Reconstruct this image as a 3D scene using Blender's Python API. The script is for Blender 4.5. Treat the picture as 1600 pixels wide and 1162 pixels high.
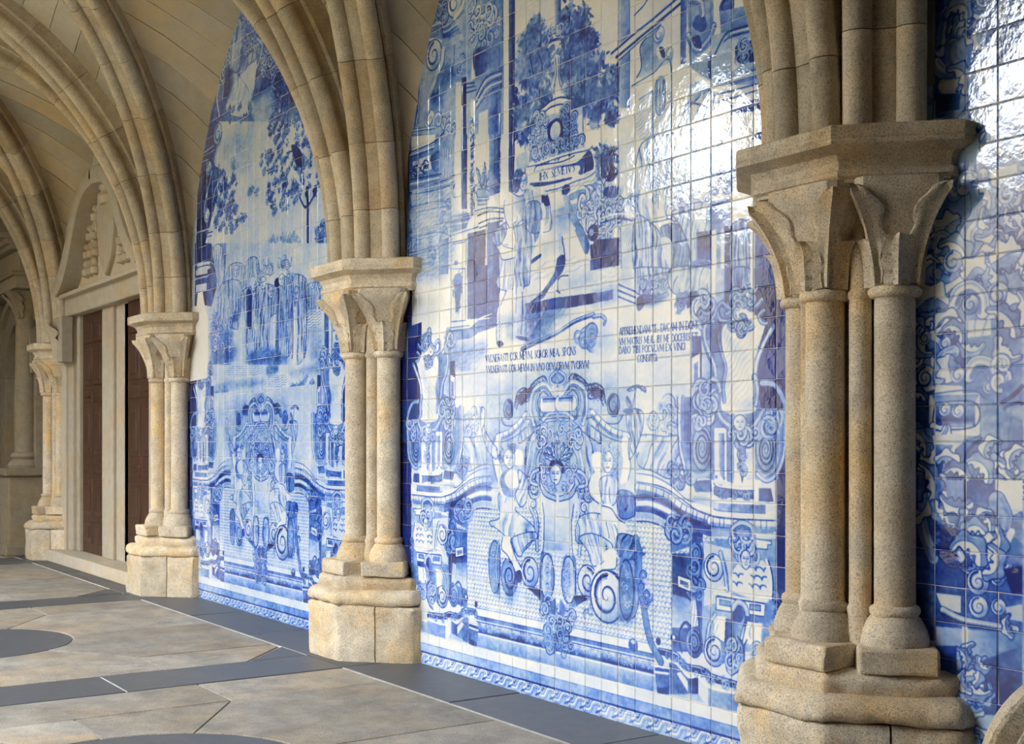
import bpy, bmesh, math, random
import numpy as np
from mathutils import Vector, Matrix

# ------------------------------------------------------------------ camera, light, exposure
sc = bpy.context.scene
for o in list(bpy.data.objects): bpy.data.objects.remove(o)
COL = sc.collection
FOC, ALPHA, DIST, EYE = 1935.0, math.radians(55.902), 4.0932, 1.46      # focal length in pixels of 1600, yaw, distance from the wall, eye height
cam = bpy.data.cameras.new('camera'); camo = bpy.data.objects.new('camera', cam); COL.objects.link(camo)
cam.sensor_fit = 'HORIZONTAL'; cam.sensor_width = 36.0; cam.lens = 36.0*FOC/1600.0
cam.shift_y = (690.0-581.0)/1600.0
cam.clip_start = 0.05; cam.clip_end = 300
camo.location = (0, -DIST, EYE); camo.rotation_euler = (math.radians(90), 0, ALPHA)
sc.camera = camo
sc.view_settings.view_transform = 'Standard'; sc.view_settings.look = 'None'
sc.view_settings.exposure = 0.0; sc.view_settings.gamma = 1.0; sc.view_settings.use_curve_mapping = False
world = bpy.data.worlds.new('sky'); sc.world = world; world.use_nodes = True
wn = world.node_tree; wn.nodes['Background'].inputs[0].default_value = (0.90, 0.945, 1.0, 1); wn.nodes['Background'].inputs[1].default_value = 15.0
sun = bpy.data.lights.new('sun', 'SUN'); sun.energy = 14.0; sun.angle = math.radians(2); sun.color = (1.0, 0.86, 0.66)
suno = bpy.data.objects.new('sun', sun); COL.objects.link(suno); suno.rotation_euler = (math.radians(-38), 0, math.radians(-25)); suno.location = (-5, 3, 14)
sc.cycles.use_denoising = True
sc.cycles.max_bounces = 10; sc.cycles.diffuse_bounces = 6; sc.cycles.glossy_bounces = 4
sc.cycles.sample_clamp_indirect = 12.0
rng = random.Random(11)
PIERS = [-3.50, -7.69, -11.87, -16.05, -20.25]           # along the wall, nearest first
BAY = 4.19; DEPTH = 4.70; SPRING = 2.675

# ------------------------------------------------------------------ materials
def new_mat(name):
    m = bpy.data.materials.new(name); m.use_nodes = True
    nt = m.node_tree; b = nt.nodes['Principled BSDF']; return m, nt, b
def N(nt, typ, **kw):
    n = nt.nodes.new(typ)
    for k, v in kw.items():
        if k in n.inputs: n.inputs[k].default_value = v
        else: setattr(n, k, v)
    return n
def ramp(nt, fac, stops, interp='LINEAR'):
    r = nt.nodes.new('ShaderNodeValToRGB'); r.color_ramp.interpolation = interp
    e = r.color_ramp.elements
    while len(e) < len(stops): e.new(0.5)
    for i, (p, c) in enumerate(stops): e[i].position = p; e[i].color = (*c, 1)
    nt.links.new(fac, r.inputs[0]); return r
def mixc(nt, fac, a, b, blend='MIX'):
    m = nt.nodes.new('ShaderNodeMix'); m.data_type = 'RGBA'; m.blend_type = blend; m.clamp_factor = True
    for i, v in ((0, fac), (6, a), (7, b)):
        if hasattr(v, 'is_output'): nt.links.new(v, m.inputs[i])
        elif i == 0: m.inputs[0].default_value = v
        else: m.inputs[i].default_value = (*v, 1)
    return m.outputs[2]
def stone(name, base, dark, warm, speck=0.5, warm_amt=0.5, scale=1.0, bump=0.5, rough=0.85, warm_scale=1.6, grain=260.0, dark_amt=0.45, var=(0.84, 1.12), mids=9.0):
    m, nt, b = new_mat(name); L = nt.links.new
    geo = N(nt, 'ShaderNodeNewGeometry'); oi = N(nt, 'ShaderNodeObjectInfo')
    add = N(nt, 'ShaderNodeVectorMath', operation='ADD'); L(geo.outputs['Position'], add.inputs[0])
    sx = N(nt, 'ShaderNodeVectorMath', operation='SCALE'); sx.inputs[0].default_value = (3.1, 1.7, 2.3); L(oi.outputs['Random'], sx.inputs['Scale']); L(sx.outputs[0], add.inputs[1])
    big = N(nt, 'ShaderNodeTexNoise', Scale=warm_scale*scale, Detail=5.0, Roughness=0.62); L(add.outputs[0], big.inputs['Vector'])
    mid = N(nt, 'ShaderNodeTexNoise', Scale=mids*scale, Detail=6.0, Roughness=0.7); L(geo.outputs['Position'], mid.inputs['Vector'])
    fine = N(nt, 'ShaderNodeTexNoise', Scale=grain*scale, Detail=2.0, Roughness=0.7); L(geo.outputs['Position'], fine.inputs['Vector'])
    vor = N(nt, 'ShaderNodeTexVoronoi', Scale=grain*0.62*scale); L(geo.outputs['Position'], vor.inputs['Vector'])
    wf = ramp(nt, big.outputs[0], [(0.46, (0, 0, 0)), (0.66, (1, 1, 1))])
    mulw = N(nt, 'ShaderNodeMath', operation='MULTIPLY'); L(wf.outputs[0], mulw.inputs[0]); mulw.inputs[1].default_value = warm_amt
    c1 = mixc(nt, mulw.outputs[0], base, warm)
    df = ramp(nt, mid.outputs[0], [(0.35, (1, 1, 1)), (0.62, (0, 0, 0))])
    muld = N(nt, 'ShaderNodeMath', operation='MULTIPLY'); L(df.outputs[0], muld.inputs[0]); muld.inputs[1].default_value = dark_amt
    c2 = mixc(nt, muld.outputs[0], c1, dark)
    sp = ramp(nt, fine.outputs[0], [(0.34, (0.45, 0.42, 0.40)), (0.5, (1, 1, 1)), (0.68, (1.18, 1.16, 1.12))])
    c3 = mixc(nt, speck, c2, sp.outputs[0], 'MULTIPLY')
    vr = ramp(nt, vor.outputs['Color'], [(0.0, (0.55, 0.52, 0.5)), (0.22, (1, 1, 1)), (1, (1.05, 1.05, 1.05))])
    c4 = mixc(nt, speck*0.8, c3, vr.outputs[0], 'MULTIPLY')
    hv = N(nt, 'ShaderNodeHueSaturation'); L(c4, hv.inputs['Color'])
    mr = N(nt, 'ShaderNodeMapRange'); mr.inputs['To Min'].default_value = var[0]; mr.inputs['To Max'].default_value = var[1]; L(oi.outputs['Random'], mr.inputs[0]); L(mr.outputs[0], hv.inputs['Value'])
    L(hv.outputs[0], b.inputs['Base Color']); b.inputs['Roughness'].default_value = rough; b.inputs['Specular IOR Level'].default_value = 0.25
    bs = N(nt, 'ShaderNodeMath', operation='ADD'); L(fine.outputs[0], bs.inputs[0])
    mm = N(nt, 'ShaderNodeMath', operation='MULTIPLY'); L(mid.outputs[0], mm.inputs[0]); mm.inputs[1].default_value = 2.5; L(mm.outputs[0], bs.inputs[1])
    bp = N(nt, 'ShaderNodeBump', Strength=bump, Distance=0.006); L(bs.outputs[0], bp.inputs['Height']); L(bp.outputs[0], b.inputs['Normal'])
    return m
M = {}
M['granite'] = stone('granite', (0.72, 0.62, 0.46), (0.38, 0.32, 0.24), (0.76, 0.49, 0.18), 0.85, 0.75, grain=165, warm_scale=2.4, dark_amt=0.6)
M['rib'] = stone('rib_stone', (0.57, 0.485, 0.35), (0.30, 0.255, 0.19), (0.60, 0.38, 0.14), 0.75, 0.65, grain=170, dark_amt=0.55, var=(0.78, 1.14))
M['web'] = stone('web_stone', (0.50, 0.44, 0.34), (0.38, 0.33, 0.26), (0.56, 0.39, 0.18), 0.3, 0.8, bump=0.3, warm_scale=0.9, var=(0.80, 1.15))
M['wall'] = stone('wall_stone', (0.52, 0.48, 0.42), (0.40, 0.37, 0.32), (0.55, 0.45, 0.30), 0.3, 0.4, bump=0.3)
M['portal'] = stone('portal_stone', (0.50, 0.44, 0.34), (0.34, 0.30, 0.23), (0.52, 0.37, 0.19), 0.3, 0.7, bump=0.3)
M['slab'] = stone('paving_granite', (0.40, 0.365, 0.31), (0.20, 0.185, 0.165), (0.42, 0.30, 0.17), 0.7, 0.7, bump=0.35, rough=0.6, warm_scale=1.3, grain=120, dark_amt=0.85, var=(0.80, 1.12), mids=4.0)
M['slate'] = stone('slate', (0.10, 0.105, 0.118), (0.065, 0.07, 0.08), (0.13, 0.128, 0.125), 0.25, 0.4, bump=0.2, rough=0.42)
M['lime'] = stone('lime_mortar', (0.70, 0.67, 0.61), (0.46, 0.44, 0.40), (0.6, 0.55, 0.48), 0.4, 0.3, dark_amt=0.9)
M['mortar'] = stone('mortar', (0.40, 0.38, 0.35), (0.20, 0.19, 0.17), (0.5, 0.45, 0.38), 0.3, 0.3)
M['grout'] = stone('grout', (0.70, 0.66, 0.62), (0.50, 0.43, 0.38), (0.55, 0.38, 0.28), 0.2, 0.5)
M['plaster'] = stone('plaster', (0.66, 0.63, 0.57), (0.58, 0.55, 0.50), (0.66, 0.60, 0.50), 0.12, 0.3, bump=0.15)
def wood():
    m, nt, b = new_mat('dark_wood'); L = nt.links.new
    geo = N(nt, 'ShaderNodeNewGeometry'); mp = N(nt, 'ShaderNodeMapping'); mp.inputs['Scale'].default_value = (30, 30, 2.2); L(geo.outputs['Position'], mp.inputs[0])
    n = N(nt, 'ShaderNodeTexNoise', Scale=1.6, Detail=5.0); L(mp.outputs[0], n.inputs['Vector'])
    r = ramp(nt, n.outputs[0], [(0.3, (0.028, 0.012, 0.006)), (0.7, (0.10, 0.044, 0.022))]); L(r.outputs[0], b.inputs['Base Color']); b.inputs['Roughness'].default_value = 0.45
    bp = N(nt, 'ShaderNodeBump', Strength=0.3, Distance=0.003); L(n.outputs[0], bp.inputs['Height']); L(bp.outputs[0], b.inputs['Normal']); return m
M['wood'] = wood()
M['dim'] = stone('shaded_portal_stone', (0.30, 0.25, 0.17), (0.16, 0.13, 0.09), (0.34, 0.24, 0.11), 0.3, 0.7, bump=0.3)  # darker copy of the portal stone; the far bay's dimness is in its colour
def plain(name, col, rough=0.6, metal=0.0):
    m, nt, b = new_mat(name); n = N(nt, 'ShaderNodeTexNoise', Scale=14.0, Detail=4.0)
    r = ramp(nt, n.outputs[0], [(0.3, tuple(c*0.8 for c in col)), (0.7, tuple(min(1, c*1.15) for c in col))]); nt.links.new(r.outputs[0], b.inputs['Base Color'])
    b.inputs['Roughness'].default_value = rough; b.inputs['Metallic'].default_value = metal; return m
M['iron'] = plain('iron', (0.05, 0.045, 0.04), 0.5, 0.8)
M['court_ground'] = plain('dark_court_ground', (0.16, 0.15, 0.09), 0.95)  # unseen courtyard ground, coloured dark to weaken its reflection in the tiles
M['facade'] = plain('facade_stone', (0.27, 0.23, 0.18), 0.9)

# ------------------------------------------------------------------ mesh helpers
def mesh(name, V, F, smooth=False):
    me = bpy.data.meshes.new(name); me.from_pydata([tuple(v) for v in V], [], F); me.update()
    if smooth: me.shade_smooth()
    return me
def smooth_angle(me, deg=40):
    me.shade_smooth()
    bm = bmesh.new(); bm.from_mesh(me); lim = math.radians(deg)
    for e in bm.edges:
        if len(e.link_faces) == 2 and e.calc_face_angle(0) > lim: e.smooth = False
    bm.to_mesh(me); bm.free(); return me
def obj(name, me, mat=None, parent=None, loc=None, rot=None):
    o = bpy.data.objects.new(name, me); COL.objects.link(o)
    if mat is not None and me is not None and not me.materials: me.materials.append(M[mat] if isinstance(mat, str) else mat)
    if parent is not None: o.parent = parent
    if loc is not None: o.location = loc
    if rot is not None: o.rotation_euler = rot
    return o
def thing(name, label, cat, loc=(0, 0, 0), rz=0, group=None):
    o = bpy.data.objects.new(name, None); COL.objects.link(o); o.location = loc; o.rotation_euler = (0, 0, rz)
    o['label'] = label; o['category'] = cat
    if group: o['group'] = group
    return o
def tag(o, label, cat, group=None):
    o['label'] = label; o['category'] = cat
    if group: o['group'] = group
    return o
def struct(name, me, mat):
    o = obj(name, me, mat); o['kind'] = 'structure'; return o
def fix(me):
    bm = bmesh.new(); bm.from_mesh(me); bmesh.ops.recalc_face_normals(bm, faces=bm.faces); bm.to_mesh(me); bm.free(); return me
def box(x0, x1, y0, y1, z0, z1, bev=0.0, name='block', jit=0.0):
    bm = bmesh.new(); bmesh.ops.create_cube(bm, size=1)
    for v in bm.verts: v.co = Vector(((x0+x1)/2+v.co.x*(x1-x0), (y0+y1)/2+v.co.y*(y1-y0), (z0+z1)/2+v.co.z*(z1-z0)))
    if bev: bmesh.ops.bevel(bm, geom=bm.edges[:], offset=bev, segments=2, profile=0.5, affect='EDGES')
    if jit:
        for v in bm.verts: v.co += Vector([rng.uniform(-jit, jit) for _ in range(3)])
    me = bpy.data.meshes.new(name); bm.to_mesh(me); bm.free(); return me
def prism(P, z0, z1, bev=0.0, name='block'):
    bm = bmesh.new(); a = [bm.verts.new((x, y, z0)) for x, y in P]; b = [bm.verts.new((x, y, z1)) for x, y in P]; n = len(P)
    bm.faces.new(a[::-1]); bm.faces.new(b)
    for i in range(n): bm.faces.new((a[i], a[(i+1) % n], b[(i+1) % n], b[i]))
    bmesh.ops.recalc_face_normals(bm, faces=bm.faces)
    if bev: bmesh.ops.bevel(bm, geom=bm.edges[:], offset=bev, segments=2, profile=0.5, affect='EDGES')
    me = bpy.data.meshes.new(name); bm.to_mesh(me); bm.free(); return me
def extrude_y(P, y0, y1, bev=0.0, name='panel'):           # polygon in X-Z extruded along Y
    me = prism(P, -y1, -y0, bev, name); me.transform(Matrix(((1, 0, 0, 0), (0, 0, -1, 0), (0, 1, 0, 0), (0, 0, 0, 1)))); return fix(me)
def lathe(prof, seg=28, name='lathe'):
    V = []; F = []; n = len(prof)
    for i in range(seg):
        a = 2*math.pi*i/seg
        for r, z in prof: V.append((r*math.cos(a), r*math.sin(a), z))
    for i in range(seg):
        j = (i+1) % seg
        for k in range(n-1): F.append((i*n+k, j*n+k, j*n+k+1, i*n+k+1))
    F.append([i*n for i in range(seg)][::-1]); F.append([i*n+n-1 for i in range(seg)])
    return smooth_angle(mesh(name, V, F), 50)
def loft(rings, closed_ends=True, name='loft', deg=35):
    V = [p for r in rings for p in r]; n = len(rings[0]); F = []
    for k in range(len(rings)-1):
        for i in range(n): F.append((k*n+i, k*n+(i+1) % n, (k+1)*n+(i+1) % n, (k+1)*n+i))
    if closed_ends: F.append(list(range(n))[::-1]); F.append([(len(rings)-1)*n+i for i in range(n)])
    return smooth_angle(fix(mesh(name, V, F)), deg)
def worn(me, amp, scale=7.0, seed=0.0):
    from mathutils import noise
    for v in me.vertices:
        d = noise.noise_vector(v.co*scale+Vector((seed, seed*1.7, 0)))
        v.co += d*amp
    me.update(); return me
def subdiv(me, n):
    bm = bmesh.new(); bm.from_mesh(me)
    bmesh.ops.subdivide_edges(bm, edges=[e for e in bm.edges if e.calc_length() > 0.06], cuts=n, use_grid_fill=True); bm.to_mesh(me); bm.free(); return me

# ---- tile painting kit (goes into scene.py) ----
RES=400.0; AX0,AX1,AZ0,AZ1=-11.75,-1.6,-0.05,5.55
AW=int((AX1-AX0)*RES); AH=int((AZ1-AZ0)*RES)
# letter strokes on a 6x6 grid (T thick, N thin)
GW={'I':.16,'M':.8,'O':.7,'A':.66,'N':.66,'V':.66,'D':.62,'C':.6,' ':.34,',':.14,'.':.14,'W':.9,'T':.58,'\u00c6':.8,'B':.5,'S':.46,'E':.48,'L':.48,'P':.5,'R':.54,'H':.62,'X':.6,'G':.62}
GLY={'A':'N0036 T3660 N1252','B':'T0006 N06365534030 N03 N035334 N034341 N5241 N00305142330','C':'N65462615 T1502010  N1020406 N102040','D':'T0006 N0646646242 N060 T63614000','E':'T0006 N0656 N0343 N0050','H':'T0006 T6066 N0363','I':'T3036','L':'T0006 N0050 N5051','M':'N0006 T0631 N3166 T6660','N':'N0006 T0660 N6066','O':'T261504 T0402 N022040 T406163 N6364652 N4526','P':'T0006 N064655432303','R':'T0006 N064655432303 T2360','S':'N655626150 T15142351 T514130 N41301001','T':'T3036 N0666 N0605 N6665','V':'T0630 N3066','X':'T0660 N0066','\u00c6':'N0026 T3630 N3666 N3353 N3060 N1232','G':'N65462615 T150200 N0240605 T6063',',':'T3120','.':'T3031'}
GLY['S']='N6556361524 T24435251 N514020100';GLY['C']='N65462615 T1504021 T1120 N204061';GLY['B']='T0006 N06365534 N3403 N33535140 N4000';GLY['D']='T0006 N0636 N365563 T6361 N614030 N3000';GLY['O']='T2615 T150401 N1120 N2040 T4061 T6163 T6365 N6546 N4626';GLY['P']='T0006 N0636 N365554 N544333 N3303';GLY['R']=GLY['P']+' T2360'
class Paint:
    def __init__(s):
        s.c=np.full((AH,AW),.04,np.float32); s.rng=random.Random(7); s.clip=None
    def px(s,P): return [((x-AX0)*RES,(z-AZ0)*RES) for x,z in P]
    def win(s,x0,y0,x1,y1):
        x0=max(0,int(x0));y0=max(0,int(y0));x1=min(AW,int(x1)+2);y1=min(AH,int(y1)+2)
        return (x0,y0,x1,y1) if x1>x0 and y1>y0 else None
    def mask(s,P):
        a=np.array(P,np.float32); w=s.win(a[:,0].min(),a[:,1].min(),a[:,0].max(),a[:,1].max())
        if not w: return None,None
        x0,y0,x1,y1=w; X=(np.arange(x0,x1)+.5)[None,:].astype(np.float32); m=np.zeros((y1-y0,x1-x0),bool)
        for i in range(len(a)):
            (ax,ay),(bx,by)=a[i-1],a[i]
            if ay==by: continue
            lo,hi=(ay,by) if ay<by else (by,ay)
            j0=max(0,int(math.ceil(lo-.5))-y0); j1=min(y1-y0,int(math.ceil(hi-.5))-y0)
            if j1<=j0: continue
            Y=(np.arange(j0,j1)+y0+.5); xi=(ax+(Y-ay)*(bx-ax)/(by-ay))[:,None]
            m[j0:j1]^=(X>xi)
        return w,m
    def put(s,w,m,v,a=1.0):
        x0,y0,x1,y1=w; c=s.c[y0:y1,x0:x1]; k=m*a; c+=(v-c)*k
    def seg(s,p,q,w,v,a=1.0,w2=None):
        w2=w if w2 is None else w2; h=max(w,w2)/2+1
        W=s.win(min(p[0],q[0])-h,min(p[1],q[1])-h,max(p[0],q[0])+h,max(p[1],q[1])+h)
        if not W: return
        x0,y0,x1,y1=W; X=np.arange(x0,x1)+.5; Y=(np.arange(y0,y1)+.5)[:,None]
        dx,dy=q[0]-p[0],q[1]-p[1]; L=dx*dx+dy*dy+1e-9
        t=np.clip(((X-p[0])*dx+(Y-p[1])*dy)/L,0,1)
        d=np.hypot(X-p[0]-t*dx,Y-p[1]-t*dy)
        k=np.clip((w+(w2-w)*t)/2+.5-d,0,1)*a
        c=s.c[y0:y1,x0:x1]; c+=(v-c)*k
    def smooth(s,P,closed=False,n=7):
        if len(P)<3: return list(P)
        Q=[];N=len(P);R=range(N) if closed else range(N-1)
        for i in R:
            p0=P[(i-1)%N] if closed or i>0 else P[0]; p1=P[i]; p2=P[(i+1)%N]; p3=P[(i+2)%N] if closed or i+2<N else P[-1]
            for k in range(n):
                t=k/n; Q.append(tuple(.5*(2*p1[j]+(p2[j]-p0[j])*t+(2*p0[j]-5*p1[j]+4*p2[j]-p3[j])*t*t+(3*p1[j]-p0[j]-3*p2[j]+p3[j])*t**3) for j in (0,1)))
        if not closed: Q.append(tuple(P[-1]))
        return Q
    def line(s,Q,w,v,a=1.0,taper=0):
        N=len(Q)-1
        if taper:
            for i in range(N):
                f=lambda t:max(.25,math.sin(math.pi*min(1,max(0,t)))**.5) if taper==1 else max(.15,1-t)
                s.seg(Q[i],Q[i+1],w*f(i/N),v,a,w*f((i+1)/N))
        else:
            for i in range(N): s.seg(Q[i],Q[i+1],w,v,a)
    def off(s,Q,d):
        out=[]
        for i in range(len(Q)):
            a=Q[max(0,i-1)];b=Q[min(len(Q)-1,i+1)];L=math.hypot(b[0]-a[0],b[1]-a[1])+1e-9
            out.append((Q[i][0]-(b[1]-a[1])/L*d,Q[i][1]+(b[0]-a[0])/L*d))
        return out
    def grid(s,w):
        x0,y0,x1,y1=w; return np.arange(x0,x1)[None,:]+.5,np.arange(y0,y1)[:,None]+.5
    def do(s,op,p,P,text=''):
        r=s.rng; mm=RES/1000.0; g=lambda i,d:p[i] if len(p)>i else d
        P=s.px(P); low=op.islower(); O=op.upper()
        if O in 'FGHKODRMQ':
            Q=s.smooth(P,True) if low else P
            w,m=s.mask(Q)
            if w is None: return
        if O=='F': s.put(w,m,p[0],g(1,1.0))
        elif O=='G':
            X,Y=s.grid(w);a=math.radians(g(2,0)); t=X*math.cos(a)+Y*math.sin(a); tv=np.broadcast_to(t,m.shape)[m]
            if tv.size==0:return
            t=(t-tv.min())/(np.ptp(tv)+1e-6); s.put(w,m,(p[0]+(p[1]-p[0])*t).astype(np.float32),g(3,1.0))
        elif O=='H':   # hatch: angle spacing(mm) width v
            X,Y=s.grid(w);a=math.radians(p[0]); t=-X*math.sin(a)+Y*math.cos(a)+2.5*np.sin(X*.11+Y*.07)
            ph=np.abs(((t/(p[1]*mm))%1)-.5)*p[1]*mm; s.put(w,m*np.clip(g(2,5)*mm/2+.5-ph,0,1),g(3,.6),g(4,.8))
        elif O=='K':   # fish-scale lattice: spacing v
            X,Y=s.grid(w); sp=p[0]*mm; X=X+Y*.35; jy=Y/sp; row=np.floor(jy); u=(X/sp*.8+.5*(row%2)); fx=u-np.floor(u)-.5; fy=jy-row
            d=np.abs(np.hypot(fx*1.0,fy-.0)-.52); k=np.clip(.14-d,0,.1)*10; s.put(w,m*k*(fy>0),g(1,.8),.75)
            s.put(w,m*np.clip(.3-np.hypot(fx,fy-.25),0,.3)*2,0.02,.6)
        elif O=='M':   # marbled wash: v amount
            X,Y=s.grid(w); n=np.sin(X*.045+2*np.sin(Y*.031))+np.sin(Y*.06+X*.02+1.5*np.sin(X*.05)); s.put(w,m*np.clip(n*.5,0,1),p[0],g(1,.5))
        elif O=='O':   # foliage: n size(mm) v_dark v_light
            a=np.array(Q); x0,y0,x1,y1=w; ys,xs=np.nonzero(m)
            if len(xs)==0:return
            sz0=p[1]*mm
            for i in range(max(3,int(p[0]/9))):          # clumps: dark heart, lighter leaves on the upper left
                q=r.randrange(len(xs)); x,y=xs[q]+x0,ys[q]+y0; R=sz0*r.uniform(.7,1.3); s.seg((x-R*.2,y-R*.2),(x+R*.3,y+.1*R),R*1.3,p[2]*.8,.55,R*.9)
                for q in range(13):
                    a=r.uniform(0,6.283); rr=R*r.uniform(.2,1.0); px_,py_=x+rr*math.cos(a),y+rr*math.sin(a)*.8; an=a+r.uniform(-.9,.9); sz=sz0*r.uniform(.22,.42)
                    v=g(3,.1) if (math.sin(a)-.5*math.cos(a)>.45 and r.random()<.6) else p[2]*r.uniform(.7,1.15); s.seg((px_,py_),(px_+math.cos(an)*sz,py_+math.sin(an)*sz),sz*.75,v,.85,sz*.25)
        elif O=='D':   # drapery: angle n v
            X,Y=s.grid(w);a=math.radians(p[0]); t=X*math.sin(a)-Y*math.cos(a); u=X*math.cos(a)+Y*math.sin(a)
            t0=np.broadcast_to(t,m.shape)[m]
            if t0.size==0:return
            t=(t-t0.min())/(np.ptp(t0)+1e-6); ph=r.uniform(0,6)
            wp=.55*np.sin(u*.05+ph)+.35*np.sin(u*.11+t*7+ph*2); k=t*p[1]+.22*wp+.25*np.sin(t*9+ph); lo=g(3,.06)
            n=(.5+.5*np.sin(k*6.283))**2*(.6+.4*np.sin(u*.04+t*11+ph))
            s.put(w,m,(lo+(p[2]-lo)*.75*n).astype(np.float32),.9)
            fr=np.abs((k*1.7)%1-.5)*np.ptp(t0)/(p[1]*1.7); s.put(w,m*np.clip(2.2*mm+.4-fr,0,1)*(np.sin(u*.06+t*20+ph)>-.35),min(1,p[2]+.25),.8)
            s.line(Q+[Q[0]],5*mm,min(.8,p[2]+.25),.9)
        elif O=='R' or O=='Q':  # random curls: n size v
            x0,y0,x1,y1=w; ys,xs=np.nonzero(m)
            if len(xs)==0:return
            for i in range(int(p[0])):
                k=r.randrange(len(xs)); x,y=xs[k]+x0,ys[k]+y0; R=p[1]*mm*r.uniform(.5,1.1); a0=r.uniform(0,6.28); d=r.choice((-1,1)); tn=r.uniform(.5,1.3)
                K=8 if R<14 else 18; pts=[(x+R*(1-.8*t/K)*math.cos(a0+d*t/K*6.28*tn),y+R*(1-.8*t/K)*math.sin(a0+d*t/K*6.28*tn)) for t in range(K+1)]
                if O=='R': s.line(pts,R*.46,g(3,.05),.8,1); s.line(s.off(pts,R*.2),max(1.2,min(4,R*.16)),p[2],.9,1); s.line(s.off(pts,-R*.2),max(1,min(2.5,R*.09)),p[2]*.8,.7,1)
                else: s.line(pts,max(1.2,R*.25),p[2],.8,1)
        elif O=='J':   # scattered acanthus leaves: n length shade base
            w,m=s.mask(s.smooth(P,True))
            if w is None: return
            x0,y0=w[:2]; ys,xs=np.nonzero(m)
            if len(xs)==0:return
            for i in range(int(p[0])):
                q=r.randrange(len(xs)); x,y=xs[q]+x0,ys[q]+y0; Ln=p[1]*mm*r.uniform(.7,1.2); a=r.uniform(0,6.283); d=r.choice((-1,1))*r.uniform(.5,1.1)
                pts=[(x,y)]
                for t in range(4): pts.append((pts[-1][0]+Ln*.3*math.cos(a),pts[-1][1]+Ln*.3*math.sin(a))); a+=d*.8
                s.acan(pts,Ln*.42,p[2]*r.uniform(.6,1),g(3,.08))
        elif O=='Y':   # soft wash: v alpha blur(mm)
            Q=s.smooth(P,True); b=max(1,int(g(2,30)*mm)); a=np.array(Q); W=s.win(a[:,0].min()-2*b,a[:,1].min()-2*b,a[:,0].max()+2*b,a[:,1].max()+2*b)
            w,m=s.mask(Q)
            if not w or not W: return
            M=np.zeros((W[3]-W[1],W[2]-W[0]),np.float32); M[w[1]-W[1]:w[3]-W[1],w[0]-W[0]:w[2]-W[0]]=m
            for ax in (0,1):
                for _ in (0,1):
                    q=np.cumsum(np.pad(M,[(b+1,b) if k==ax else (0,0) for k in (0,1)]),axis=ax); n=M.shape[ax]; M=(np.take(q,range(2*b+1,2*b+1+n),ax)-np.take(q,range(0,n),ax))/(2*b+1)
            s.put(W,M,p[0],g(1,.8))
        elif O=='W':   # running wave between two points: period height
            (ax,ay),(bx,by)=P[:2]; per=p[0]*mm; h=p[1]*mm; n=int(abs(bx-ax)/per); 
            for k in range(n):
                x=ax+per*k
                Q=s.smooth([(x-.1*per,ay+.16*h),(x+.22*per,ay+.22*h),(x+.42*per,ay+.75*h),(x+.68*per,ay+.92*h),(x+.88*per,ay+.7*h),(x+.74*per,ay+.5*h)])
                s.line(Q,h*.34+2.2,.8); s.line(Q,h*.34,.05); s.line(s.off(Q,-h*.08),h*.08,.45,.8)
                s.seg((x+.05*per,ay+.62*h),(x+.18*per,ay+.85*h),h*.16,.6); s.seg((x+.6*per,ay+.15*h),(x+.8*per,ay+.3*h),h*.16,.6)
        elif O=='X':   # lettering in Roman capitals along a baseline: height v text
            (ax,ay),(bx,by)=P[:2]; h=p[0]*mm; tw=sum(GW.get(ch,.55)+.16 for ch in text)*1.0; L=math.hypot(bx-ax,by-ay); k=L/tw; ux,uy=(bx-ax)/L,(by-ay)/L; x=0.0
            for ch in text:
                w=GW.get(ch,.55)
                for st in GLY.get(ch,'').split():
                    wd=.13 if st[0]=='T' else .06; pts=[(int(st[q])/6.0*w,int(st[q+1])/6.0) for q in range(1,len(st)-1,2)]
                    Q=[(ax+ux*(x+a)*k-uy*b*h,ay+uy*(x+a)*k+ux*b*h) for a,b in pts]; s.line(Q,max(1.1,wd*h),p[1])
                    if len(pts)==2 and abs(pts[0][0]-pts[1][0])<.02:
                        for a,b in pts: s.seg((ax+ux*(x+a-.1)*k-uy*b*h,ay+uy*(x+a-.1)*k+ux*b*h),(ax+ux*(x+a+.1)*k-uy*b*h,ay+uy*(x+a+.1)*k+ux*b*h),max(1,.05*h),p[1])
                x+=w+.16
        elif O=='L':
            s.line(s.smooth(P) if low else P,p[0]*mm,p[1],g(2,1.0),int(g(3,0)))
        elif O=='T':   # moulding tube: width, shade, base
            Q=s.smooth(P) if low else P; w=p[0]*mm
            s.line(Q,w+7*mm,.8); s.line(Q,w,g(2,.08)); s.line(s.off(Q,-w*.27),w*.4,p[1],.75); s.line(s.off(Q,w*.3),w*.18,.45,.5)
        elif O=='S':   # spiral: turns width v | centre rim
            (cx,cy),(ex,ey)=P[:2]; R=math.hypot(ex-cx,ey-cy); a0=math.atan2(ey-cy,ex-cx); n=int(abs(p[0])*16)
            pts=[(cx+R*(1-.93*t/n)*math.cos(a0+math.copysign(t/16*6.283,p[0])),cy+R*(1-.93*t/n)*math.sin(a0+math.copysign(t/16*6.283,p[0]))) for t in range(n+1)]
            s.line(pts,p[1]*mm,p[2],1,2)
        elif O=='E':   # ellipse from bbox corners
            (ax,ay),(bx,by)=P[:2]; cx,cy=(ax+bx)/2,(ay+by)/2; rx,ry=abs(bx-ax)/2,abs(by-ay)/2
            Q=[(cx+rx*math.cos(t*.2618),cy+ry*math.sin(t*.2618)) for t in range(24)]
            if low: s.line(Q+[Q[0]],p[0]*mm,p[1])
            else:
                w,m=s.mask(Q)
                if w: s.put(w,m,p[0],g(1,1.0))
        elif O=='V':   # volute: shaded disc + spiral : turns base shade
            (cx,cy),(ex,ey)=P[:2]; R=math.hypot(ex-cx,ey-cy)
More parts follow.
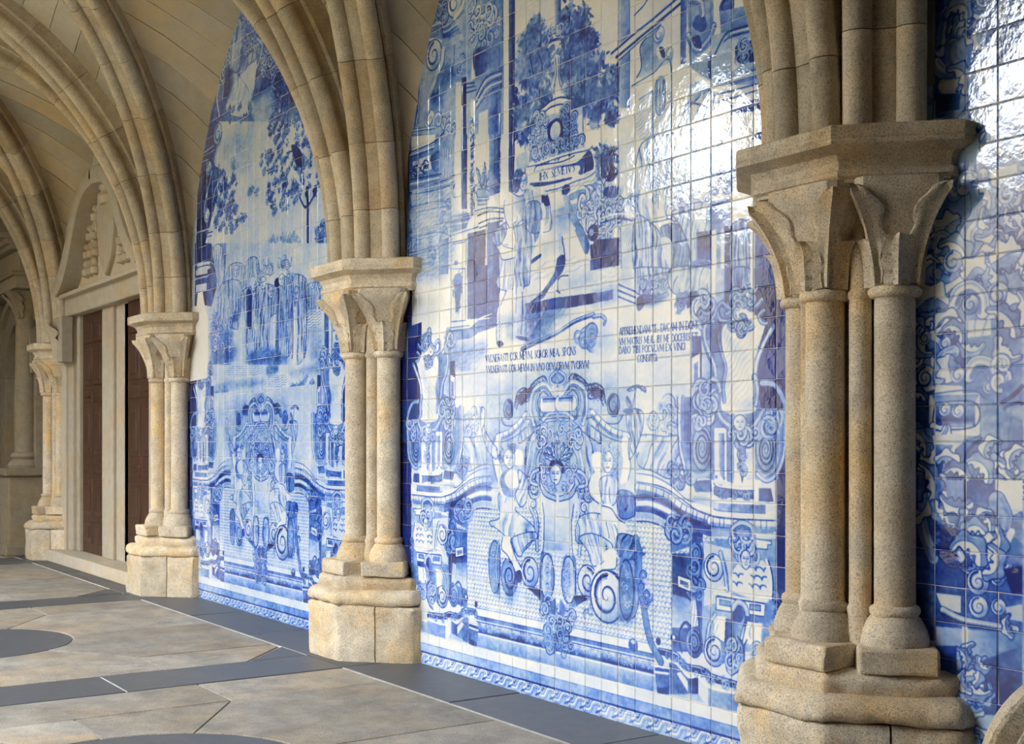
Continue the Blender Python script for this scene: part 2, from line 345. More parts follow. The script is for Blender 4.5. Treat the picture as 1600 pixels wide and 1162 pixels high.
            for k,(rr,v) in enumerate(((1.08,.8),(1,g(1,.1)))):
                Q=[(cx+R*rr*math.cos(t*.2618),cy+R*rr*math.sin(t*.2618)) for t in range(24)]; w,m=s.mask(Q)
                if w: s.put(w,m,v)
            if w:
                X,Y=s.grid(w); s.put(w,m*np.clip((X-cx)*.6-(Y-cy)*.8,0,R)/R,g(2,.55),.8)
            s.do_spiral(cx,cy,R*.86,p[0],R*.16,.85,math.pi/2)
            s.do_spiral(cx,cy,R*.72,p[0],R*.1,g(2,.55)*.7,math.pi/2)
        elif O=='U':   # oval volute (foreshortened scroll): bbox, turns base shade
            (ax,ay),(bx,by)=P[:2]; cx,cy=(ax+bx)/2,(ay+by)/2; rx,ry=abs(bx-ax)/2,abs(by-ay)/2
            for sc,v in ((1.06,.85),(1,g(1,.1))):
                Q=[(cx+rx*sc*math.cos(t*.2618),cy+ry*sc*math.sin(t*.2618)) for t in range(24)]; w,m=s.mask(Q)
                if w: s.put(w,m,v)
            if w:
                X,Y=s.grid(w); s.put(w,m*np.clip((X-cx)/rx*.5-(Y-cy)/ry*.6,0,1),g(2,.55),.8)
            n=int(abs(p[0])*16)
            pts=[(cx+rx*.84*(1-.93*t/n)*math.sin(math.copysign(t/16*6.283,p[0])),cy+ry*.84*(1-.93*t/n)*math.cos(t/16*6.283)) for t in range(n+1)]
            s.line(pts,rx*.2,.85,1,2)
        elif O=='B':   # egg band: width n base shade
            Q=s.smooth(P) if low else P; w=p[0]*mm; s.line(Q,w+6*mm,.8); s.line(Q,w,g(2,.15)); s.line(s.off(Q,-w*.3),w*.35,g(3,.5),.8)
            L=[0]
            for i in range(len(Q)-1): L.append(L[-1]+math.hypot(Q[i+1][0]-Q[i][0],Q[i+1][1]-Q[i][1]))
            up=s.off(Q,w*.45);dn=s.off(Q,-w*.45)
            for k in range(int(p[1])):
                d=L[-1]*(k+.5)/p[1]; i=max(j for j in range(len(L)) if L[j]<=d); s.seg(up[i],dn[i],4*mm,.75,.9); s.seg(Q[i],dn[i],7*mm,.6,.7)
        elif O=='A':   # acanthus leaf: from base to tip, width, shade
            s.acan(P,p[0]*mm,p[1],g(2,.1))
        elif O=='C':   # face: bbox
            (ax,ay),(bx,by)=P[:2]; cx,cy=(ax+bx)/2,(ay+by)/2; rx,ry=abs(bx-ax)/2,abs(by-ay)/2; s1=g(0,1)
            Q=[(cx+rx*math.cos(t*.2618)*(1-.18*max(0,-math.sin(t*.2618))),cy+ry*math.sin(t*.2618)) for t in range(24)]; w,m=s.mask(Q)
            if not w:return
            s.put(w,m,.05); X,Y=s.grid(w); s.put(w,m*np.clip((X-cx)/rx*s1,0,1),.5,.7); s.line(Q+[Q[0]],4*mm,.75)
            for k in (-1,1):
                s.seg((cx+k*rx*.55,cy+ry*.14),(cx+k*rx*.2,cy+ry*.1),ry*.1,.8); s.seg((cx+k*rx*.65,cy+ry*.33),(cx+k*rx*.15,cy+ry*.28),ry*.07,.6)
            s.line([(cx,cy+ry*.2),(cx+rx*.14*s1,cy-ry*.22),(cx-rx*.1,cy-ry*.25)],ry*.08,.6); s.seg((cx-rx*.25,cy-ry*.48),(cx+rx*.25,cy-ry*.48),ry*.09,.75)
    def finish(s):
        rs=np.random.RandomState(3)
        # carry the ornament on past the traced parts: the right-hand panel is symmetrical, the lunettes repeat
        I=lambda x:int((x-AX0)*RES); J=lambda z:int((z-AZ0)*RES)
        w=I(-1.62)-I(-2.66); s.c[:,I(-2.66):I(-2.66)+w]=s.c[:,I(-2.66)-w:I(-2.66)][:,::-1]
        n=I(-3.5)-I(-7.69); s.c[J(4.32):,I(-7.69):I(-7.69)+n]=s.c[J(4.32):,I(-11.74):I(-11.74)+n]
        def vn(sx,sy):
            a=rs.rand(AH//sy+3,AW//sx+3).astype(np.float32); yy=np.arange(AH)/sy; xx=np.arange(AW)/sx; iy=yy.astype(int); ix=xx.astype(int); fy=(yy-iy).astype(np.float32)[:,None]; fx=(xx-ix).astype(np.float32)[None,:]
            r0=a[iy]; r1=a[iy+1]; r=r0+(r1-r0)*fy; return r[:,ix]+(r[:,ix+1]-r[:,ix])*fx
        c=s.c; n=(vn(5,5)-.5)*.5+(vn(14,9)-.5)*.6+(vn(40,60)-.5)*.7
        m=.05+.55*np.clip(c,0,1)*(1.15-np.clip(c,0,1))*2
        x=np.arange(AW)/RES+AX0; c=c*1.08+n*m*.75+.035+(np.where(x<-7.69,.10,0)[None,:]).astype(np.float32)*(1-c)+(vn(90,50)-.45)*.10*(c<.5)
        b=c.copy()
        for ax in (0,1): b=(b+np.roll(b,1,ax)+np.roll(b,-1,ax))/3
        c=b*.6+.4*c; s.c=np.clip(c+.10*np.sin((np.clip(c,0,1)-.5)*3.1416)*.5,0,1)
    def acan(s,P,w_,shade,base):
        (bx,by),(tx,ty)=P[0],P[-1]; Q=s.smooth(P,n=9) if len(P)>2 else [(bx+(tx-bx)*i/9,by+(ty-by)*i/9) for i in range(10)]
        N=len(Q); w=w_; L=[];Rr=[]
        for i,q in enumerate(Q):
            t=i/(N-1); h=w/2*math.sin(math.pi*(.12+.86*t))*(1+.28*math.sin(t*22)); L.append((q,h))
        a=s.off(Q,1)
        poly=[(q[0]+(n[0]-q[0])*h,q[1]+(n[1]-q[1])*h) for (q,h),n in zip(L,a)]; poly2=[(q[0]-(n[0]-q[0])*h,q[1]-(n[1]-q[1])*h) for (q,h),n in zip(L,a)]
        R_=poly+poly2[::-1]; W,m=s.mask(R_)
        if W: s.put(W,m,base)
        W,m=s.mask(Q+poly2[::-1])
        if W: s.put(W,m,shade,.75)
        s.line(R_+[R_[0]],1.8,.8,.95); s.line(Q,1.4,.7,.9)
    def do_spiral(s,cx,cy,R,turns,w,v,a0):
        n=int(abs(turns)*16); pts=[(cx+R*(1-.95*t/n)*math.cos(a0+math.copysign(t/16*6.283,turns)),cy+R*(1-.95*t/n)*math.sin(a0+math.copysign(t/16*6.283,turns))) for t in range(n+1)]
        s.line(pts,w,v,1,2)
CX=-5.575; SH=-4.215
def paint_lines(pt,lines):
    # each line: op params [flags] | x,z x,z ... (centimetres on the wall) ; 'm' mirrors about the panel axis, 's' repeats it on the next bay
    for ln in lines.split('\n'):
        ln=ln.strip()
        if not ln: continue
        h,P=ln.split('|'); h=h.split(); fl=''
        if h[-1][0] in 'ms' and len(h)>1: fl=h.pop()
        P=[tuple(float(v)/100 for v in q.split(',')) for q in P.split()]
        op=h[0]; tx=h.pop().replace('_',' ') if op=='X' else ''; p=[float(v) for v in h[1:]]
        for sh in ((0,SH) if 's' in fl else (0,)):
            for mr in ((0,1) if 'm' in fl else (0,)):
                Q=[((2*CX-x if mr else x)+sh,z) for x,z in P]; pp=list(p)
                if mr:
                    if op in 'TtBb': Q=Q[::-1]
                    if op in 'SVUsvu': pp[0]=-pp[0]
                    if op in 'HhDd': pp[0]=180-pp[0]
                pt.do(op,pp,Q,tx)

# the painting, stroke by stroke, in centimetres on the wall
ART = '''
G .9 .75 90|-405,-5 -300,-5 -300,300 -405,300
G .9 .75 90|-830,-5 -718,-5 -718,470 -830,470
G .9 .75 90|-1180,-5 -1130,-5 -1130,300 -1180,300
F .05|-727.3,190.0 -388.6,185.0 -388.6,470.0 -727.3,470.0
F .88|-727.3,0.0 -722.1,0.0 -722.1,470.0 -727.3,470.0
G .75 .45 0|-726.2,442.3 -703.8,435.6 -716.5,413.1 -721.3,395.9 -726.2,348.7
F .3|-714.9,438.9 -653.4,420.8 -653.4,334.0 -722.9,348.0 -719.7,408.3
r 40 60 .85 .35|-714.9,438.9 -680.9,428.9 -682.4,416.2 -711.7,420.5
V 1.2 .05 .4|-667.7,422.7 -667.7,414.4
l 26 .05|-667.7,413.6 -659.1,417.9 -656.2,423.8
F .45|-718.1,413.5 -685.4,415.9 -680.9,408.9 -666.2,410.2 -659.1,401.4 -667.7,401.5 -683.9,404.3 -716.5,404.3
l 5 .85|-718.1,415.9 -686.9,417.9 -681.7,410.2 -667.7,411.3 -656.2,414.9
l 7 .05|-718.1,414.3 -686.2,415.7 -680.9,408.1 -664.8,409.0
l 5 .8|-718.1,412.3 -686.2,413.8 -680.9,406.2 -663.3,407.1
l 8 .7|-718.1,410.7 -685.4,412.1 -680.9,405.0 -661.9,405.2
l 14 .06|-718.1,407.9 -697.6,408.0 -683.9,403.2
G .5 .25 0|-721.3,399.1 -700.7,397.0 -701.5,391.0 -706.9,371.8 -713.3,355.0 -719.7,353.9 -714.9,375.2
l 6 .8|-711.7,398.3 -713.3,374.8 -719.7,353.9
t 12 .4|-709.3,397.7 -711.7,374.5 -717.3,355.0
V 1.6 .08 .5|-693.8,396.8 -693.8,406.2
l 40 .1|-681.7,396.8 -683.2,389.5 -688.4,384.6 -693.0,377.9 -698.4,373.0 -700.7,364.1 -699.9,359.2
l 6 .8|-679.4,396.2 -680.9,387.4 -686.9,382.7 -691.5,376.0 -696.1,370.9
l 30 .3|-673.5,396.2 -674.2,385.7 -680.9,379.7 -688.4,375.3
l 6 .8|-667.7,396.2 -669.1,384.4 -675.0,378.2 -682.4,370.8
r 10 40 .7 .2|-663.3,395.0 -656.2,391.6 -657.6,373.2 -663.3,373.9
y .7 .8 30|-688.4,383.0 -667.7,384.0 -669.1,373.7 -686.9,371.8
y .75 .8 30|-697.6,372.8 -682.4,370.8 -683.9,361.9 -697.6,363.4
V 1.4 .06 .4|-698.4,355.7 -698.4,362.0
r 14 60 .6 .15|-688.4,356.7 -670.6,354.3 -670.6,337.4 -688.4,341.0
t 14 .5|-721.3,353.4 -691.5,349.6
F .05|-666.2,372.3 -659.5,371.4 -659.5,335.2 -666.2,336.5
F .82|-659.1,373.6 -653.4,372.9 -653.4,334.0 -659.1,335.1
G .25 .5 0|-652.7,420.6 -611.8,408.5 -614.3,326.1 -652.7,333.8
r 24 60 .7 .1|-649.2,417.3 -624.8,411.6 -626.1,398.2 -646.4,403.1
r 14 40 .6 .1|-650.6,402.8 -613.0,397.4 -613.0,390.3 -647.8,394.6
r 8 60 .7 .2|-649.2,398.7 -626.1,394.6 -626.1,386.6 -645.0,390.2
F .3|-652.7,395.9 -645.0,388.7 -645.0,366.5 -652.7,368.3
F .05|-646.4,383.1 -643.7,381.7 -643.7,369.1 -648.5,368.8
g .8 .4 0|-645.0,386.5 -626.1,384.4 -628.8,372.8 -642.3,370.2
l 5 .6|-627.4,394.9 -626.1,383.7 -627.4,371.7
l 6 .6|-618.2,394.6 -615.6,380.9 -616.9,368.4
l 8 .75|-653.4,368.5 -643.7,366.9
l 8 .75|-653.4,365.9 -643.7,364.7
l 8 .8|-653.4,362.9 -642.3,362.1
l 9 .75|-642.3,358.4 -631.4,366.9 -614.3,367.0
l 8 .05|-642.3,357.0 -630.8,364.9 -614.3,365.2
l 8 .75|-642.3,354.7 -630.1,362.5 -614.3,363.1
l 10 .05|-642.3,352.5 -629.4,360.2 -614.3,360.6
l 8 .7|-642.3,350.3 -628.1,357.3 -614.3,358.1
F .05|-648.5,357.6 -644.3,356.7 -644.3,332.1 -648.5,333.0
F .06|-639.5,346.8 -628.8,347.3 -628.8,329.0 -639.5,331.2
G .35 .7 0|-628.1,356.6 -618.2,355.0 -618.2,326.8 -628.1,328.8
l 6 .8|-613.0,408.8 -612.4,365.8 -613.0,325.8
F .04|-611.5,408.4 -606.6,407.0 -606.6,324.5 -611.5,325.5
G .6 .92 0|-606.3,406.8 -599.7,404.9 -600.1,323.2 -606.6,324.5
Q 40 14 .9|-599.7,352.8 -596.6,352.1 -596.6,322.5 -599.7,323.1
Q 30 12 .85|-648.5,346.5 -644.3,345.6 -644.3,332.1 -648.5,333.0
G .5 .3 0|-726.2,352.1 -667.7,340.1 -667.7,307.5 -726.2,313.4
F .06|-722.9,349.8 -691.5,345.0 -693.0,339.0 -722.9,338.6
l 9 .8|-724.6,339.7 -694.5,340.1 -680.9,344.3
l 8 .05|-724.6,337.7 -693.0,337.5
l 6 .75|-724.6,336.1 -693.0,335.9
F .08|-721.3,332.7 -697.6,332.9 -696.1,323.2 -721.3,323.0
Q 18 40 .8|-719.7,332.4 -702.2,332.2 -702.2,322.8 -719.7,324.3
g .75 .3 0|-697.6,331.4 -682.4,333.1 -682.4,322.3 -693.0,321.1
F .25|-681.7,333.7 -669.1,332.0 -669.1,314.5 -681.7,315.2
H 90 26 7 .65|-681.7,333.7 -669.1,332.0 -669.1,314.5 -681.7,315.2
l 9 .75|-724.6,321.2 -683.9,317.9
b 22 12 .1 .5|-724.6,318.0 -686.9,315.8
l 8 .8|-724.6,315.6 -686.9,313.1 -667.7,314.3
l 8 .05|-724.6,313.6 -685.4,310.9 -667.7,312.0
l 9 .75|-724.6,311.1 -685.4,308.6 -666.2,309.5
F .05|-722.9,310.5 -689.9,306.6 -689.9,302.7 -722.9,304.0
F .3|-689.9,307.4 -681.7,306.8 -681.7,281.4 -689.9,279.4
F .1|-680.9,304.3 -673.5,303.9 -673.5,298.5 -680.9,298.2
r 6 46 .8 .2|-673.5,307.7 -663.3,304.5 -667.7,296.1 -675.0,297.2
l 8 .8|-724.6,302.7 -691.5,301.4 -673.5,298.5
l 8 .05|-724.6,300.3 -691.5,299.1
l 8 .7|-724.6,298.3 -691.5,297.1 -673.5,295.5
F .05|-722.9,296.0 -693.0,294.6 -693.0,289.2 -722.9,288.8
r 10 30 .7 .15|-722.9,301.6 -713.3,300.1 -713.3,285.8 -722.9,287.2
r 4 50 .7 .2|-680.9,290.5 -672.0,289.1 -673.5,277.2 -680.9,278.2
b 20 12 .08 .5|-723.7,284.1 -689.9,283.3
l 8 .8|-723.7,281.7 -688.4,281.2 -672.0,276.2
l 6 .75|-723.7,280.1 -688.4,279.2
r 30 34 .8 .1|-724.6,280.2 -688.4,278.4 -688.4,269.9 -724.6,271.3
V 1.5 .08 .4|-696.8,266.3 -696.8,271.8
t 20 .4|-724.6,271.3 -710.1,271.1 -697.6,271.9
b 40 8 .06 .4|-722.9,264.7 -696.1,263.9
G .3 .75 0|-686.9,275.9 -675.0,275.8 -675.0,252.7 -686.9,254.1
F .05|-667.0,339.9 -659.8,338.4 -660.5,291.9 -667.0,291.4
G .55 .85 0|-659.8,338.4 -652.7,337.0 -652.7,290.7 -659.8,291.8
F .06|-650.6,336.6 -643.7,335.1 -645.0,288.0 -650.6,288.9
Q 120 16 .95|-648.5,336.1 -644.6,335.3 -645.3,284.4 -648.9,284.9
F .06|-643.0,335.0 -628.1,331.9 -628.1,315.2 -643.0,317.3
a 26 .5 .1|-636.8,301.4 -639.5,310.0 -642.3,314.2
a 26 .6 .15|-635.5,301.2 -632.8,309.5 -632.8,316.1
a 26 .5 .1|-632.8,300.8 -627.4,307.8 -626.1,310.5
r 22 34 .85 .3|-643.7,308.5 -626.1,306.2 -628.8,294.3 -639.5,296.0
f .3|-640.9,299.9 -628.8,297.9 -631.4,293.2 -638.2,294.3
t 14 .5|-640.9,294.8 -628.8,293.2
t 20 .5|-639.5,292.0 -631.4,291.0
G .35 .65 0|-627.4,331.8 -615.6,329.4 -615.6,295.0 -627.4,294.0
l 5 .85|-621.5,330.6 -621.5,294.5
Q 40 12 .9|-617.6,328.3 -615.0,327.8 -615.0,294.9 -617.6,295.3
F .04|-614.6,329.2 -606.6,327.5 -606.6,292.8 -614.6,293.4
G .6 .92 0|-606.3,327.5 -600.3,326.2 -601.0,292.5 -606.6,293.5
G .5 .3 90|-672.0,289.9 -653.4,289.3 -649.2,285.0 -653.4,278.9 -670.6,278.3
l 8 .7|-672.0,288.4 -650.6,287.4
l 8 .7|-672.0,285.3 -649.2,284.2
l 8 .05|-672.0,283.4 -645.0,282.1
l 8 .6|-670.6,276.8 -639.5,277.6
F .05|-673.5,272.6 -652.7,271.3 -652.7,247.4 -675.7,249.9
L 6 .6|-672.0,270.9 -654.1,270.4 -654.1,248.3
l 5 .7|-673.5,272.6 -652.7,271.4
Q 14 26 .8|-667.7,261.9 -661.9,261.2 -661.9,251.3 -669.1,252.1
G .6 .8 0|-652.0,274.9 -631.4,275.0 -632.8,245.2 -652.7,247.4
H 90 60 6 .9|-652.0,274.9 -631.4,275.0 -632.8,245.2 -652.7,247.4
l 8 .7|-643.7,287.8 -627.4,287.5 -611.8,284.3
l 8 .8|-640.9,284.5 -627.4,285.0 -611.8,282.2
l 9 .05|-639.5,282.0 -626.1,282.9 -611.8,280.1
l 8 .75|-639.5,279.5 -626.1,280.4 -611.8,278.6
l 8 .75|-638.2,276.7 -623.5,277.5 -613.0,277.4
G .55 .8 0|-630.1,274.1 -619.5,275.5 -620.8,243.9 -630.1,244.9
F .05|-675.0,258.3 -652.7,255.7 -652.7,219.1 -675.0,220.1
L 6 .6|-672.0,255.7 -654.8,253.7 -654.8,221.5 -672.0,222.1 -672.0,255.7
R 26 26 .75 .4|-669.1,253.1 -657.6,251.8 -659.1,240.6 -663.3,226.7 -667.7,228.6 -669.1,243.9
f .6|-667.7,250.6 -659.1,249.7 -660.5,235.5 -664.8,227.6 -667.7,240.0
G .6 .75 0|-652.3,255.6 -619.5,251.8 -619.5,220.8 -652.3,222.0
l 6 .85|-642.3,248.5 -631.4,248.1 -632.8,226.3 -642.3,226.4 -642.3,248.5
l 6 .85|-628.1,250.6 -628.1,221.5
r 8 40 .85 .5|-624.8,250.2 -618.2,249.5 -618.2,225.7 -624.8,225.6
t 24 .4|-676.5,217.1 -650.6,216.7
G .3 .45 0|-676.5,215.6 -649.2,215.5 -649.2,209.9 -676.5,210.2
G .4 .6 0|-649.2,216.6 -639.5,220.3 -619.5,220.8 -619.5,215.0 -639.5,212.9 -648.5,209.8
l 9 .05|-649.9,217.4 -639.5,221.0 -620.8,223.8
F .06|-676.5,210.2 -618.2,209.2 -618.2,199.1 -676.5,202.6
y .5 .8 40|-673.5,205.5 -631.4,205.8 -634.1,200.1 -650.6,196.6 -670.6,195.4
y .35 .7 40|-676.5,201.1 -650.6,201.1 -653.4,190.8 -673.5,190.2
y .4 .7 40|-670.6,188.5 -642.3,191.0 -645.0,184.4 -667.7,181.6
y .35 .8 30|-631.4,185.3 -592.9,182.3 -586.8,179.2 -605.4,177.8 -639.5,179.8
h 12 30 5 .55 .35|-676.5,205.6 -631.4,206.5 -632.8,195.6 -673.5,191.0
h 10 40 4 .5 .35|-673.5,190.2 -639.5,190.8 -614.3,180.3 -673.5,179.5
r 16 40 .55 .12|-650.6,184.7 -618.2,183.3 -615.6,180.3 -650.6,181.7
y .3 .6 40|-726.2,313.4 -667.7,304.4 -673.5,252.6 -726.2,258.5
h 8 30 5 .6 .4|-726.2,313.4 -673.5,304.6 -673.5,257.3 -726.2,258.5
Y .12 .8 60|-599.0,403.2 -563.6,393.8 -567.6,391.2 -592.2,397.4
O 150 70 .75 .3|-593.9,384.9 -582.2,388.3 -567.6,382.3 -566.0,372.6 -570.8,370.1 -593.0,377.0
O 200 70 .65 .25|-596.4,374.0 -567.6,370.2 -561.2,356.5 -567.6,348.7 -597.3,357.8
O 180 80 .85 .4|-550.4,383.9 -541.3,384.9 -533.9,378.7 -533.9,369.8 -526.6,364.2 -526.6,358.4 -538.3,358.8 -550.4,362.9 -548.8,376.2
O 260 80 .7 .25|-550.4,362.9 -528.0,356.2 -516.6,347.9 -523.7,340.0 -532.4,334.0 -548.8,339.7 -551.9,354.1
O 120 70 .85 .5|-515.2,341.4 -505.5,341.6 -505.5,329.5 -517.3,332.3
O 120 70 .65 .25|-588.8,358.6 -570.8,356.1 -564.4,341.5 -587.1,345.7
y .55 .5 40|-549.6,370.9 -529.5,364.6 -525.9,347.6 -548.1,344.1
y .45 .5 40|-595.6,376.7 -567.6,369.3 -567.6,358.1 -595.6,357.4
l 8 .75|-585.5,370.2 -583.8,365.0 -581.3,356.8
l 8 .7|-577.2,368.1 -572.4,359.3 -574.0,352.2
l 9 .75|-545.8,357.2 -544.3,347.7 -545.8,336.7
l 7 .7|-536.8,354.9 -536.1,345.7
G .2 .7 0|-560.4,393.3 -554.2,391.5 -555.0,376.5 -560.4,378.0
r 12 36 .75 .15|-564.4,379.1 -552.7,376.3 -552.7,371.3 -564.4,374.5
l 26 .75|-567.6,367.4 -564.4,370.3 -558.1,370.0 -552.7,368.1
l 14 .06|-566.8,368.4 -562.8,369.6 -555.0,368.3
f .15|-560.4,367.4 -555.0,366.0 -555.8,360.6 -559.7,361.6
V 1.2 .1 .6|-562.0,363.2 -562.0,365.5
V 1.2 .4 .8|-556.5,362.7 -556.5,365.0
f .12|-561.2,361.6 -555.0,360.0 -555.8,350.5 -552.7,342.4 -563.6,345.0 -560.4,352.6
l 6 .75|-559.7,360.7 -558.9,351.3 -561.2,344.4
l 6 .75|-556.5,359.9 -556.9,350.8 -555.0,343.4
l 12 .6|-554.6,359.9 -555.4,350.4 -551.9,342.7
V 1.2 .1 .5|-567.6,353.4 -567.6,355.3
t 26 .4|-566.8,351.8 -564.4,348.9 -569.2,347.3
V 1.3 .06 .5|-566.0,343.2 -566.0,345.6
V 1.3 .06 .5|-551.9,342.2 -551.9,345.0
O 220 80 .65 .2|-599.0,346.3 -570.8,346.4 -570.8,335.1 -582.2,333.9 -598.1,335.0
O 260 80 .7 .3|-548.8,343.9 -505.5,333.5 -505.5,328.4 -515.2,325.4 -533.1,328.5 -545.8,334.1
y .5 .5 50|-547.3,342.7 -515.2,334.1 -522.3,328.7 -544.3,333.8
f .1|-570.0,333.6 -564.4,337.0 -553.4,336.3 -546.6,333.8 -548.1,330.5 -559.7,333.1
l 9 .75|-580.5,334.0 -570.8,335.6 -564.4,337.4 -555.0,337.4 -546.6,334.7
l 10 .05|-578.1,333.2 -570.0,334.7 -563.6,336.3 -554.2,336.0 -545.8,333.4
l 9 .75|-570.0,332.6 -563.6,334.0 -555.0,333.5 -547.3,331.3
F .25|-583.8,331.9 -568.4,330.4 -534.6,327.5 -533.9,305.4 -585.5,307.0
F .08|-545.0,324.4 -535.3,323.6 -535.3,306.6 -544.3,307.4
F .08|-583.8,325.7 -574.0,323.6 -574.0,307.6 -583.8,309.5
l 6 .75|-584.6,327.8 -584.6,306.8
l 6 .75|-534.6,328.0 -533.9,305.8
r 60 40 .8 .2|-583.0,330.7 -568.4,329.0 -567.6,306.4 -583.8,308.1
r 70 40 .85 .3|-553.4,329.4 -544.3,327.9 -536.1,315.7 -536.1,306.7 -555.0,307.3
f .85|-567.6,322.3 -564.4,325.8 -556.5,325.1 -552.7,319.2 -554.2,314.0 -564.4,315.1
e 8 .8|-566.8,326.3 -552.7,312.8
E .1|-564.8,325.0 -554.6,314.5
M .5 .5|-564.4,324.4 -555.0,322.4 -555.0,315.1 -564.4,317.0
y .75 .6 20|-564.4,315.1 -550.4,315.0 -550.4,307.7 -562.8,310.2
V 1.5 .2 .7|-562.8,311.1 -562.8,313.4
r 20 40 .85 .3|-567.6,314.8 -547.3,312.6 -547.3,304.4 -566.0,307.0
l 16 .06|-588.0,305.0 -575.6,304.7 -559.7,304.9 -544.3,304.7 -530.9,303.9 -527.3,305.0
l 6 .75|-589.7,304.9 -575.6,303.9 -559.7,304.1 -544.3,304.0 -529.5,303.2 -525.9,304.7
l 16 .06|-578.9,301.0 -577.2,302.6 -570.8,302.3 -545.8,299.6 -541.3,300.5 -541.3,301.9
l 6 .8|-580.5,300.8 -578.1,303.2 -570.8,303.0 -553.4,301.4 -542.0,302.5
g .35 .85 0|-578.9,300.5 -559.7,299.8 -540.5,298.6 -529.5,302.8 -525.9,299.4 -525.1,292.2 -530.9,290.1 -538.3,291.9 -539.8,296.6
E .85|-530.6,299.4 -524.8,291.2
O 40 50 .85 .4|-586.3,331.9 -582.2,329.6 -582.2,323.9 -587.1,326.4
O 50 50 .8 .4|-593.9,326.8 -588.0,325.6 -589.7,321.2 -595.6,321.4
O 60 60 .75 .4|-525.9,325.6 -520.8,323.6 -522.3,316.4 -525.1,318.8
O 50 60 .85 .5|-512.4,321.2 -506.9,319.2 -508.2,313.4 -511.7,315.0
Q 60 16 .9|-600.3,353.4 -597.3,352.6 -597.3,322.7 -600.3,323.3
f .25|-598.1,312.2 -588.8,313.8 -586.3,310.9 -586.3,305.2 -596.4,304.2
f .06|-588.4,298.9 -572.0,297.9 -540.2,296.7 -539.4,294.8 -548.4,291.9 -572.0,292.7 -586.7,294.3
f .75|-583.4,294.7 -564.0,292.3 -545.4,291.3 -546.9,290.2 -564.0,290.4 -581.7,292.0
l 12 .06|-590.1,293.0 -572.0,290.4 -545.4,289.5 -533.5,290.6 -522.6,291.7
l 6 .75|-572.0,287.6 -556.1,287.2 -540.9,288.3 -529.8,288.6 -522.6,290.8
f .4|-548.4,280.9 -540.9,282.8 -526.2,284.4 -519.8,286.8 -519.8,284.2 -526.2,280.8 -537.2,279.1 -545.4,278.6
h 20 24 4 .6 .6|-572.0,288.5 -548.4,287.3 -523.3,289.6 -519.8,286.8 -526.2,282.6 -540.9,281.5 -548.4,280.5
G .25 .5 0|-564.0,275.6 -509.3,277.1 -508.6,268.3 -540.9,268.8
O 80 70 .85 .2|-518.4,300.6 -512.0,298.5 -512.0,293.7 -516.9,292.4
f .9|-515.5,290.0 -508.6,289.6 -508.6,283.1 -514.8,284.2
r 40 60 .75 .1|-535.0,277.8 -508.6,280.5 -508.6,263.1 -533.5,265.0
F .05|-567.9,286.0 -554.6,285.1 -553.0,276.6 -564.8,276.1
y .3 .8 30|-564.0,275.1 -544.7,273.9 -543.9,264.7 -564.0,265.3
l 26 .75|-551.5,286.5 -548.4,286.4 -549.2,283.8 -552.3,284.3
g .3 .6 0|-552.3,281.5 -548.4,281.8 -540.9,269.7 -533.5,261.0 -538.7,261.3 -546.9,268.8
E .75|-553.8,288.2 -546.2,282.4
g .5 .65 0|-541.6,261.8 -535.0,261.8 -528.4,252.0 -532.0,247.1 -537.2,254.5
G .6 .85 90|-528.0,251.9 -508.6,251.5 -508.6,238.1 -527.7,238.1
H 5 26 5 .85 .4|-528.0,251.9 -508.6,251.5 -508.6,238.1 -527.7,238.1
E .85|-530.6,262.5 -520.5,253.6
E .4|-529.1,260.5 -524.8,256.4
r 16 60 .7 .15|-520.5,265.5 -508.6,263.7 -508.6,253.3 -519.1,252.9
F .06|-583.4,247.3 -530.6,247.3 -527.7,238.1 -508.6,237.6 -508.6,225.5 -572.8,227.3 -589.2,226.0 -590.1,236.6 -583.4,237.3
h 8 34 4 .45 .6|-580.1,247.9 -533.5,246.8 -531.3,239.4 -578.5,238.2
y .3 .7 40|-572.8,259.7 -559.3,259.3 -559.3,253.7 -570.3,252.3
y .35 .6 30|-553.0,230.9 -533.5,236.1 -519.1,236.2 -526.2,232.6 -551.5,229.8
f .15|-556.9,261.7 -553.8,260.8 -551.5,255.0 -553.0,248.8 -556.1,250.5
l 8 .8|-553.4,259.6 -553.0,256.6 -551.5,252.7 -550.7,246.2
g .35 .7 0|-557.7,248.4 -552.3,249.6 -550.4,246.2 -552.3,240.9 -557.7,236.9 -565.6,232.2 -572.0,227.2 -583.4,225.9 -578.5,228.8 -568.7,233.9 -560.8,240.9
h 50 22 4 .85 .6|-567.1,234.2 -557.7,239.7 -564.0,231.1 -572.0,227.2 -583.4,225.9
l 7 .85|-583.4,226.4 -572.0,229.5 -564.0,234.8
l 6 .8|-557.3,237.8 -557.3,229.9
l 6 .8|-556.9,236.4 -553.8,237.9 -547.7,237.6
l 9 .75|-558.5,230.3 -555.4,228.8
G .65 .85 0|-589.2,225.5 -560.0,226.5 -517.6,225.5 -508.6,225.9 -508.6,220.7 -545.4,219.7 -588.4,221.1
G .5 .7 0|-629.6,278.8 -616.9,276.9 -616.9,222.5 -629.6,223.6
h 90 50 6 .85 .6|-629.6,278.8 -616.9,276.9 -616.9,222.5 -629.6,223.6
d 90 6 .85 .25|-600.3,274.5 -576.8,272.0 -576.8,261.6 -583.4,248.3 -585.0,237.0 -590.9,234.8 -591.7,220.4 -598.6,220.9 -598.6,235.5 -601.1,253.3 -599.4,265.2
d 88 6 .7 .12|-590.9,289.8 -583.4,292.3 -573.6,288.3 -567.1,284.9 -564.8,277.1 -564.8,264.9 -587.5,268.1 -588.4,276.0 -598.6,272.7 -595.1,281.8
d 80 4 .8 .3|-588.4,282.7 -575.2,282.0 -573.6,266.1 -586.7,268.0
f .85|-572.8,286.8 -568.7,286.1 -564.8,279.4 -572.0,280.5
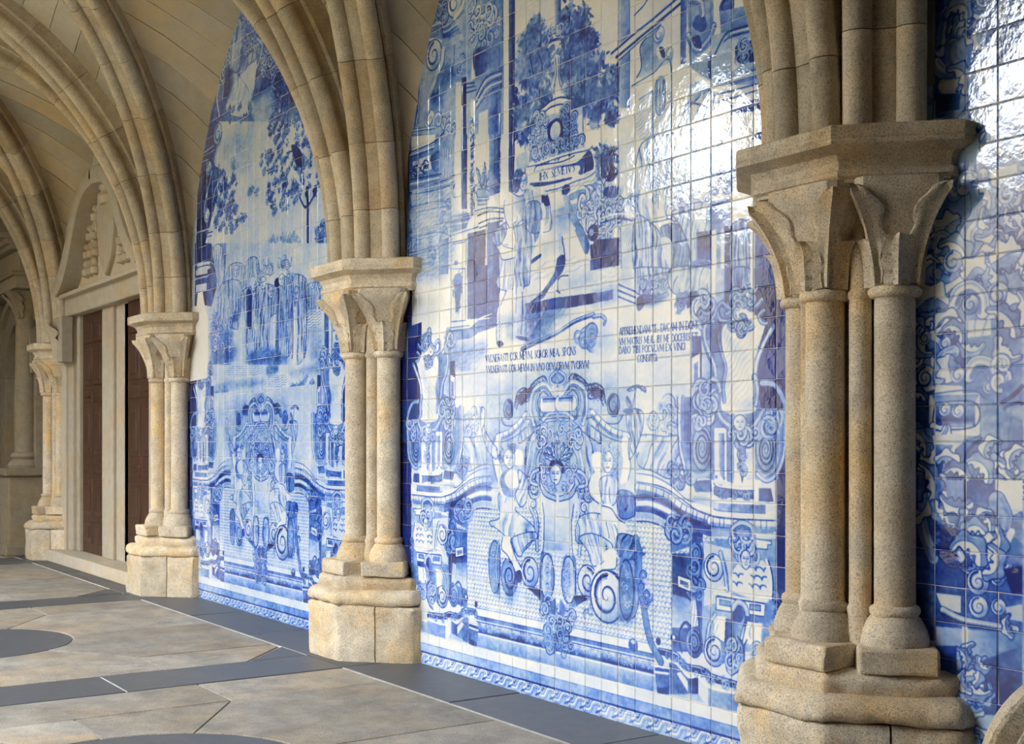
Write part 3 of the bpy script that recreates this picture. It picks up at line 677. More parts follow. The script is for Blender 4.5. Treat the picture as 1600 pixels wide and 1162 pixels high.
l 30 .1|-572.0,280.1 -570.3,275.1 -572.8,266.0
f .05|-610.7,289.1 -603.7,288.0 -602.4,282.9 -603.7,278.3 -606.3,272.8 -609.8,278.2 -611.6,284.4
l 6 .75|-610.7,289.1 -611.8,284.4 -609.8,277.7 -606.3,272.8
g .1 .4 0|-602.9,288.8 -595.1,290.5 -590.1,288.7 -591.7,281.3 -597.7,277.4 -602.0,278.0
l 6 .7|-603.7,292.9 -596.8,289.3 -591.7,289.0
f .06|-598.6,293.9 -590.9,293.6 -590.9,289.8 -596.8,289.8
C 1|-595.1,302.0 -587.1,291.5
r 16 34 .9 .5|-599.4,301.8 -593.4,303.7 -588.4,301.3 -594.3,300.0 -596.0,294.5 -600.3,293.3
l 22 .1|-590.1,293.5 -583.4,292.3 -578.5,289.6 -568.7,286.1
d 80 5 .45 .05|-614.3,259.8 -609.8,262.7 -601.1,259.1 -600.3,252.2 -601.1,243.6 -602.9,235.5 -615.1,236.8 -619.6,241.7 -615.1,249.1
f .06|-621.4,265.7 -616.0,263.5 -602.0,260.7 -601.1,253.3 -612.5,254.2 -616.0,259.0
l 6 .75|-622.3,262.8 -616.9,259.2 -612.5,254.2 -601.1,253.8
d 100 3 .7 .2|-623.2,270.9 -610.7,276.0 -609.0,272.8 -609.8,268.1 -616.0,263.5 -622.3,264.8
f .06|-609.0,267.5 -601.1,265.9 -600.3,261.4 -608.1,262.9
l 5 .7|-614.3,264.2 -610.7,261.8 -602.0,259.2
f .06|-608.1,235.5 -602.0,234.9 -605.5,230.4 -609.0,226.8 -613.4,222.2 -617.8,222.6 -615.1,228.4 -610.7,231.9
l 6 .75|-609.0,235.1 -614.3,228.3 -617.8,223.2
f .1|-598.1,230.7 -591.7,230.5 -591.3,220.3 -597.7,220.9
l 10 .5|-592.2,230.1 -591.6,220.3
f .06|-579.3,257.2 -573.6,257.9 -573.6,253.7 -580.1,250.7 -583.4,250.2
f .7|-583.4,250.2 -574.4,252.8 -573.6,251.3 -582.6,248.2
l 22 .05|-572.8,271.4 -573.6,265.9 -575.2,261.9 -578.5,259.0
f .1|-571.2,262.7 -566.4,262.1 -565.6,260.6 -570.3,260.3
f .08|-618.2,225.7 -611.8,225.9 -613.0,216.7 -614.3,206.1 -618.2,203.4 -620.2,209.3
l 6 .75|-619.5,223.7 -619.5,209.3 -618.2,203.4
h 60 16 4 .7 .7|-618.9,220.8 -612.4,220.2 -614.3,206.1 -618.9,204.9
f .75|-619.5,205.7 -614.3,206.1 -611.8,203.7 -616.9,202.6
f .12|-597.9,234.5 -590.5,233.7 -591.7,219.9 -592.9,208.8 -597.9,207.8
l 12 .55|-592.3,232.5 -592.3,218.5 -593.5,208.9
h 80 18 4 .7 .6|-597.2,218.9 -591.7,218.5 -592.9,207.4 -596.6,207.7
f .8|-599.1,207.8 -588.0,206.4 -585.6,204.1 -595.4,205.5
y .5 .8 25|-613.0,206.7 -595.4,207.6 -597.9,210.6 -605.4,209.7
y .55 .8 30|-610.5,219.3 -600.3,219.2 -600.3,214.3 -611.8,214.4
y .55 .8 40|-589.2,223.1 -558.7,222.4 -546.4,218.0 -559.8,211.8 -574.8,207.5 -588.0,207.1
G .6 .85 0|-589.2,225.9 -546.4,225.9 -525.0,225.8 -525.0,220.0 -558.7,220.4 -588.0,219.6
h 25 30 5 .6 .4|-588.0,218.2 -557.5,220.3 -546.4,217.3 -574.8,206.1 -588.0,205.7
l 26 .65|-592.9,199.7 -574.8,203.4 -557.5,206.9 -542.0,211.7 -525.0,214.2
l 8 .2|-592.9,200.1 -574.8,203.9 -557.5,207.5 -542.0,212.2 -525.0,214.6
y .5 .8 25|-588.0,207.1 -569.0,209.8 -564.4,208.1 -585.6,202.7
r 10 60 .65 .35|-542.0,205.1 -525.0,204.5 -525.0,200.0 -542.0,201.2
y .4 .7 40|-554.1,202.0 -525.0,202.6 -525.0,198.8 -546.4,199.5
l 24 .6|-525.0,212.9 -518.8,213.0 -514.7,210.8 -515.7,208.3
l 8 .2|-525.0,213.2 -518.8,213.4 -514.2,210.7
y .55 .7 20|-518.8,209.8 -508.6,207.8 -510.6,207.3 -517.8,207.8
y .55 .9 30|-525.0,225.8 -514.7,226.0 -504.1,225.6 -504.1,221.8 -514.7,220.3 -525.0,220.6
y .35 .7 40|-525.0,202.6 -508.6,202.7 -504.6,198.7 -525.0,197.5
y .35 .7 40|-525.0,196.2 -512.7,196.7 -506.6,193.1 -525.0,193.6
y .4 .7 40|-494.8,183.8 -470.5,185.6 -449.3,184.4 -449.3,179.8 -470.5,180.8 -494.8,180.7
y .5 .7 40|-504.6,179.8 -476.0,181.0 -449.3,179.8 -449.3,173.9 -476.0,175.0 -504.6,176.1
r 26 50 .6 .15|-480.6,177.0 -449.3,177.4 -449.3,171.6 -470.5,173.0
h 4 26 4 .5 .4|-525.0,232.2 -504.6,235.1 -504.6,225.0 -525.0,225.8
G .3 .5 0|-502.7,376.3 -494.8,373.9 -494.8,318.2 -503.2,320.0
h 70 16 4 .55 .5|-501.7,376.0 -497.3,374.7 -497.3,319.9 -501.7,320.9
l 6 .75|-503.6,376.5 -504.1,318.4
l 6 .7|-494.8,373.9 -494.8,318.2
l 7 .8|-491.0,364.8 -484.3,367.2 -480.6,369.7
f .1|-510.6,350.8 -477.8,359.8 -456.2,366.1 -454.5,360.9 -470.5,355.9 -491.0,349.4 -504.6,345.5
l 12 .75|-509.6,349.9 -491.9,355.2 -476.0,358.7 -456.2,364.3
l 10 .05|-507.6,348.4 -490.0,353.4 -474.1,357.6 -455.3,362.3
l 14 .75|-505.6,347.0 -488.1,351.7 -472.3,355.9 -454.5,360.9
l 6 .75|-503.2,345.1 -486.2,350.3 -470.5,354.4
g .25 .4 90|-489.1,332.9 -485.3,336.8 -485.3,347.9 -479.7,351.2 -472.3,352.8 -468.7,346.5 -474.1,342.5 -470.5,336.7 -463.3,339.7 -461.5,334.4 -470.5,333.1 -483.4,331.5
l 8 .75|-489.1,332.3 -485.3,336.8 -486.2,346.9 -481.5,350.5
V 1.3 .08 .5|-471.8,349.7 -471.8,353.6
V 1.2 .08 .5|-464.2,338.1 -464.2,341.1
f .9|-471.8,343.1 -468.7,342.3 -466.9,337.6 -469.6,337.7
h 60 14 4 .6 .6|-483.4,346.1 -476.0,345.4 -472.3,336.0 -477.8,333.8 -483.4,333.9
l 7 .7|-492.9,328.9 -476.0,331.5 -463.3,333.7 -463.3,295.5
F .08|-487.2,320.7 -463.3,323.6 -463.3,295.5 -487.2,300.4
L 6 .6|-487.2,320.7 -476.9,322.6 -476.9,298.3
d 85 5 .7 .1|-474.1,326.8 -467.8,326.5 -467.8,312.1 -472.3,309.5 -475.0,316.2
G .6 .4 0|-455.8,362.4 -451.0,361.0 -451.9,329.7 -455.8,330.6
F .35|-451.0,361.0 -432.5,355.6 -432.5,315.7 -449.3,327.8
f .7|-446.7,346.4 -445.0,351.1 -439.2,350.0 -437.1,344.3 -440.8,342.4
t 30 .5|-448.4,360.2 -441.7,357.1 -440.0,350.8
t 28 .5 .1|-450.2,343.2 -444.2,334.7 -435.8,337.6 -432.5,343.0
f .8|-447.6,342.0 -442.5,341.2 -440.8,334.9 -445.9,336.8
l 22 .05|-443.3,329.8 -435.8,332.5 -428.5,337.4 -422.1,338.4
h 50 20 6 .85 .6|-435.8,329.6 -427.7,328.1 -429.3,320.6 -435.0,318.5
f .75|-435.8,329.0 -428.5,327.7 -431.7,320.0 -435.8,319.3
t 26 .4|-426.1,327.1 -424.5,321.6 -428.5,318.1
V 1 .5 .85|-423.7,349.6 -423.7,354.1
G .5 .3 90|-428.5,348.7 -401.3,345.2 -399.8,335.0 -427.7,338.3
G .4 .25 90|-434.2,338.9 -395.3,334.8 -395.3,306.8 -434.2,314.9
l 12 .75|-432.5,328.2 -426.1,335.6 -420.5,337.4 -399.8,336.1
b 20 14 .15 .6|-422.1,336.2 -399.0,334.3
l 8 .75|-425.3,333.7 -420.5,334.6 -398.3,333.0
F .15|-421.3,333.2 -401.3,329.4 -399.8,322.0 -421.3,318.6
f .75|-418.1,329.0 -412.7,329.7 -408.8,324.3 -408.8,321.0 -413.4,320.0 -417.3,323.2
f .9|-408.8,329.3 -403.5,327.9 -403.5,321.3 -408.8,319.9
f .08|-415.8,328.3 -412.7,328.1 -411.1,323.8 -413.4,322.2
r 8 40 .9 .3|-418.1,329.5 -403.5,327.3 -404.3,319.8 -416.6,321.9
l 8 .75|-432.5,316.2 -397.6,314.9
b 34 12 .2 .7|-422.1,314.3 -396.8,313.1
l 8 .75|-433.4,310.2 -408.8,308.9 -396.1,308.6
l 8 .05|-433.4,308.4 -408.8,307.5 -396.1,307.5
l 10 .8|-433.4,306.7 -408.8,305.6 -396.1,306.4
F .06|-424.5,304.7 -399.0,306.0 -399.0,303.3 -424.5,303.0
F .75|-421.3,302.9 -395.3,301.4 -395.3,296.0 -421.3,298.4
l 8 .05|-420.5,301.0 -402.8,300.4
F .08|-420.5,296.0 -402.8,296.0 -402.8,293.3 -420.5,292.6
F .8|-402.0,297.5 -394.6,298.0 -394.6,281.7 -408.1,284.4 -402.0,287.6
g .2 .5 0|-449.3,319.7 -435.8,315.3 -435.8,305.0 -447.6,303.0 -451.0,310.7
d 70 4 .5 .08|-456.2,304.8 -435.8,313.0 -432.5,304.3 -447.6,296.0 -454.5,296.2
l 9 .7|-454.5,305.6 -449.3,310.3 -435.8,305.0
h 30 20 4 .6 .5|-487.2,318.9 -463.3,320.6 -463.3,299.2 -487.2,300.4
F .1|-504.6,302.8 -491.0,302.5 -491.0,275.4 -503.6,276.3
l 6 .6|-504.1,302.7 -503.6,277.5
d 88 7 .6 .06|-487.2,295.6 -463.3,298.1 -435.8,292.5 -435.8,263.8 -447.6,257.6 -487.2,260.0
r 60 40 .7 .1|-476.0,291.6 -435.0,288.9 -435.0,260.3 -474.1,261.7
O 40 70 .85 .3|-518.8,299.9 -511.6,299.2 -511.6,291.6 -518.8,292.9
E .9|-515.7,291.0 -504.6,282.7
r 40 46 .75 .15|-518.8,282.0 -491.9,274.3 -491.9,259.5 -518.8,263.5
f .75|-515.7,280.2 -504.6,279.6 -505.6,274.1 -514.7,275.6
l 10 .05|-518.8,264.8 -503.6,265.0 -491.9,261.4
l 10 .75|-518.8,262.2 -504.6,262.6 -491.9,259.5
E .9|-525.0,261.8 -520.9,254.2
G .7 .9 90|-525.0,254.1 -503.2,252.4 -503.2,238.0 -518.8,237.9 -525.0,238.0
h 5 26 5 .9 .4|-525.0,253.4 -503.2,251.8 -503.2,238.6 -525.0,238.6
F .1|-502.7,258.6 -491.0,259.4 -491.9,232.2 -501.7,233.3
h 70 14 4 .45 .6|-501.2,254.0 -492.9,254.7 -492.9,232.3 -500.7,233.2
L 6 .7|-502.2,257.3 -501.7,233.3
L 6 .7|-491.9,257.0 -491.9,232.2
d 92 6 .75 .12|-490.5,260.5 -477.8,256.2 -468.7,246.5 -463.3,229.0 -490.0,232.0
d 80 5 .85 .4|-470.5,252.7 -456.2,251.9 -449.3,238.1 -449.3,232.2 -461.5,231.9 -463.3,241.0
f .1|-470.5,247.3 -462.4,245.1 -462.4,233.8 -466.0,234.8
d 85 6 .6 .15|-461.5,259.8 -434.2,260.1 -434.2,247.6 -435.8,225.9 -449.3,231.1 -449.3,239.2 -456.2,251.9
G .6 .85 90|-444.2,246.7 -434.6,246.5 -434.6,232.2 -443.3,233.8
g .3 .6 0|-448.4,233.3 -435.8,231.8 -436.7,226.0 -448.4,227.3
G .5 .3 0|-435.0,260.3 -421.3,260.3 -421.3,244.6 -434.2,246.4
F .05|-433.4,246.3 -430.9,246.5 -430.9,225.4 -433.4,225.7
F .4|-430.8,246.5 -427.7,246.1 -427.7,225.0 -430.8,225.4
F .1|-427.5,246.0 -425.7,246.3 -425.7,224.8 -427.5,225.0
G .75 .9 0|-425.3,246.9 -420.5,246.7 -420.5,224.2 -425.3,224.7
G .3 .5 90|-420.5,247.8 -408.8,248.4 -408.8,222.9 -420.5,224.2
d 90 4 .85 .2|-420.5,245.6 -410.4,246.4 -409.6,223.0 -420.5,224.2
F .06|-408.4,246.1 -405.8,246.3 -405.8,222.6 -408.4,222.9
G .75 .92 0|-405.4,247.8 -385.2,248.0 -385.2,220.3 -405.4,222.5
y .55 .5 40|-402.8,245.3 -395.3,245.3 -395.3,235.5 -401.3,234.7
r 24 40 .8 .3|-432.5,288.4 -420.5,289.3 -420.5,262.4 -432.5,262.1
h 20 18 5 .75 .5|-434.2,256.7 -421.3,256.9 -421.3,250.2 -434.2,249.8
l 8 .75|-434.2,257.8 -421.3,259.2
d 88 7 .7 .12|-491.0,234.8 -463.3,231.5 -463.3,228.0 -466.9,220.0 -485.3,220.6 -491.0,224.9
r 40 30 .75 .2|-487.2,226.9 -463.3,226.8 -463.3,220.3 -485.3,221.2
d 80 5 .6 .15|-463.3,231.5 -434.2,228.2 -435.8,219.2 -444.2,218.3 -461.5,219.5
F .1|-502.2,236.0 -491.5,234.8 -490.5,223.6 -502.7,228.0
h 70 14 4 .45 .6|-501.2,235.9 -493.9,235.1 -493.9,226.4 -500.7,229.0
l 9 .7|-504.1,228.1 -490.5,223.0
l 9 .06|-504.1,226.5 -490.0,221.4
l 9 .7|-504.1,225.0 -490.0,219.9
l 9 .05|-504.1,223.4 -490.0,218.3
l 8 .7|-504.1,221.8 -490.0,216.8
f .75|-489.1,219.2 -484.3,219.9 -483.4,214.9 -488.1,212.9
y .75 .8 14|-485.3,219.4 -470.5,219.2 -463.3,219.1 -470.5,215.6 -482.5,214.9
f .55|-458.8,218.6 -452.7,218.6 -451.0,213.8 -455.3,209.5 -458.8,213.3
r 10 30 .85 .4|-458.8,218.6 -451.9,218.5 -452.7,210.4 -458.0,211.5
f .8|-449.3,218.3 -442.5,217.9 -444.2,214.3 -451.0,210.8
G .2 .4 0|-435.8,228.4 -422.1,226.8 -422.1,202.1 -435.8,204.3
F .05|-433.8,228.1 -431.1,227.8 -431.7,205.1 -433.8,205.3
G .75 .9 0|-425.3,227.2 -420.5,226.6 -420.5,208.1 -425.3,208.5
G .4 .25 90|-420.5,226.6 -408.1,225.2 -408.1,217.5 -420.5,217.6
d 90 3 .85 .3|-419.7,226.5 -408.8,225.3 -408.8,218.1 -419.7,218.1
F .06|-408.4,225.2 -405.8,224.9 -405.8,218.3 -408.4,218.6
F .06|-1166.7,185.0 -802.4,185.0 -802.4,545.0 -1166.7,545.0
F .55|-1110.0,442.8 -1096.5,465.1 -1075.5,488.6 -1057.6,509.3 -1040.2,525.7 -1028.0,536.9 -999.7,528.4 -963.8,489.8 -921.7,446.3 -878.5,393.3
r 60 60 .8 .25|-1040.2,535.0 -999.7,523.0 -950.8,474.2 -972.6,471.3 -1037.7,495.6
r 40 80 .75 .15|-1062.6,502.2 -1028.0,493.0 -1032.8,473.2 -1083.3,475.3 -1075.5,488.6
d 75 4 .7 .15|-1047.6,513.1 -1023.2,511.8 -1028.0,472.9 -1045.1,477.2
d 50 5 .75 .2|-1023.2,471.7 -999.7,478.3 -988.2,471.8 -1009.0,464.6 -1025.6,465.0
t 40 .5|-986.0,485.4 -977.0,477.7 -981.5,468.3 -988.2,463.0
f .08|-1028.0,463.8 -999.7,467.6 -988.2,468.3 -990.5,456.4 -999.7,437.2 -1018.4,437.9 -1037.7,455.1
d 70 4 .4 .06|-1040.2,470.4 -1018.4,457.8 -1004.3,443.7 -1018.4,434.3 -1052.5,445.6 -1052.5,454.9
f .06|-1052.5,447.4 -999.7,437.2 -999.7,428.3 -1018.4,427.0 -1052.5,438.1
O 90 50 .85 .3|-1052.5,443.7 -999.7,434.6 -1004.3,420.2 -1057.6,431.6
t 40 .3|-1075.5,467.8 -1080.7,457.6 -1075.5,441.3
t 30 .4|-1062.6,472.2 -1065.2,461.6 -1067.7,454.6
y .85 .7 30|-1057.6,480.3 -1040.2,470.4 -1047.6,453.7 -1062.6,451.6
y .85 .7 30|-995.1,443.3 -972.6,441.5 -977.0,432.1 -997.4,434.9
Y .12 .8 40|-995.1,436.2 -959.4,433.2 -957.3,410.1 -995.1,418.2
O 700 46 .8 .1|-977.0,474.2 -942.4,461.7 -919.6,444.1 -897.7,422.2 -878.5,393.3 -957.3,410.1 -955.1,432.2
r 20 60 .8 .2|-977.0,467.2 -950.8,467.3 -942.4,446.3 -977.0,449.6
y .06 .95 90|-1067.7,422.5 -901.7,393.3 -863.6,350.2 -858.1,296.6 -1121.0,331.5 -1096.5,382.2
G .85 .6 0|-1135.0,333.3 -1129.3,397.7 -1112.7,443.4 -1075.5,435.4 -1085.9,397.6 -1070.3,390.9 -1078.1,369.6 -1099.2,344.2 -1110.0,330.0
V 1.4 .08 .5|-1078.1,424.6 -1078.1,434.1
t 30 .4|-1072.9,416.0 -1083.3,408.5 -1085.9,401.4
l 8 .05|-1126.5,413.9 -1088.5,416.2
l 9 .8|-1126.5,417.9 -1088.5,419.1
l 9 .8|-1126.5,411.0 -1091.2,412.9
l 8 .05|-1126.5,407.1 -1101.9,406.3
V 1.4 .08 .6|-1100.5,397.4 -1100.5,404.1
t 26 .5|-1093.8,393.3 -1101.9,381.2 -1110.0,369.0 -1112.7,359.7
t 22 .5|-1075.5,395.7 -1075.5,382.4 -1085.9,374.7 -1091.2,366.0
V 1.3 .08 .5|-1105.9,354.8 -1105.9,361.6
l 9 .05|-1132.1,343.0 -1099.2,342.2
l 9 .8|-1135.0,339.4 -1091.2,338.2
l 8 .8|-1135.0,336.5 -1093.8,334.8
O 140 46 .85 .3|-1072.9,400.9 -1060.1,389.1 -1057.6,371.8 -1072.9,370.6
O 60 50 .6 .2|-1040.2,393.8 -1030.4,389.2 -1032.8,384.1 -1042.6,385.9
O 140 50 .75 .2|-1047.6,383.1 -1030.4,378.2 -1028.0,361.3 -1037.7,357.4 -1062.6,363.3 -1062.6,367.0
O 300 56 .8 .2|-1091.2,367.9 -1032.8,354.8 -1013.7,340.9 -1028.0,332.1 -1083.3,336.2
O 60 50 .45 .15|-1009.0,361.8 -995.1,364.8 -983.7,355.8 -999.7,356.7
Y .3 .7 60|-1052.5,417.5 -999.7,407.6 -1004.3,391.5 -1047.6,397.9
Y .35 .7 50|-1050.1,394.7 -1004.3,387.9 -1009.0,381.6 -1047.6,388.7
O 900 44 .8 .1|-966.0,412.0 -878.5,393.3 -863.6,366.1 -882.3,358.4 -921.7,357.2 -942.4,362.6 -979.2,374.4 -979.2,386.7 -963.8,394.2
O 500 44 .8 .12|-942.4,360.8 -858.1,353.9 -850.8,336.8 -871.0,337.0 -901.7,340.5 -911.6,332.1 -934.0,333.9 -959.4,336.2 -968.2,346.2 -970.4,358.8
f .75|-917.6,382.4 -901.7,376.8 -891.9,363.4 -905.6,364.3
l 40 .85|-888.0,343.1 -886.1,329.8 -886.1,300.3
l 12 .3|-881.4,342.0 -881.4,320.9 -880.4,299.5
l 22 .8|-901.7,338.8 -890.0,328.8 -874.7,336.0 -872.9,342.2
l 14 .8|-925.7,378.1 -909.6,376.7 -903.6,371.4
O 160 50 .75 .2|-871.0,314.5 -841.9,313.4 -841.9,294.4 -867.3,297.8
O 160 46 .5 .15|-959.4,317.1 -909.6,311.1 -893.8,301.3 -959.4,310.0
F .1|-1137.8,333.7 -840.1,294.2 -827.9,202.7 -1101.9,216.8
Y .15 .8 40|-1057.6,323.1 -963.8,310.6 -968.2,302.5 -1052.5,307.5
G .85 .6 0|-1137.8,333.7 -1093.8,327.9 -1080.7,307.1 -1080.7,288.1 -1093.8,270.3 -1137.8,274.3
F .08|-1132.1,314.2 -1099.2,312.2 -1096.5,305.2 -1132.1,304.4
l 9 .8|-1137.8,316.9 -1101.9,315.4 -1085.9,309.7
l 8 .05|-1137.8,312.9 -1099.2,311.2 -1083.3,304.6
l 9 .8|-1137.8,309.9 -1099.2,308.4 -1083.3,298.9
F .08|-1135.0,307.6 -1104.6,306.1 -1104.6,301.3 -1135.0,302.7
l 9 .8|-1137.8,301.0 -1101.9,300.0 -1085.9,293.4
l 8 .05|-1137.8,299.5 -1101.9,298.5
F .08|-1135.0,293.8 -1107.3,292.8 -1107.3,286.1 -1135.0,286.9
l 9 .8|-1137.8,285.2 -1104.6,283.9
l 9 .8|-1137.8,276.3 -1104.6,277.1
G .2 .5 0|-1083.3,326.5 -1057.6,323.1 -1062.6,278.7 -1080.7,280.5
d 90 4 .6 .1|-1091.2,321.8 -1067.7,320.6 -1065.2,290.3 -1078.1,289.7
d 85 7 .65 .06|-1052.5,301.0 -1018.4,299.7 -1011.3,280.9 -1023.2,276.6 -1057.6,278.2
d 80 8 .7 .12|-1011.3,299.8 -986.0,300.3 -981.5,272.5 -1009.0,273.4
d 88 7 .7 .15|-1070.3,287.0 -1023.2,283.9 -1028.0,249.7 -1037.7,245.0 -1078.1,259.4
d 92 8 .8 .1|-1023.2,274.8 -990.5,275.1 -977.0,242.2 -986.0,225.2 -1009.0,221.2 -1013.7,254.0
d 85 8 .8 .1|-988.2,276.7 -946.6,272.4 -942.4,253.2 -959.4,247.7 -963.8,223.8 -981.5,224.9 -986.0,251.7
d 90 8 .85 .2|-944.5,277.3 -917.6,274.4 -913.6,245.6 -919.6,216.0 -946.6,217.6 -946.6,243.3
d 88 7 .8 .1|-919.6,276.3 -890.0,273.1 -886.1,248.2 -884.2,230.2 -893.8,211.2 -911.6,208.9 -913.6,240.6
d 92 5 .6 .1|-886.1,267.8 -858.1,264.8 -858.1,247.3 -882.3,247.9
f .05|-959.4,244.3 -950.8,243.6 -950.8,212.7 -961.6,211.5
f .05|-913.6,249.0 -905.6,248.3 -907.6,210.3 -915.6,209.1
C 1|-999.7,283.2 -988.2,274.0
C 1|-963.8,274.1 -950.8,264.2
C -1|-913.6,269.0 -901.7,256.2
C 1|-1040.2,300.5 -1025.6,290.6
r 30 50 .7 .15|-988.2,297.9 -921.7,293.3 -901.7,275.2 -986.0,284.4
f .8|-1011.3,274.5 -999.7,273.4 -999.7,243.9 -1009.0,248.2
f .05|-889.0,246.8 -861.7,246.1 -862.7,233.4 -888.0,234.5
h 4 22 6 .5 .8|-887.1,246.3 -863.6,245.4 -864.5,234.3 -886.1,235.2
Y .35 .8 40|-882.3,232.5 -859.9,231.6 -859.9,209.3 -882.3,212.2
E .1|-1004.3,286.4 -990.5,278.7
E .75|-950.8,279.7 -938.2,272.4
C -1|-981.5,283.9 -968.2,273.7
C 1|-942.4,282.2 -929.9,272.3
C 1|-882.3,272.2 -872.9,264.0
C -1|-869.1,270.8 -859.9,262.6
l 12 .85|-1006.6,274.1 -1009.0,253.6 -1011.3,226.8
l 12 .85|-972.6,270.7 -977.0,250.9 -981.5,226.7
l 12 .85|-942.4,271.1 -944.5,243.1 -946.6,218.4
l 12 .85|-917.6,271.1 -913.6,240.6 -915.6,212.4
l 12 .85|-891.9,268.4 -888.0,243.5 -891.9,211.9
l 10 .05|-995.1,272.0 -992.8,246.9 -999.7,226.0
l 10 .05|-929.9,267.3 -929.9,241.9 -934.0,217.7
l 10 .05|-899.7,256.0 -899.7,236.2 -901.7,211.6
h 70 22 5 .8 .5|-1018.4,274.3 -886.1,266.1 -886.1,243.3 -1009.0,248.2
l 14 .05|-848.1,246.5 -848.1,204.7
l 10 .7|-843.7,246.1 -843.7,204.5
l 10 .05|-840.1,245.7 -840.1,204.3
r 16 50 .75 .3|-838.4,244.0 -821.0,242.5 -817.6,207.0 -838.4,205.0
F .6|-856.3,253.5 -849.0,254.4 -849.0,203.8 -856.3,204.2
y .6 .8 40|-1093.8,226.2 -1052.5,231.2 -1032.8,228.1 -1057.6,214.5 -1093.8,216.4
y .65 .8 30|-1009.0,221.2 -963.8,223.8 -921.7,214.4 -942.4,208.6 -1004.3,211.8
y .6 .8 40|-1088.5,254.5 -1042.6,245.3 -1052.5,229.3 -1093.8,226.2
O 120 60 .55 .1|-1091.2,264.3 -1037.7,261.5 -1032.8,250.1 -1083.3,250.3
r 20 60 .7 .2|-1091.2,260.5 -1013.7,243.2 -1032.8,228.1 -1088.5,231.6
F .06|-1096.5,216.5 -859.9,204.4 -863.6,178.2 -1093.8,184.7
h 5 20 5 .5 .75|-1050.1,212.3 -981.5,210.6 -977.0,202.5 -1047.6,203.8
h 5 20 5 .5 .75|-967.1,199.0 -927.8,199.4 -929.9,191.1 -966.0,191.1
y .5 .8 30|-1078.1,197.6 -986.0,198.5 -972.6,194.4 -1032.8,193.1 -1075.5,193.7
y .5 .8 30|-1093.8,192.4 -1052.5,192.9 -1057.6,187.5 -1093.8,187.6
y .5 .8 30|-1045.1,179.7 -1009.0,183.2 -1009.0,178.7 -1037.7,177.6
y .55 .8 30|-921.7,201.7 -863.6,204.6 -863.6,199.8 -901.7,198.3
y .5 .8 40|-919.6,183.2 -863.6,188.6 -867.3,180.7 -901.7,180.1
y .6 .7 16|-966.0,209.8 -942.4,206.9 -950.8,201.3 -966.0,200.3
O 90 50 .6 .2|-927.8,187.6 -886.1,198.4 -876.6,193.1 -911.6,182.9
y .45 .8 40|-963.8,182.8 -872.9,178.5 -874.7,173.7 -942.4,175.3
O 140 40 .55 .2|-1085.9,170.2 -1018.4,173.5 -1018.4,163.6 -1083.3,162.5
O 60 40 .5 .2|-1083.3,162.5 -1067.7,162.4 -1072.9,147.3 -1083.3,147.3
F .10 s|-727.3,0.0 -388.6,0.0 -388.6,190.0 -727.3,190.0
F .22 s|-727.3,-5.0 -388.6,-5.0 -388.6,8.0 -727.3,8.0
W 140 72 s|-727.3,0.4 -388.6,0.4
F .85 s|-727.3,7.4 -388.6,7.4 -388.6,8.6 -727.3,8.6
G .22 .42 0 s|-727.3,8.6 -388.6,8.6 -388.6,13.8 -727.3,13.8
F .04 s|-727.3,13.8 -388.6,13.8 -388.6,19.6 -727.3,19.6
L 4 .55 s|-727.3,13.8 -388.6,13.8
F .25 s|-727.3,19.6 -388.6,19.6 -388.6,28.0 -727.3,28.0
F .04 s|-727.3,19.6 -388.6,19.6 -388.6,21.0 -727.3,21.0
F .02 s|-727.3,28.0 -388.6,28.0 -388.6,29.6 -727.3,29.6
F .06 s|-727.3,37.0 -388.6,37.0 -388.6,45.0 -727.3,45.0
F .05 s|-685.4,44.0 -414.5,44.0 -414.5,105.0 -685.4,105.0
K 26 .5 s|-677.5,44.0 -427.2,44.0 -427.2,108.0 -677.5,108.0
H 62 30 4 .6 .35 s|-677.5,44.0 -427.2,44.0 -427.2,108.0 -677.5,108.0
F .24 s|-641.8,20.5 -475.4,20.5 -475.4,28.0 -641.8,28.0
G .45 .2 90 .8 s|-641.8,20.5 -475.4,20.5 -475.4,28.0 -641.8,28.0
F .12 s|-641.8,29.6 -475.4,29.6 -475.4,35.6 -641.8,35.6
G .85 .15 90 s|-641.8,29.6 -475.4,29.6 -475.4,34.0 -641.8,34.0
R 150 16 .6 .1 s|-639.6,31.0 -476.8,31.0 -476.8,35.0 -639.6,35.0
L 6 .7 s|-641.8,29.4 -475.4,29.4
L 6 .7 s|-641.8,35.8 -475.4,35.8
F .5 s|-641.8,37.0 -475.4,37.0 -475.4,39.2 -641.8,39.2
L 4 .8 s|-641.8,39.2 -475.4,39.2
F .05 s|-641.8,39.5 -475.4,39.5 -475.4,44.1 -641.8,44.1
L 4 .6 s|-641.8,44.1 -475.4,44.1
F .75 ms|-475.2,32.8 -464.2,33.3 -464.2,20.8 -473.2,19.9
F .55 ms|-474.1,30.0 -465.0,30.5 -465.0,24.2 -473.6,22.8
F .55 ms|-464.2,37.5 -458.8,37.0 -450.1,31.9 -450.6,23.4 -463.7,21.2
F .08 ms|-458.8,32.3 -455.8,33.4 -450.6,29.5 -450.6,24.8
G .6 .8 0 ms|-450.6,32.4 -443.3,33.0 -443.3,24.6 -450.6,23.7
F .08 ms|-443.3,32.4 -436.2,28.9 -436.2,19.8 -443.3,24.6
G .3 .5 0 ms|-436.2,28.9 -413.5,29.3 -414.6,20.8 -436.2,20.3
L 12 .03 ms|-475.0,30.4 -465.0,31.1
l 12 .03 ms|-464.2,37.5 -458.8,37.0 -450.1,31.9 -443.3,33.0 -435.0,29.1 -413.5,29.6
l 26 .8 ms|-472.3,41.1 -458.8,40.0 -452.7,36.2 -440.8,35.7 -433.4,33.4 -414.2,32.6
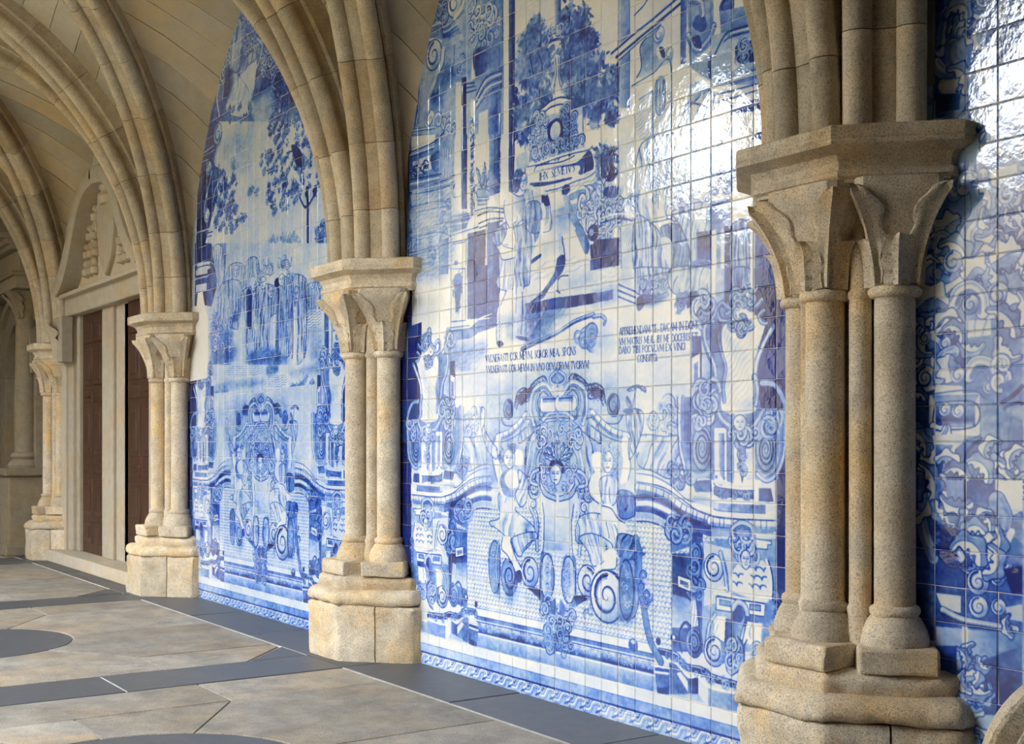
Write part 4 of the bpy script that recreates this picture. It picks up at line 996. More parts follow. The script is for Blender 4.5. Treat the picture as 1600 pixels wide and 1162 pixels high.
R 40 22 .75 .25 ms|-472.3,42.3 -458.8,41.8 -451.9,37.5 -440.8,37.4 -433.4,35.1 -414.2,34.2 -414.2,30.9 -435.0,31.4 -442.5,33.7 -452.7,34.7 -461.5,37.8 -472.3,38.7
l 5 .85 ms|-472.3,42.9 -458.8,42.4 -451.9,38.1 -440.8,38.0 -433.4,35.7 -414.2,34.8
F .6 ms|-462.4,91.0 -440.0,92.7 -440.0,45.5 -462.4,42.3
G .15 .35 90 ms|-461.9,70.9 -449.3,69.8 -446.7,56.1 -461.9,54.3
G .5 .7 90 ms|-449.3,73.3 -440.0,77.7 -440.0,45.5 -446.7,50.3
F .9 ms|-392.4,105.9 -383.8,106.4 -383.8,53.3 -392.4,52.1
F .35 ms|-440.4,98.4 -392.1,102.7 -392.1,52.2 -440.4,45.4
F .12 ms|-439.2,97.9 -420.5,95.8 -420.5,72.8 -439.2,67.4
F .45 ms|-430.9,100.2 -421.3,100.8 -421.3,96.3 -430.9,96.8
G .4 .75 90 ms|-463.3,101.6 -440.0,103.0 -440.0,97.9 -463.3,90.9
U 2 .45 .8 ms|-449.3,97.8 -439.6,86.4
r 10 70 .8 .4 ms|-450.2,84.9 -440.0,85.8 -440.8,74.2 -447.6,74.7
F .03 ms|-458.0,80.7 -448.4,79.2 -448.4,73.4 -458.0,75.1
F .5 ms|-456.2,78.5 -450.2,77.6 -450.2,74.7 -456.2,76.2
L 6 .8 ms|-458.0,80.7 -448.4,79.2 -448.4,73.1 -458.0,74.8 -458.0,80.7
U 2.5 .4 .75 ms|-451.9,56.1 -440.4,41.9
l 12 .6 ms|-456.2,45.5 -456.7,52.0 -452.7,57.7 -449.3,55.8
l 7 .85 ms|-454.9,42.8 -456.9,49.0 -455.3,55.7 -451.9,58.4 -448.4,56.5
E .75 ms|-463.3,51.7 -458.0,46.5
E .12 ms|-461.9,50.7 -459.7,48.6
E .8 ms|-474.1,48.5 -470.5,44.2
l 8 .75 ms|-440.4,45.4 -442.5,56.7 -443.3,65.8 -445.0,71.4
F .06 ms|-449.3,68.7 -445.0,69.7 -443.3,57.7 -447.6,56.0
H 90 16 5 .5 ms|-449.3,68.7 -445.0,69.7 -443.3,57.7 -447.6,56.0
V 1.8 .04 .35 ms|-432.5,86.4 -432.5,92.7
t 22 .4 ms|-423.7,77.0 -424.5,83.7 -426.1,89.2 -427.7,93.6
l 10 .05 ms|-423.7,77.6 -429.3,76.5 -434.2,71.4 -434.6,67.9
f .06 ms|-420.5,76.8 -419.7,85.8 -413.4,90.8 -405.8,91.4 -399.8,91.9 -396.1,85.1 -396.1,77.6 -399.8,73.9
K 40 .75 ms|-410.4,78.3 -408.8,84.0 -405.8,90.3 -399.0,91.4 -397.6,83.9 -398.3,77.3
K 40 .8 ms|-420.1,77.4 -419.7,85.2 -412.7,86.4 -413.4,77.5
l 14 .03 ms|-398.3,92.5 -395.7,85.2 -395.7,76.5 -399.0,73.5 -430.1,74.1
l 5 .8 ms|-397.2,92.6 -394.5,85.3 -394.6,76.4 -398.3,72.9 -430.1,73.4
r 22 50 .75 .15 ms|-420.5,104.2 -407.3,105.0 -405.8,95.2 -416.6,91.6 -420.5,96.4
F .04 ms|-405.0,101.8 -395.3,101.4 -395.3,99.8 -397.6,99.6 -397.6,97.5 -404.3,97.5 -404.3,99.2
L 5 .7 ms|-405.0,101.8 -395.3,101.4 -395.3,99.8 -397.6,99.6 -397.6,97.5 -404.3,97.5
C 1 ms|-414.6,96.2 -408.1,87.3
F .03 ms|-430.9,72.9 -399.0,72.9 -399.4,66.9 -430.9,66.6
L 6 .8 ms|-430.9,72.9 -399.0,72.9 -399.4,66.9 -430.9,66.6 -430.9,72.9
F .5 ms|-428.5,71.7 -421.3,71.6 -421.3,69.1 -428.5,69.2
F .4 ms|-408.8,71.6 -402.0,71.8 -402.0,69.3 -408.8,69.1
L 4 .8 ms|-428.5,71.7 -421.3,71.6 -421.3,69.1 -428.5,69.2 -428.5,71.7
L 4 .8 ms|-408.8,71.6 -402.0,71.8 -402.0,69.3 -408.8,69.1 -408.8,71.6
g .85 .5 0 ms|-420.5,65.6 -419.7,70.1 -415.8,71.7 -411.9,69.3 -412.7,64.8 -419.7,59.5
t 24 .3 ms|-419.7,68.4 -416.6,71.6 -411.9,70.4 -410.4,65.1 -413.4,55.8
G .75 .45 0 ms|-411.9,66.0 -399.0,66.7 -399.0,64.2 -412.7,60.9
F .03 ms|-432.5,63.6 -423.7,64.1 -425.3,50.3 -431.7,52.3
H 80 18 5 .45 ms|-432.5,63.6 -429.3,64.0 -429.3,53.8 -432.5,53.3
t 16 .5 ms|-431.7,64.3 -435.8,58.6 -437.5,48.7
G .8 .3 0 ms|-424.5,63.4 -414.2,62.4 -417.3,54.2 -425.3,51.5
F .05 ms|-410.7,63.4 -401.3,63.7 -402.0,53.0 -413.4,53.6
l 5 .5 ms|-407.3,62.7 -408.8,59.2 -408.1,56.0
L 6 .75 ms|-410.7,63.4 -413.4,53.6
V 2 .08 .5 ms|-432.1,46.6 -432.1,53.4
G .4 .6 0 ms|-427.7,52.8 -423.7,51.7 -423.7,43.2 -427.7,41.0
R 20 46 .8 .2 ms|-422.1,52.5 -416.6,54.3 -414.2,44.6 -420.5,39.8
l 16 .35 ms|-417.3,55.3 -413.4,50.3 -415.0,42.3 -420.5,38.1
l 6 .85 ms|-416.6,56.0 -412.3,50.5 -413.8,41.9 -420.5,37.0
R 8 40 .8 .2 ms|-407.3,52.2 -402.0,53.0 -402.8,46.3 -408.1,46.6
l 8 .7 ms|-411.9,43.9 -412.7,50.4 -410.4,55.1
G .5 .35 0 ms|-399.4,72.9 -392.4,76.9 -392.4,52.1 -401.3,52.0
R 12 30 .85 .4 ms|-394.6,84.2 -392.1,84.4 -392.1,52.2 -394.6,51.8
F .05 ms|-489.1,129.6 -476.0,128.4 -463.3,124.2 -451.9,118.1 -446.7,117.1 -434.2,115.9 -429.3,113.6 -399.0,113.6 -392.4,116.1 -386.6,115.3 -386.6,112.1 -393.9,110.6 -408.8,109.8 -424.5,110.1 -435.0,110.7 -445.0,113.1 -458.0,119.0 -470.5,123.4 -489.1,125.3
G .6 .35 90 ms|-489.1,124.0 -476.0,122.3 -463.3,118.8 -451.9,113.4 -435.8,107.8 -408.8,107.1 -408.8,102.7 -435.8,101.0 -458.0,105.5 -476.0,110.5 -489.1,111.7
b 44 12 .08 .5 ms|-488.6,122.5 -476.0,121.1 -463.3,117.7 -451.9,112.5 -435.0,109.0
b 44 9 .05 .4 ms|-434.6,108.5 -416.6,108.0 -393.1,108.5
l 5 .8 ms|-489.1,125.6 -470.5,123.7 -458.0,119.3 -445.0,113.4 -435.0,111.0 -424.5,110.1 -393.9,110.6
l 5 .7 ms|-489.1,129.9 -476.0,128.7 -463.3,124.5 -451.9,118.1 -446.7,117.1 -434.2,116.2 -429.3,113.6 -399.0,113.7
F .35 ms|-434.6,105.3 -406.5,105.6 -406.5,102.7 -434.6,100.9
l 26 .7 ms|-489.1,117.9 -476.0,117.8 -462.4,114.1 -449.3,107.7 -435.8,105.5
l 24 .05 ms|-489.1,114.5 -477.8,114.7 -463.3,111.1 -452.7,105.7
l 26 .65 ms|-489.1,111.4 -477.8,111.3 -465.1,108.0 -456.2,103.2
l 24 .25 ms|-489.1,108.4 -477.8,108.3 -468.7,105.5
l 6 .8 ms|-489.1,105.3 -478.7,105.5 -467.8,103.1 -463.3,99.1
F .06 ms|-488.6,104.7 -478.7,104.9 -468.7,102.5 -466.0,98.9 -488.6,97.5
K 26 .6 ms|-488.6,104.7 -478.7,104.9 -468.7,102.5 -465.1,99.0 -488.6,97.5
r 20 60 .8 .3 ms|-463.3,107.0 -450.2,106.5 -449.3,100.0 -463.3,99.1
t 30 .6 ms|-418.9,101.9 -419.7,105.3 -414.2,108.1 -408.1,106.6 -407.3,102.6
F .45 ms|-405.8,106.7 -393.9,106.3 -393.9,104.7 -405.8,104.5
F .9 ms|-392.4,133.8 -383.8,134.0 -383.8,104.1 -391.7,103.6 -391.7,112.3
G .4 .55 0 ms|-429.3,117.2 -399.0,117.4 -399.0,113.9 -429.3,114.1
F .2 ms|-435.0,119.9 -429.3,117.0 -429.3,113.8 -446.7,117.1 -446.7,120.0
F .08 ms|-454.5,122.7 -435.8,121.6 -435.8,119.3 -446.7,120.0
G .55 .7 90 ms|-447.6,127.0 -435.0,127.9 -433.4,122.2 -445.0,121.8
F .65 ms|-432.5,124.8 -406.5,123.1 -406.5,119.8 -429.3,120.1 -432.5,121.1
R 26 22 .8 .3 ms|-432.5,124.8 -406.5,123.1 -406.5,119.8 -429.3,120.1 -432.5,121.1
F .06 ms|-406.5,125.9 -403.1,126.0 -403.1,119.4 -406.5,119.8
G .6 .8 0 ms|-403.1,124.9 -395.3,125.1 -393.9,119.2 -403.1,118.9
l 10 .05 ms|-432.5,127.4 -429.3,125.2 -416.6,124.5 -405.8,124.5
l 5 .75 ms|-432.5,126.5 -429.3,124.5 -416.6,123.6 -405.8,123.7
l 12 .04 ms|-435.8,120.4 -428.5,117.8 -399.0,118.2
r 26 46 .6 .15 m|-477.8,162.6 -462.4,164.6 -458.0,156.2 -459.7,148.5 -472.3,149.2 -478.7,153.5
d 60 5 .6 .12 m|-487.2,148.6 -466.9,148.6 -457.1,148.0 -455.3,135.0 -463.3,127.8 -476.0,131.1 -488.1,134.5
r 16 50 .7 .3 m|-463.3,133.7 -449.3,133.9 -450.2,126.9 -458.0,124.3
F .45 ms|-456.2,168.0 -386.6,165.9 -391.0,129.0 -433.4,127.9 -447.6,130.5 -455.3,143.2
l 10 .04 ms|-456.0,168.0 -456.7,153.3 -455.8,142.7 -452.7,133.3
l 26 .35 ms|-454.0,167.9 -454.5,153.2 -453.2,141.5 -449.3,131.6
l 6 .75 ms|-458.0,168.0 -458.0,153.3 -456.9,142.1 -454.0,133.3
G .6 .3 0 ms|-450.2,167.8 -445.9,167.7 -446.7,148.5 -449.3,135.1 -451.0,143.3
U 3 .3 .6 ms|-447.2,153.4 -433.8,132.5
U 3 .28 .55 ms|-404.6,151.9 -392.8,133.0
l 22 .3 ms|-433.8,132.5 -440.8,129.5 -447.6,130.5 -450.2,136.3
t 22 .45 ms|-391.0,166.0 -387.2,155.2 -388.1,140.3 -392.4,131.7 -398.3,128.8 -403.5,131.4
l 10 .3 ms|-403.5,133.1 -399.0,130.7 -393.1,134.3 -390.6,142.4 -391.0,151.0
F .85 ms|-386.6,165.9 -382.4,165.8 -383.8,118.0 -392.4,117.7 -391.7,128.4 -387.4,136.0 -385.9,152.6
r 18 60 .7 .15 ms|-445.0,167.6 -436.7,167.4 -435.0,157.0 -444.2,154.3
r 16 60 .75 .2 ms|-399.8,159.2 -391.7,162.8 -391.0,150.5 -397.6,151.0
F .04 ms|-432.1,152.4 -423.7,152.4 -423.7,127.6 -432.1,128.0
G .2 .5 0 ms|-429.3,150.1 -425.3,150.1 -425.3,128.1 -428.5,130.3
G .55 .35 0 ms|-423.5,152.4 -419.3,150.1 -419.3,126.6 -423.5,127.6
F .06 ms|-418.9,148.4 -405.4,148.4 -405.4,125.9 -418.9,126.1
H 0 14 4 .4 .6 ms|-411.1,141.8 -406.9,141.8 -406.9,128.0 -411.5,129.0
E .5 ms|-431.7,130.2 -429.7,128.6
E .5 ms|-426.5,129.8 -424.6,128.1
E .6 ms|-416.6,147.8 -410.4,143.4
E .65 ms|-416.2,144.5 -411.1,140.1
E .7 ms|-416.2,140.6 -411.5,135.7
E .7 ms|-415.4,136.2 -411.9,132.3
f .7 ms|-414.6,133.4 -412.3,133.4 -413.6,126.8
R 16 34 .8 .3 ms|-416.2,147.8 -410.7,147.8 -411.9,132.3 -415.4,132.3
t 30 .5 ms|-432.5,170.7 -431.7,163.8 -427.7,156.9 -421.3,152.6
t 18 .5 .2 ms|-427.7,170.5 -426.1,163.7 -421.3,159.1
t 30 .5 ms|-399.0,169.5 -399.8,163.0 -403.5,156.6 -408.1,152.5
f .25 ms|-417.3,163.5 -412.7,163.3 -411.1,157.2 -418.1,157.3
r 24 46 .75 .15 ms|-422.9,152.4 -405.8,152.7 -406.5,148.4 -413.4,146.7 -421.3,148.4
C 1 ms|-419.3,158.5 -410.7,150.9
F .9 ms|-405.8,224.9 -383.8,222.4 -383.8,160.7 -401.3,161.1 -406.5,175.6 -404.3,186.4 -398.3,199.6 -405.8,204.1
G .65 .85 0 ms|-447.6,197.2 -440.8,196.7 -440.8,171.3 -448.4,173.9
F .5 ms|-441.7,204.8 -422.9,203.3 -425.3,161.6 -440.8,162.0 -440.8,186.3
G .12 .3 0 ms|-440.8,196.7 -435.8,194.0 -434.2,176.8 -440.8,174.2
F .06 ms|-448.0,186.7 -441.7,189.2 -441.7,173.6 -448.0,172.7
F .45 ms|-446.3,183.7 -443.3,184.7 -443.3,175.4 -446.3,174.4
L 5 .8 ms|-448.0,186.7 -441.7,189.2 -441.7,173.6 -448.0,172.7 -448.0,186.7
f .03 ms|-425.7,200.1 -420.5,202.5 -408.8,201.6 -406.5,196.5 -405.4,189.8 -406.5,180.0 -408.1,172.9 -407.3,166.8 -405.8,159.7 -425.7,160.1 -426.5,170.8 -424.9,179.2 -426.2,187.7 -427.0,195.7
M .25 .55 ms|-425.7,200.1 -420.5,202.5 -408.8,201.6 -406.5,196.5 -405.4,189.8 -406.5,180.0 -408.1,172.9 -407.3,166.8 -405.8,159.7 -425.7,160.1 -426.5,170.8 -424.9,179.2 -426.2,187.7 -427.0,195.7
H 48 26 4 .4 .5 ms|-424.5,200.0 -408.8,198.8 -406.9,189.9 -408.1,180.1 -409.2,173.0 -408.8,162.5 -424.5,162.8 -424.9,170.7 -423.7,179.1 -424.6,187.6 -425.4,195.6
t 26 .55 ms|-430.1,198.2 -433.4,204.1 -438.3,202.2 -439.2,196.6 -436.7,189.5 -432.5,182.4 -430.9,175.5 -428.5,170.3
t 18 .7 .3 ms|-428.9,199.2 -429.3,193.6 -426.9,186.6 -424.5,180.3 -426.1,173.0 -425.3,165.1
l 30 .45 ms|-394.6,197.7 -399.8,190.5 -404.3,183.2 -405.4,175.5
l 12 .03 ms|-395.5,196.7 -399.8,190.5 -403.9,183.7 -405.4,177.7
t 26 .5 .2 ms|-405.8,175.6 -404.3,170.0 -405.0,163.5
l 24 .35 ms|-401.3,172.6 -393.9,171.8 -388.8,166.3 -385.9,159.3
l 5 .8 ms|-402.0,174.0 -393.9,173.2 -387.4,167.3 -384.5,159.2
U 1.5 .4 .75 ms|-432.5,203.5 -427.7,196.9
f .65 ms|-421.3,202.0 -408.1,201.5 -409.6,198.3 -413.4,195.6 -415.8,195.7 -419.7,198.5
R 18 40 .9 .3 ms|-421.3,202.0 -408.1,201.5 -413.4,195.6 -418.1,197.3
E .04 ms|-420.5,207.0 -415.4,202.1
E .6 ms|-418.8,205.2 -416.9,203.6
t 22 .6 .2 ms|-422.1,202.6 -427.7,203.7 -429.7,208.4 -426.9,211.0 -422.9,208.3
t 22 .65 .25 ms|-417.3,215.6 -416.6,211.7 -419.7,208.1 -423.7,206.2
t 22 .65 .25 ms|-413.4,215.8 -411.9,211.2 -408.1,207.0 -403.5,208.2 -401.3,210.2
t 18 .6 .2 ms|-398.3,199.6 -401.3,200.4 -402.8,203.3 -399.8,205.2
f .5 ms|-418.9,217.2 -414.2,218.1 -408.1,216.9 -408.8,214.8 -413.4,214.7 -418.1,215.2
r 14 46 .8 .3 ms|-419.7,218.1 -407.3,216.8 -408.1,206.5 -419.7,207.5
f .55 ms|-441.7,207.1 -442.5,213.0 -440.0,215.6 -436.7,212.4 -435.8,206.6 -439.2,205.8
r 8 60 .8 .25 ms|-442.5,215.9 -435.8,214.6 -435.8,205.5 -442.5,206.0
r 14 60 .7 .2 ms|-446.7,171.5 -432.5,171.0 -433.4,161.8 -445.0,162.1
y .30 .8 60 s|-632.5,173.6 -594.4,184.7 -559.3,186.6 -525.1,180.5 -498.6,171.7 -494.4,147.8 -498.6,122.8 -627.9,118.9 -634.9,148.2
d 70 4 .75 .2 ms|-579.6,151.6 -586.9,146.8 -590.1,135.9 -586.9,120.2 -573.4,120.6 -575.4,136.1 -569.3,144.4
d 100 3 .65 .15 ms|-577.5,154.0 -588.0,148.0 -596.5,145.6 -592.2,156.6 -585.8,158.9
f .3 ms|-599.8,166.5 -597.6,173.8 -591.1,176.9 -585.8,176.4 -579.6,180.4 -571.3,182.7 -568.3,180.5 -573.4,179.3 -579.6,177.4 -583.7,172.7 -586.9,169.2 -595.4,168.8
Q 70 26 .85 ms|-598.7,167.7 -596.5,173.1 -591.1,176.0 -584.8,175.8 -578.5,179.8 -571.3,181.9 -570.3,180.6 -577.5,178.5 -583.7,173.3 -588.0,169.8 -595.4,169.4
l 8 .8 ms|-600.3,166.5 -598.1,174.1 -591.7,177.2 -585.8,176.5 -579.6,180.7 -571.3,183.2 -567.8,180.5
l 7 .75 ms|-598.7,165.2 -594.4,169.4 -586.9,169.2 -582.7,173.3 -577.5,177.9 -569.3,179.4
t 34 .5 ms|-580.6,156.4 -583.7,164.9 -581.6,173.9 -574.4,177.8 -568.3,177.6 -562.3,172.1
t 18 .6 .25 ms|-573.4,161.1 -577.5,166.0 -576.5,171.9 -571.3,175.3 -565.3,172.2
V 1.5 .3 .7 ms|-572.9,161.7 -572.9,165.3
U 1.5 .4 .75 ms|-611.9,171.1 -601.9,159.2
l 26 .3 ms|-613.6,160.6 -610.8,156.8 -603.0,156.7 -594.4,161.5 -589.0,164.4
l 6 .8 ms|-614.7,160.0 -610.8,155.9 -601.9,155.8 -592.2,160.2 -586.9,163.8
b 40 6 .12 .55 ms|-618.7,148.7 -606.3,151.2 -595.4,156.6 -589.0,161.4
l 9 .6 ms|-615.3,145.6 -600.9,148.7 -588.0,154.7
t 14 .5 ms|-559.3,158.5 -569.3,157.5 -577.5,152.8
t 22 .3 ms|-559.3,162.6 -565.3,162.1 -571.3,158.7
F .2 ms|-571.3,170.0 -559.3,169.6 -559.3,164.4 -569.3,164.6
b 86 4 .1 .5 ms|-559.3,167.2 -570.8,167.1
l 9 .8 ms|-571.3,170.3 -559.3,170.1
f .35 ms|-564.3,181.0 -559.3,186.0 -557.3,185.3 -557.3,180.1 -559.3,177.8
t 20 .6 ms|-558.8,177.8 -563.3,179.2 -564.3,182.1 -559.3,184.9
f .15 ms|-563.3,176.8 -559.1,176.7 -559.1,170.8 -561.3,172.0
r 14 40 .75 .15 ms|-577.5,151.0 -569.3,156.3 -559.3,156.2 -559.3,144.5 -573.4,144.4
a 34 .45 ms|-559.3,136.3 -564.3,139.7 -569.3,143.9
a 34 .35 ms|-559.3,136.3 -561.3,140.4 -563.3,145.6
a 30 .45 ms|-559.3,136.3 -566.3,137.4 -571.3,139.7
a 30 .25 ms|-559.1,136.3 -558.8,142.1 -558.8,146.8
r 12 44 .8 .12 ms|-577.5,151.0 -569.3,152.7 -569.3,143.3 -578.5,144.4
r 12 40 .8 .12 ms|-574.4,132.5 -565.3,134.4 -566.3,123.2 -573.4,126.6
C -1 s|-565.3,133.3 -554.3,121.8
l 22 .75 s|-565.8,130.3 -563.3,133.9 -558.3,134.8 -553.4,132.9 -552.9,129.4
f .12 s|-578.5,122.7 -571.3,119.9 -559.3,115.0 -547.6,120.7 -541.8,122.0 -543.7,109.3 -547.6,86.0 -559.3,84.0 -572.3,84.8 -572.3,108.0
G .3 .05 90 .5 s|-571.3,114.0 -547.6,114.9 -548.5,86.0 -571.3,84.3
M .4 .5 s|-569.3,96.3 -549.5,97.5 -548.5,86.0 -569.3,84.5
l 20 .25 ms|-574.4,121.6 -569.3,116.5 -559.1,113.9
l 6 .8 ms|-575.4,121.6 -570.3,115.5 -559.1,112.8
l 6 .75 ms|-573.4,122.9 -568.3,118.0 -559.1,115.6
r 10 26 .75 .1 ms|-567.3,123.6 -559.3,121.5 -559.3,116.8 -565.3,119.0
U 1.8 .06 .4 ms|-585.8,114.1 -577.5,106.6
t 24 .4 ms|-583.7,107.5 -579.6,101.7 -578.5,92.8 -577.5,84.5
l 7 .85 ms|-578.0,106.6 -575.9,98.9 -576.5,89.9
l 14 .05 ms|-574.4,111.5 -572.3,102.1 -572.3,93.2 -573.4,84.2
l 6 .7 ms|-572.3,111.6 -570.5,102.2 -570.8,90.3 -571.8,83.7
r 8 50 .8 .2 ms|-585.8,121.9 -577.5,120.9 -579.6,114.9 -588.0,113.4
t 20 .35 ms|-577.5,121.5 -583.7,123.2 -581.6,128.0 -576.5,129.9
V 1.8 .1 .5 ms|-584.8,70.8 -584.8,79.3
f .5 ms|-574.4,81.3 -569.3,83.4 -563.3,82.1 -561.3,71.1 -563.3,59.2 -569.3,55.6 -574.4,58.0
f .15 ms|-571.3,80.9 -567.3,82.4 -564.3,80.3 -565.3,61.3 -569.3,57.4 -572.3,61.8
R 22 24 .7 .1 ms|-569.3,79.9 -564.3,80.3 -564.3,60.3 -568.3,57.5
e 7 .85 ms|-574.2,82.8 -561.1,56.8
l 8 .2 ms|-572.9,77.2 -572.9,61.8
g .2 .9 90 ms|-588.0,62.7 -573.4,61.7 -574.4,56.8 -571.3,53.6 -563.3,55.7 -561.3,51.2 -569.3,52.6 -577.5,57.7
U 2 .3 .7 ms|-614.1,77.6 -597.6,55.6
f .4 ms|-627.9,82.3 -619.8,87.2 -615.3,81.3 -616.4,61.2 -616.4,54.9 -623.2,56.8 -627.9,66.4
e 7 .8 ms|-627.9,86.7 -615.3,55.1
R 18 24 .75 .15 ms|-624.4,82.5 -617.5,83.0 -617.5,58.6 -623.2,59.3
t 14 .5 ms|-618.7,59.7 -619.8,73.4 -617.5,84.9
y .7 .6 30 ms|-610.8,55.5 -596.5,59.4 -600.9,52.8 -609.7,52.5
y .75 .5 30 ms|-622.1,56.9 -614.1,57.7 -616.4,53.7 -622.1,53.7
r 20 46 .85 .25 ms|-571.3,53.6 -559.3,55.5 -559.3,43.2 -569.3,43.2
r 20 46 .85 .3 ms|-570.3,39.5 -559.3,41.5 -559.3,29.2 -568.3,30.9
f .6 ms|-564.3,54.4 -559.8,58.4 -559.3,50.2 -563.3,49.8
d 75 4 .5 .06 s|-617.5,114.8 -601.9,116.5 -599.8,106.8 -594.4,103.4 -581.6,98.0 -579.6,92.1 -590.1,83.0 -601.9,82.1 -610.8,90.1 -620.9,94.5 -625.5,95.5 -626.7,98.0 -616.4,101.0
f .05 s|-614.1,107.4 -601.9,112.9 -600.9,105.5 -613.0,103.7
f .04 s|-611.9,88.8 -605.2,89.3 -601.9,83.3 -604.1,78.1 -613.0,77.4 -614.7,83.7
f .04 s|-613.0,88.9 -605.2,90.0 -603.0,84.6 -599.8,78.7 -594.4,73.7 -593.3,70.1 -597.6,66.7 -601.9,73.0 -607.5,78.8 -613.6,81.4
l 6 .75 s|-613.0,88.9 -614.1,82.6 -607.5,78.8 -601.9,73.0 -597.6,66.7
l 12 .5 .8 s|-603.0,84.0 -598.7,78.2 -593.8,73.1
f .75 s|-600.3,68.9 -594.4,71.2 -593.3,65.2 -597.6,64.2
d 120 4 .7 .12 s|-603.0,89.6 -581.6,94.5 -577.5,91.2 -588.0,86.3 -594.4,79.2 -601.9,83.5
f .06 s|-618.7,149.8 -622.1,142.3 -622.1,133.5 -618.7,123.5 -615.3,114.8 -609.7,116.3 -610.8,123.7 -615.3,131.1 -616.4,141.7 -614.1,149.8
l 6 .7 s|-622.1,148.0 -624.4,141.0 -623.2,132.2 -618.7,122.2
g .5 .15 0 s|-615.8,123.6 -609.7,129.3 -596.5,129.6 -591.1,123.6 -594.4,115.6 -601.9,113.5 -611.9,115.0
f .08 s|-610.8,124.9 -605.2,129.4 -597.6,128.3 -596.5,120.4 -603.0,117.7 -608.6,120.0
d 60 3 .6 .1 s|-596.5,129.6 -586.9,124.3 -588.0,112.2 -594.4,108.3 -599.8,115.4 -595.4,120.4
f .04 s|-598.7,141.2 -592.2,140.0 -592.2,132.1 -596.5,131.4 -599.8,133.8
C 1 s|-611.9,141.7 -599.8,130.1
r 12 26 .85 .5 s|-615.3,142.9 -605.2,144.8 -597.6,143.0 -597.6,138.7 -601.9,140.5 -609.7,140.5 -611.9,133.6 -616.4,136.1
d 110 5 .5 .05 s|-538.0,104.4 -525.1,107.9 -510.8,105.3 -504.7,97.4 -508.1,88.9 -517.0,88.3 -525.1,93.3 -536.2,90.3 -540.9,93.4
d 120 4 .65 .08 s|-538.0,93.7 -525.1,96.8 -509.0,91.7 -516.1,82.9 -525.1,79.4 -530.6,87.4
f .04 s|-516.1,87.4 -508.1,89.9 -505.5,84.9 -506.4,79.9 -513.4,78.7 -517.9,71.7 -523.3,69.5 -526.4,71.4 -522.3,79.6 -516.1,81.8
l 6 .75 s|-505.5,85.4 -506.4,79.9 -513.4,78.4
l 14 .7 s|-513.8,77.6 -517.9,71.7 -520.5,68.1
l 9 .6 s|-523.3,69.5 -526.9,61.8 -530.6,53.5
r 14 30 .75 .2 s|-528.7,66.1 -522.3,67.9 -526.0,54.0 -531.5,52.8
f .08 s|-527.8,126.9 -523.3,129.8 -517.9,129.4 -508.1,129.0 -504.7,124.7 -506.4,115.4 -516.1,113.3 -526.0,116.8 -529.7,122.4
d 80 3 .5 .08 s|-519.6,126.0 -505.5,127.4 -506.4,114.3 -516.1,112.8
l 6 .75 s|-527.8,126.9 -529.7,122.4 -527.8,116.8 -520.5,113.1
f .05 s|-521.4,111.4 -510.8,113.0 -504.7,106.7 -498.6,104.3 -497.8,100.0 -502.1,98.6 -507.3,102.7 -516.1,105.0
l 6 .75 s|-517.9,112.1 -509.9,110.8 -504.7,106.1 -498.6,103.7
f .06 s|-501.2,147.2 -496.1,147.7 -496.1,141.2 -494.4,134.2 -496.1,126.6 -502.1,124.3 -500.3,135.7
l 6 .7 s|-495.2,147.7 -495.7,141.2 -494.0,133.7 -496.1,126.0
C -1 s|-517.9,141.1 -508.1,129.6
r 20 28 .7 .2 s|-517.9,142.2 -509.0,144.4 -503.8,141.1 -504.7,130.7 -509.0,128.5 -509.9,138.4 -517.0,138.8
f .03 s|-526.0,139.3 -518.7,139.9 -518.7,131.6 -525.1,130.9
d 85 3 .8 .45 s|-504.7,119.8 -491.9,119.2 -491.0,108.4 -502.9,106.8
d 60 4 .85 .4 s|-504.7,97.4 -490.2,96.7 -486.9,87.1 -502.9,85.9
d 75 4 .65 .08 s|-637.2,166.1 -632.5,165.3 -632.5,154.5 -624.4,145.6 -618.7,141.8 -619.8,135.6 -630.2,141.8 -636.0,153.3
d 105 4 .75 .15 s|-496.9,161.9 -485.2,161.7 -484.4,153.1 -490.2,141.4 -495.2,137.0 -493.6,147.8 -496.1,152.2
f .6 s|-500.3,162.0 -495.2,163.5 -491.9,161.8 -495.2,159.7
a 26 .55 .2 s|-492.7,162.9 -496.1,166.8 -496.9,169.5
a 20 .5 .15 s|-488.6,174.6 -483.6,172.8 -482.0,171.2
a 20 .5 .15 s|-488.6,174.6 -493.6,173.2 -496.9,172.7
l 9 .45 s|-488.6,174.6 -491.0,169.3 -492.7,162.9
t 40 .5 .45 s|-490.0,96.3 -487.2,87.9 -487.2,75.7 -483.4,61.4 -478.7,46.1 -470.5,36.4
r 16 36 .85 .5 s|-490.0,96.3 -483.4,91.3 -479.7,70.3 -476.9,52.4 -483.4,57.7 -489.1,75.5
V 1.8 .06 .45 s|-513.7,64.3 -513.7,77.7
f .5 s|-503.2,83.0 -498.7,85.8 -492.9,81.3 -491.0,69.1 -492.9,55.4 -498.7,53.4 -503.2,55.4
e 8 .85 s|-503.4,85.1 -491.5,54.0
R 26 22 .7 .1 s|-500.2,82.0 -494.8,82.4 -494.8,61.3 -499.7,59.5
E .7 s|-495.8,45.1 -488.1,38.1
E .15 s|-493.9,44.4 -490.5,42.1
y .8 .6 25 s|-505.6,55.7 -491.0,57.4 -494.8,52.6 -504.6,52.7
X 42 .95 VVLNERASTI_COR_MEVM,_SOROR_MEA,_SPONS|-631.4,194.2 -540.3,193.7
X 40 .95 VVLNERASTI_COR_MEVM_IN_VNO_OCVLORVM_TVORVM|-630.8,187.8 -529.1,185.7
X 38 .95 APPREHENDAM_TE,_DVCAM_IN_DOM|-503.2,201.5 -444.0,200.6
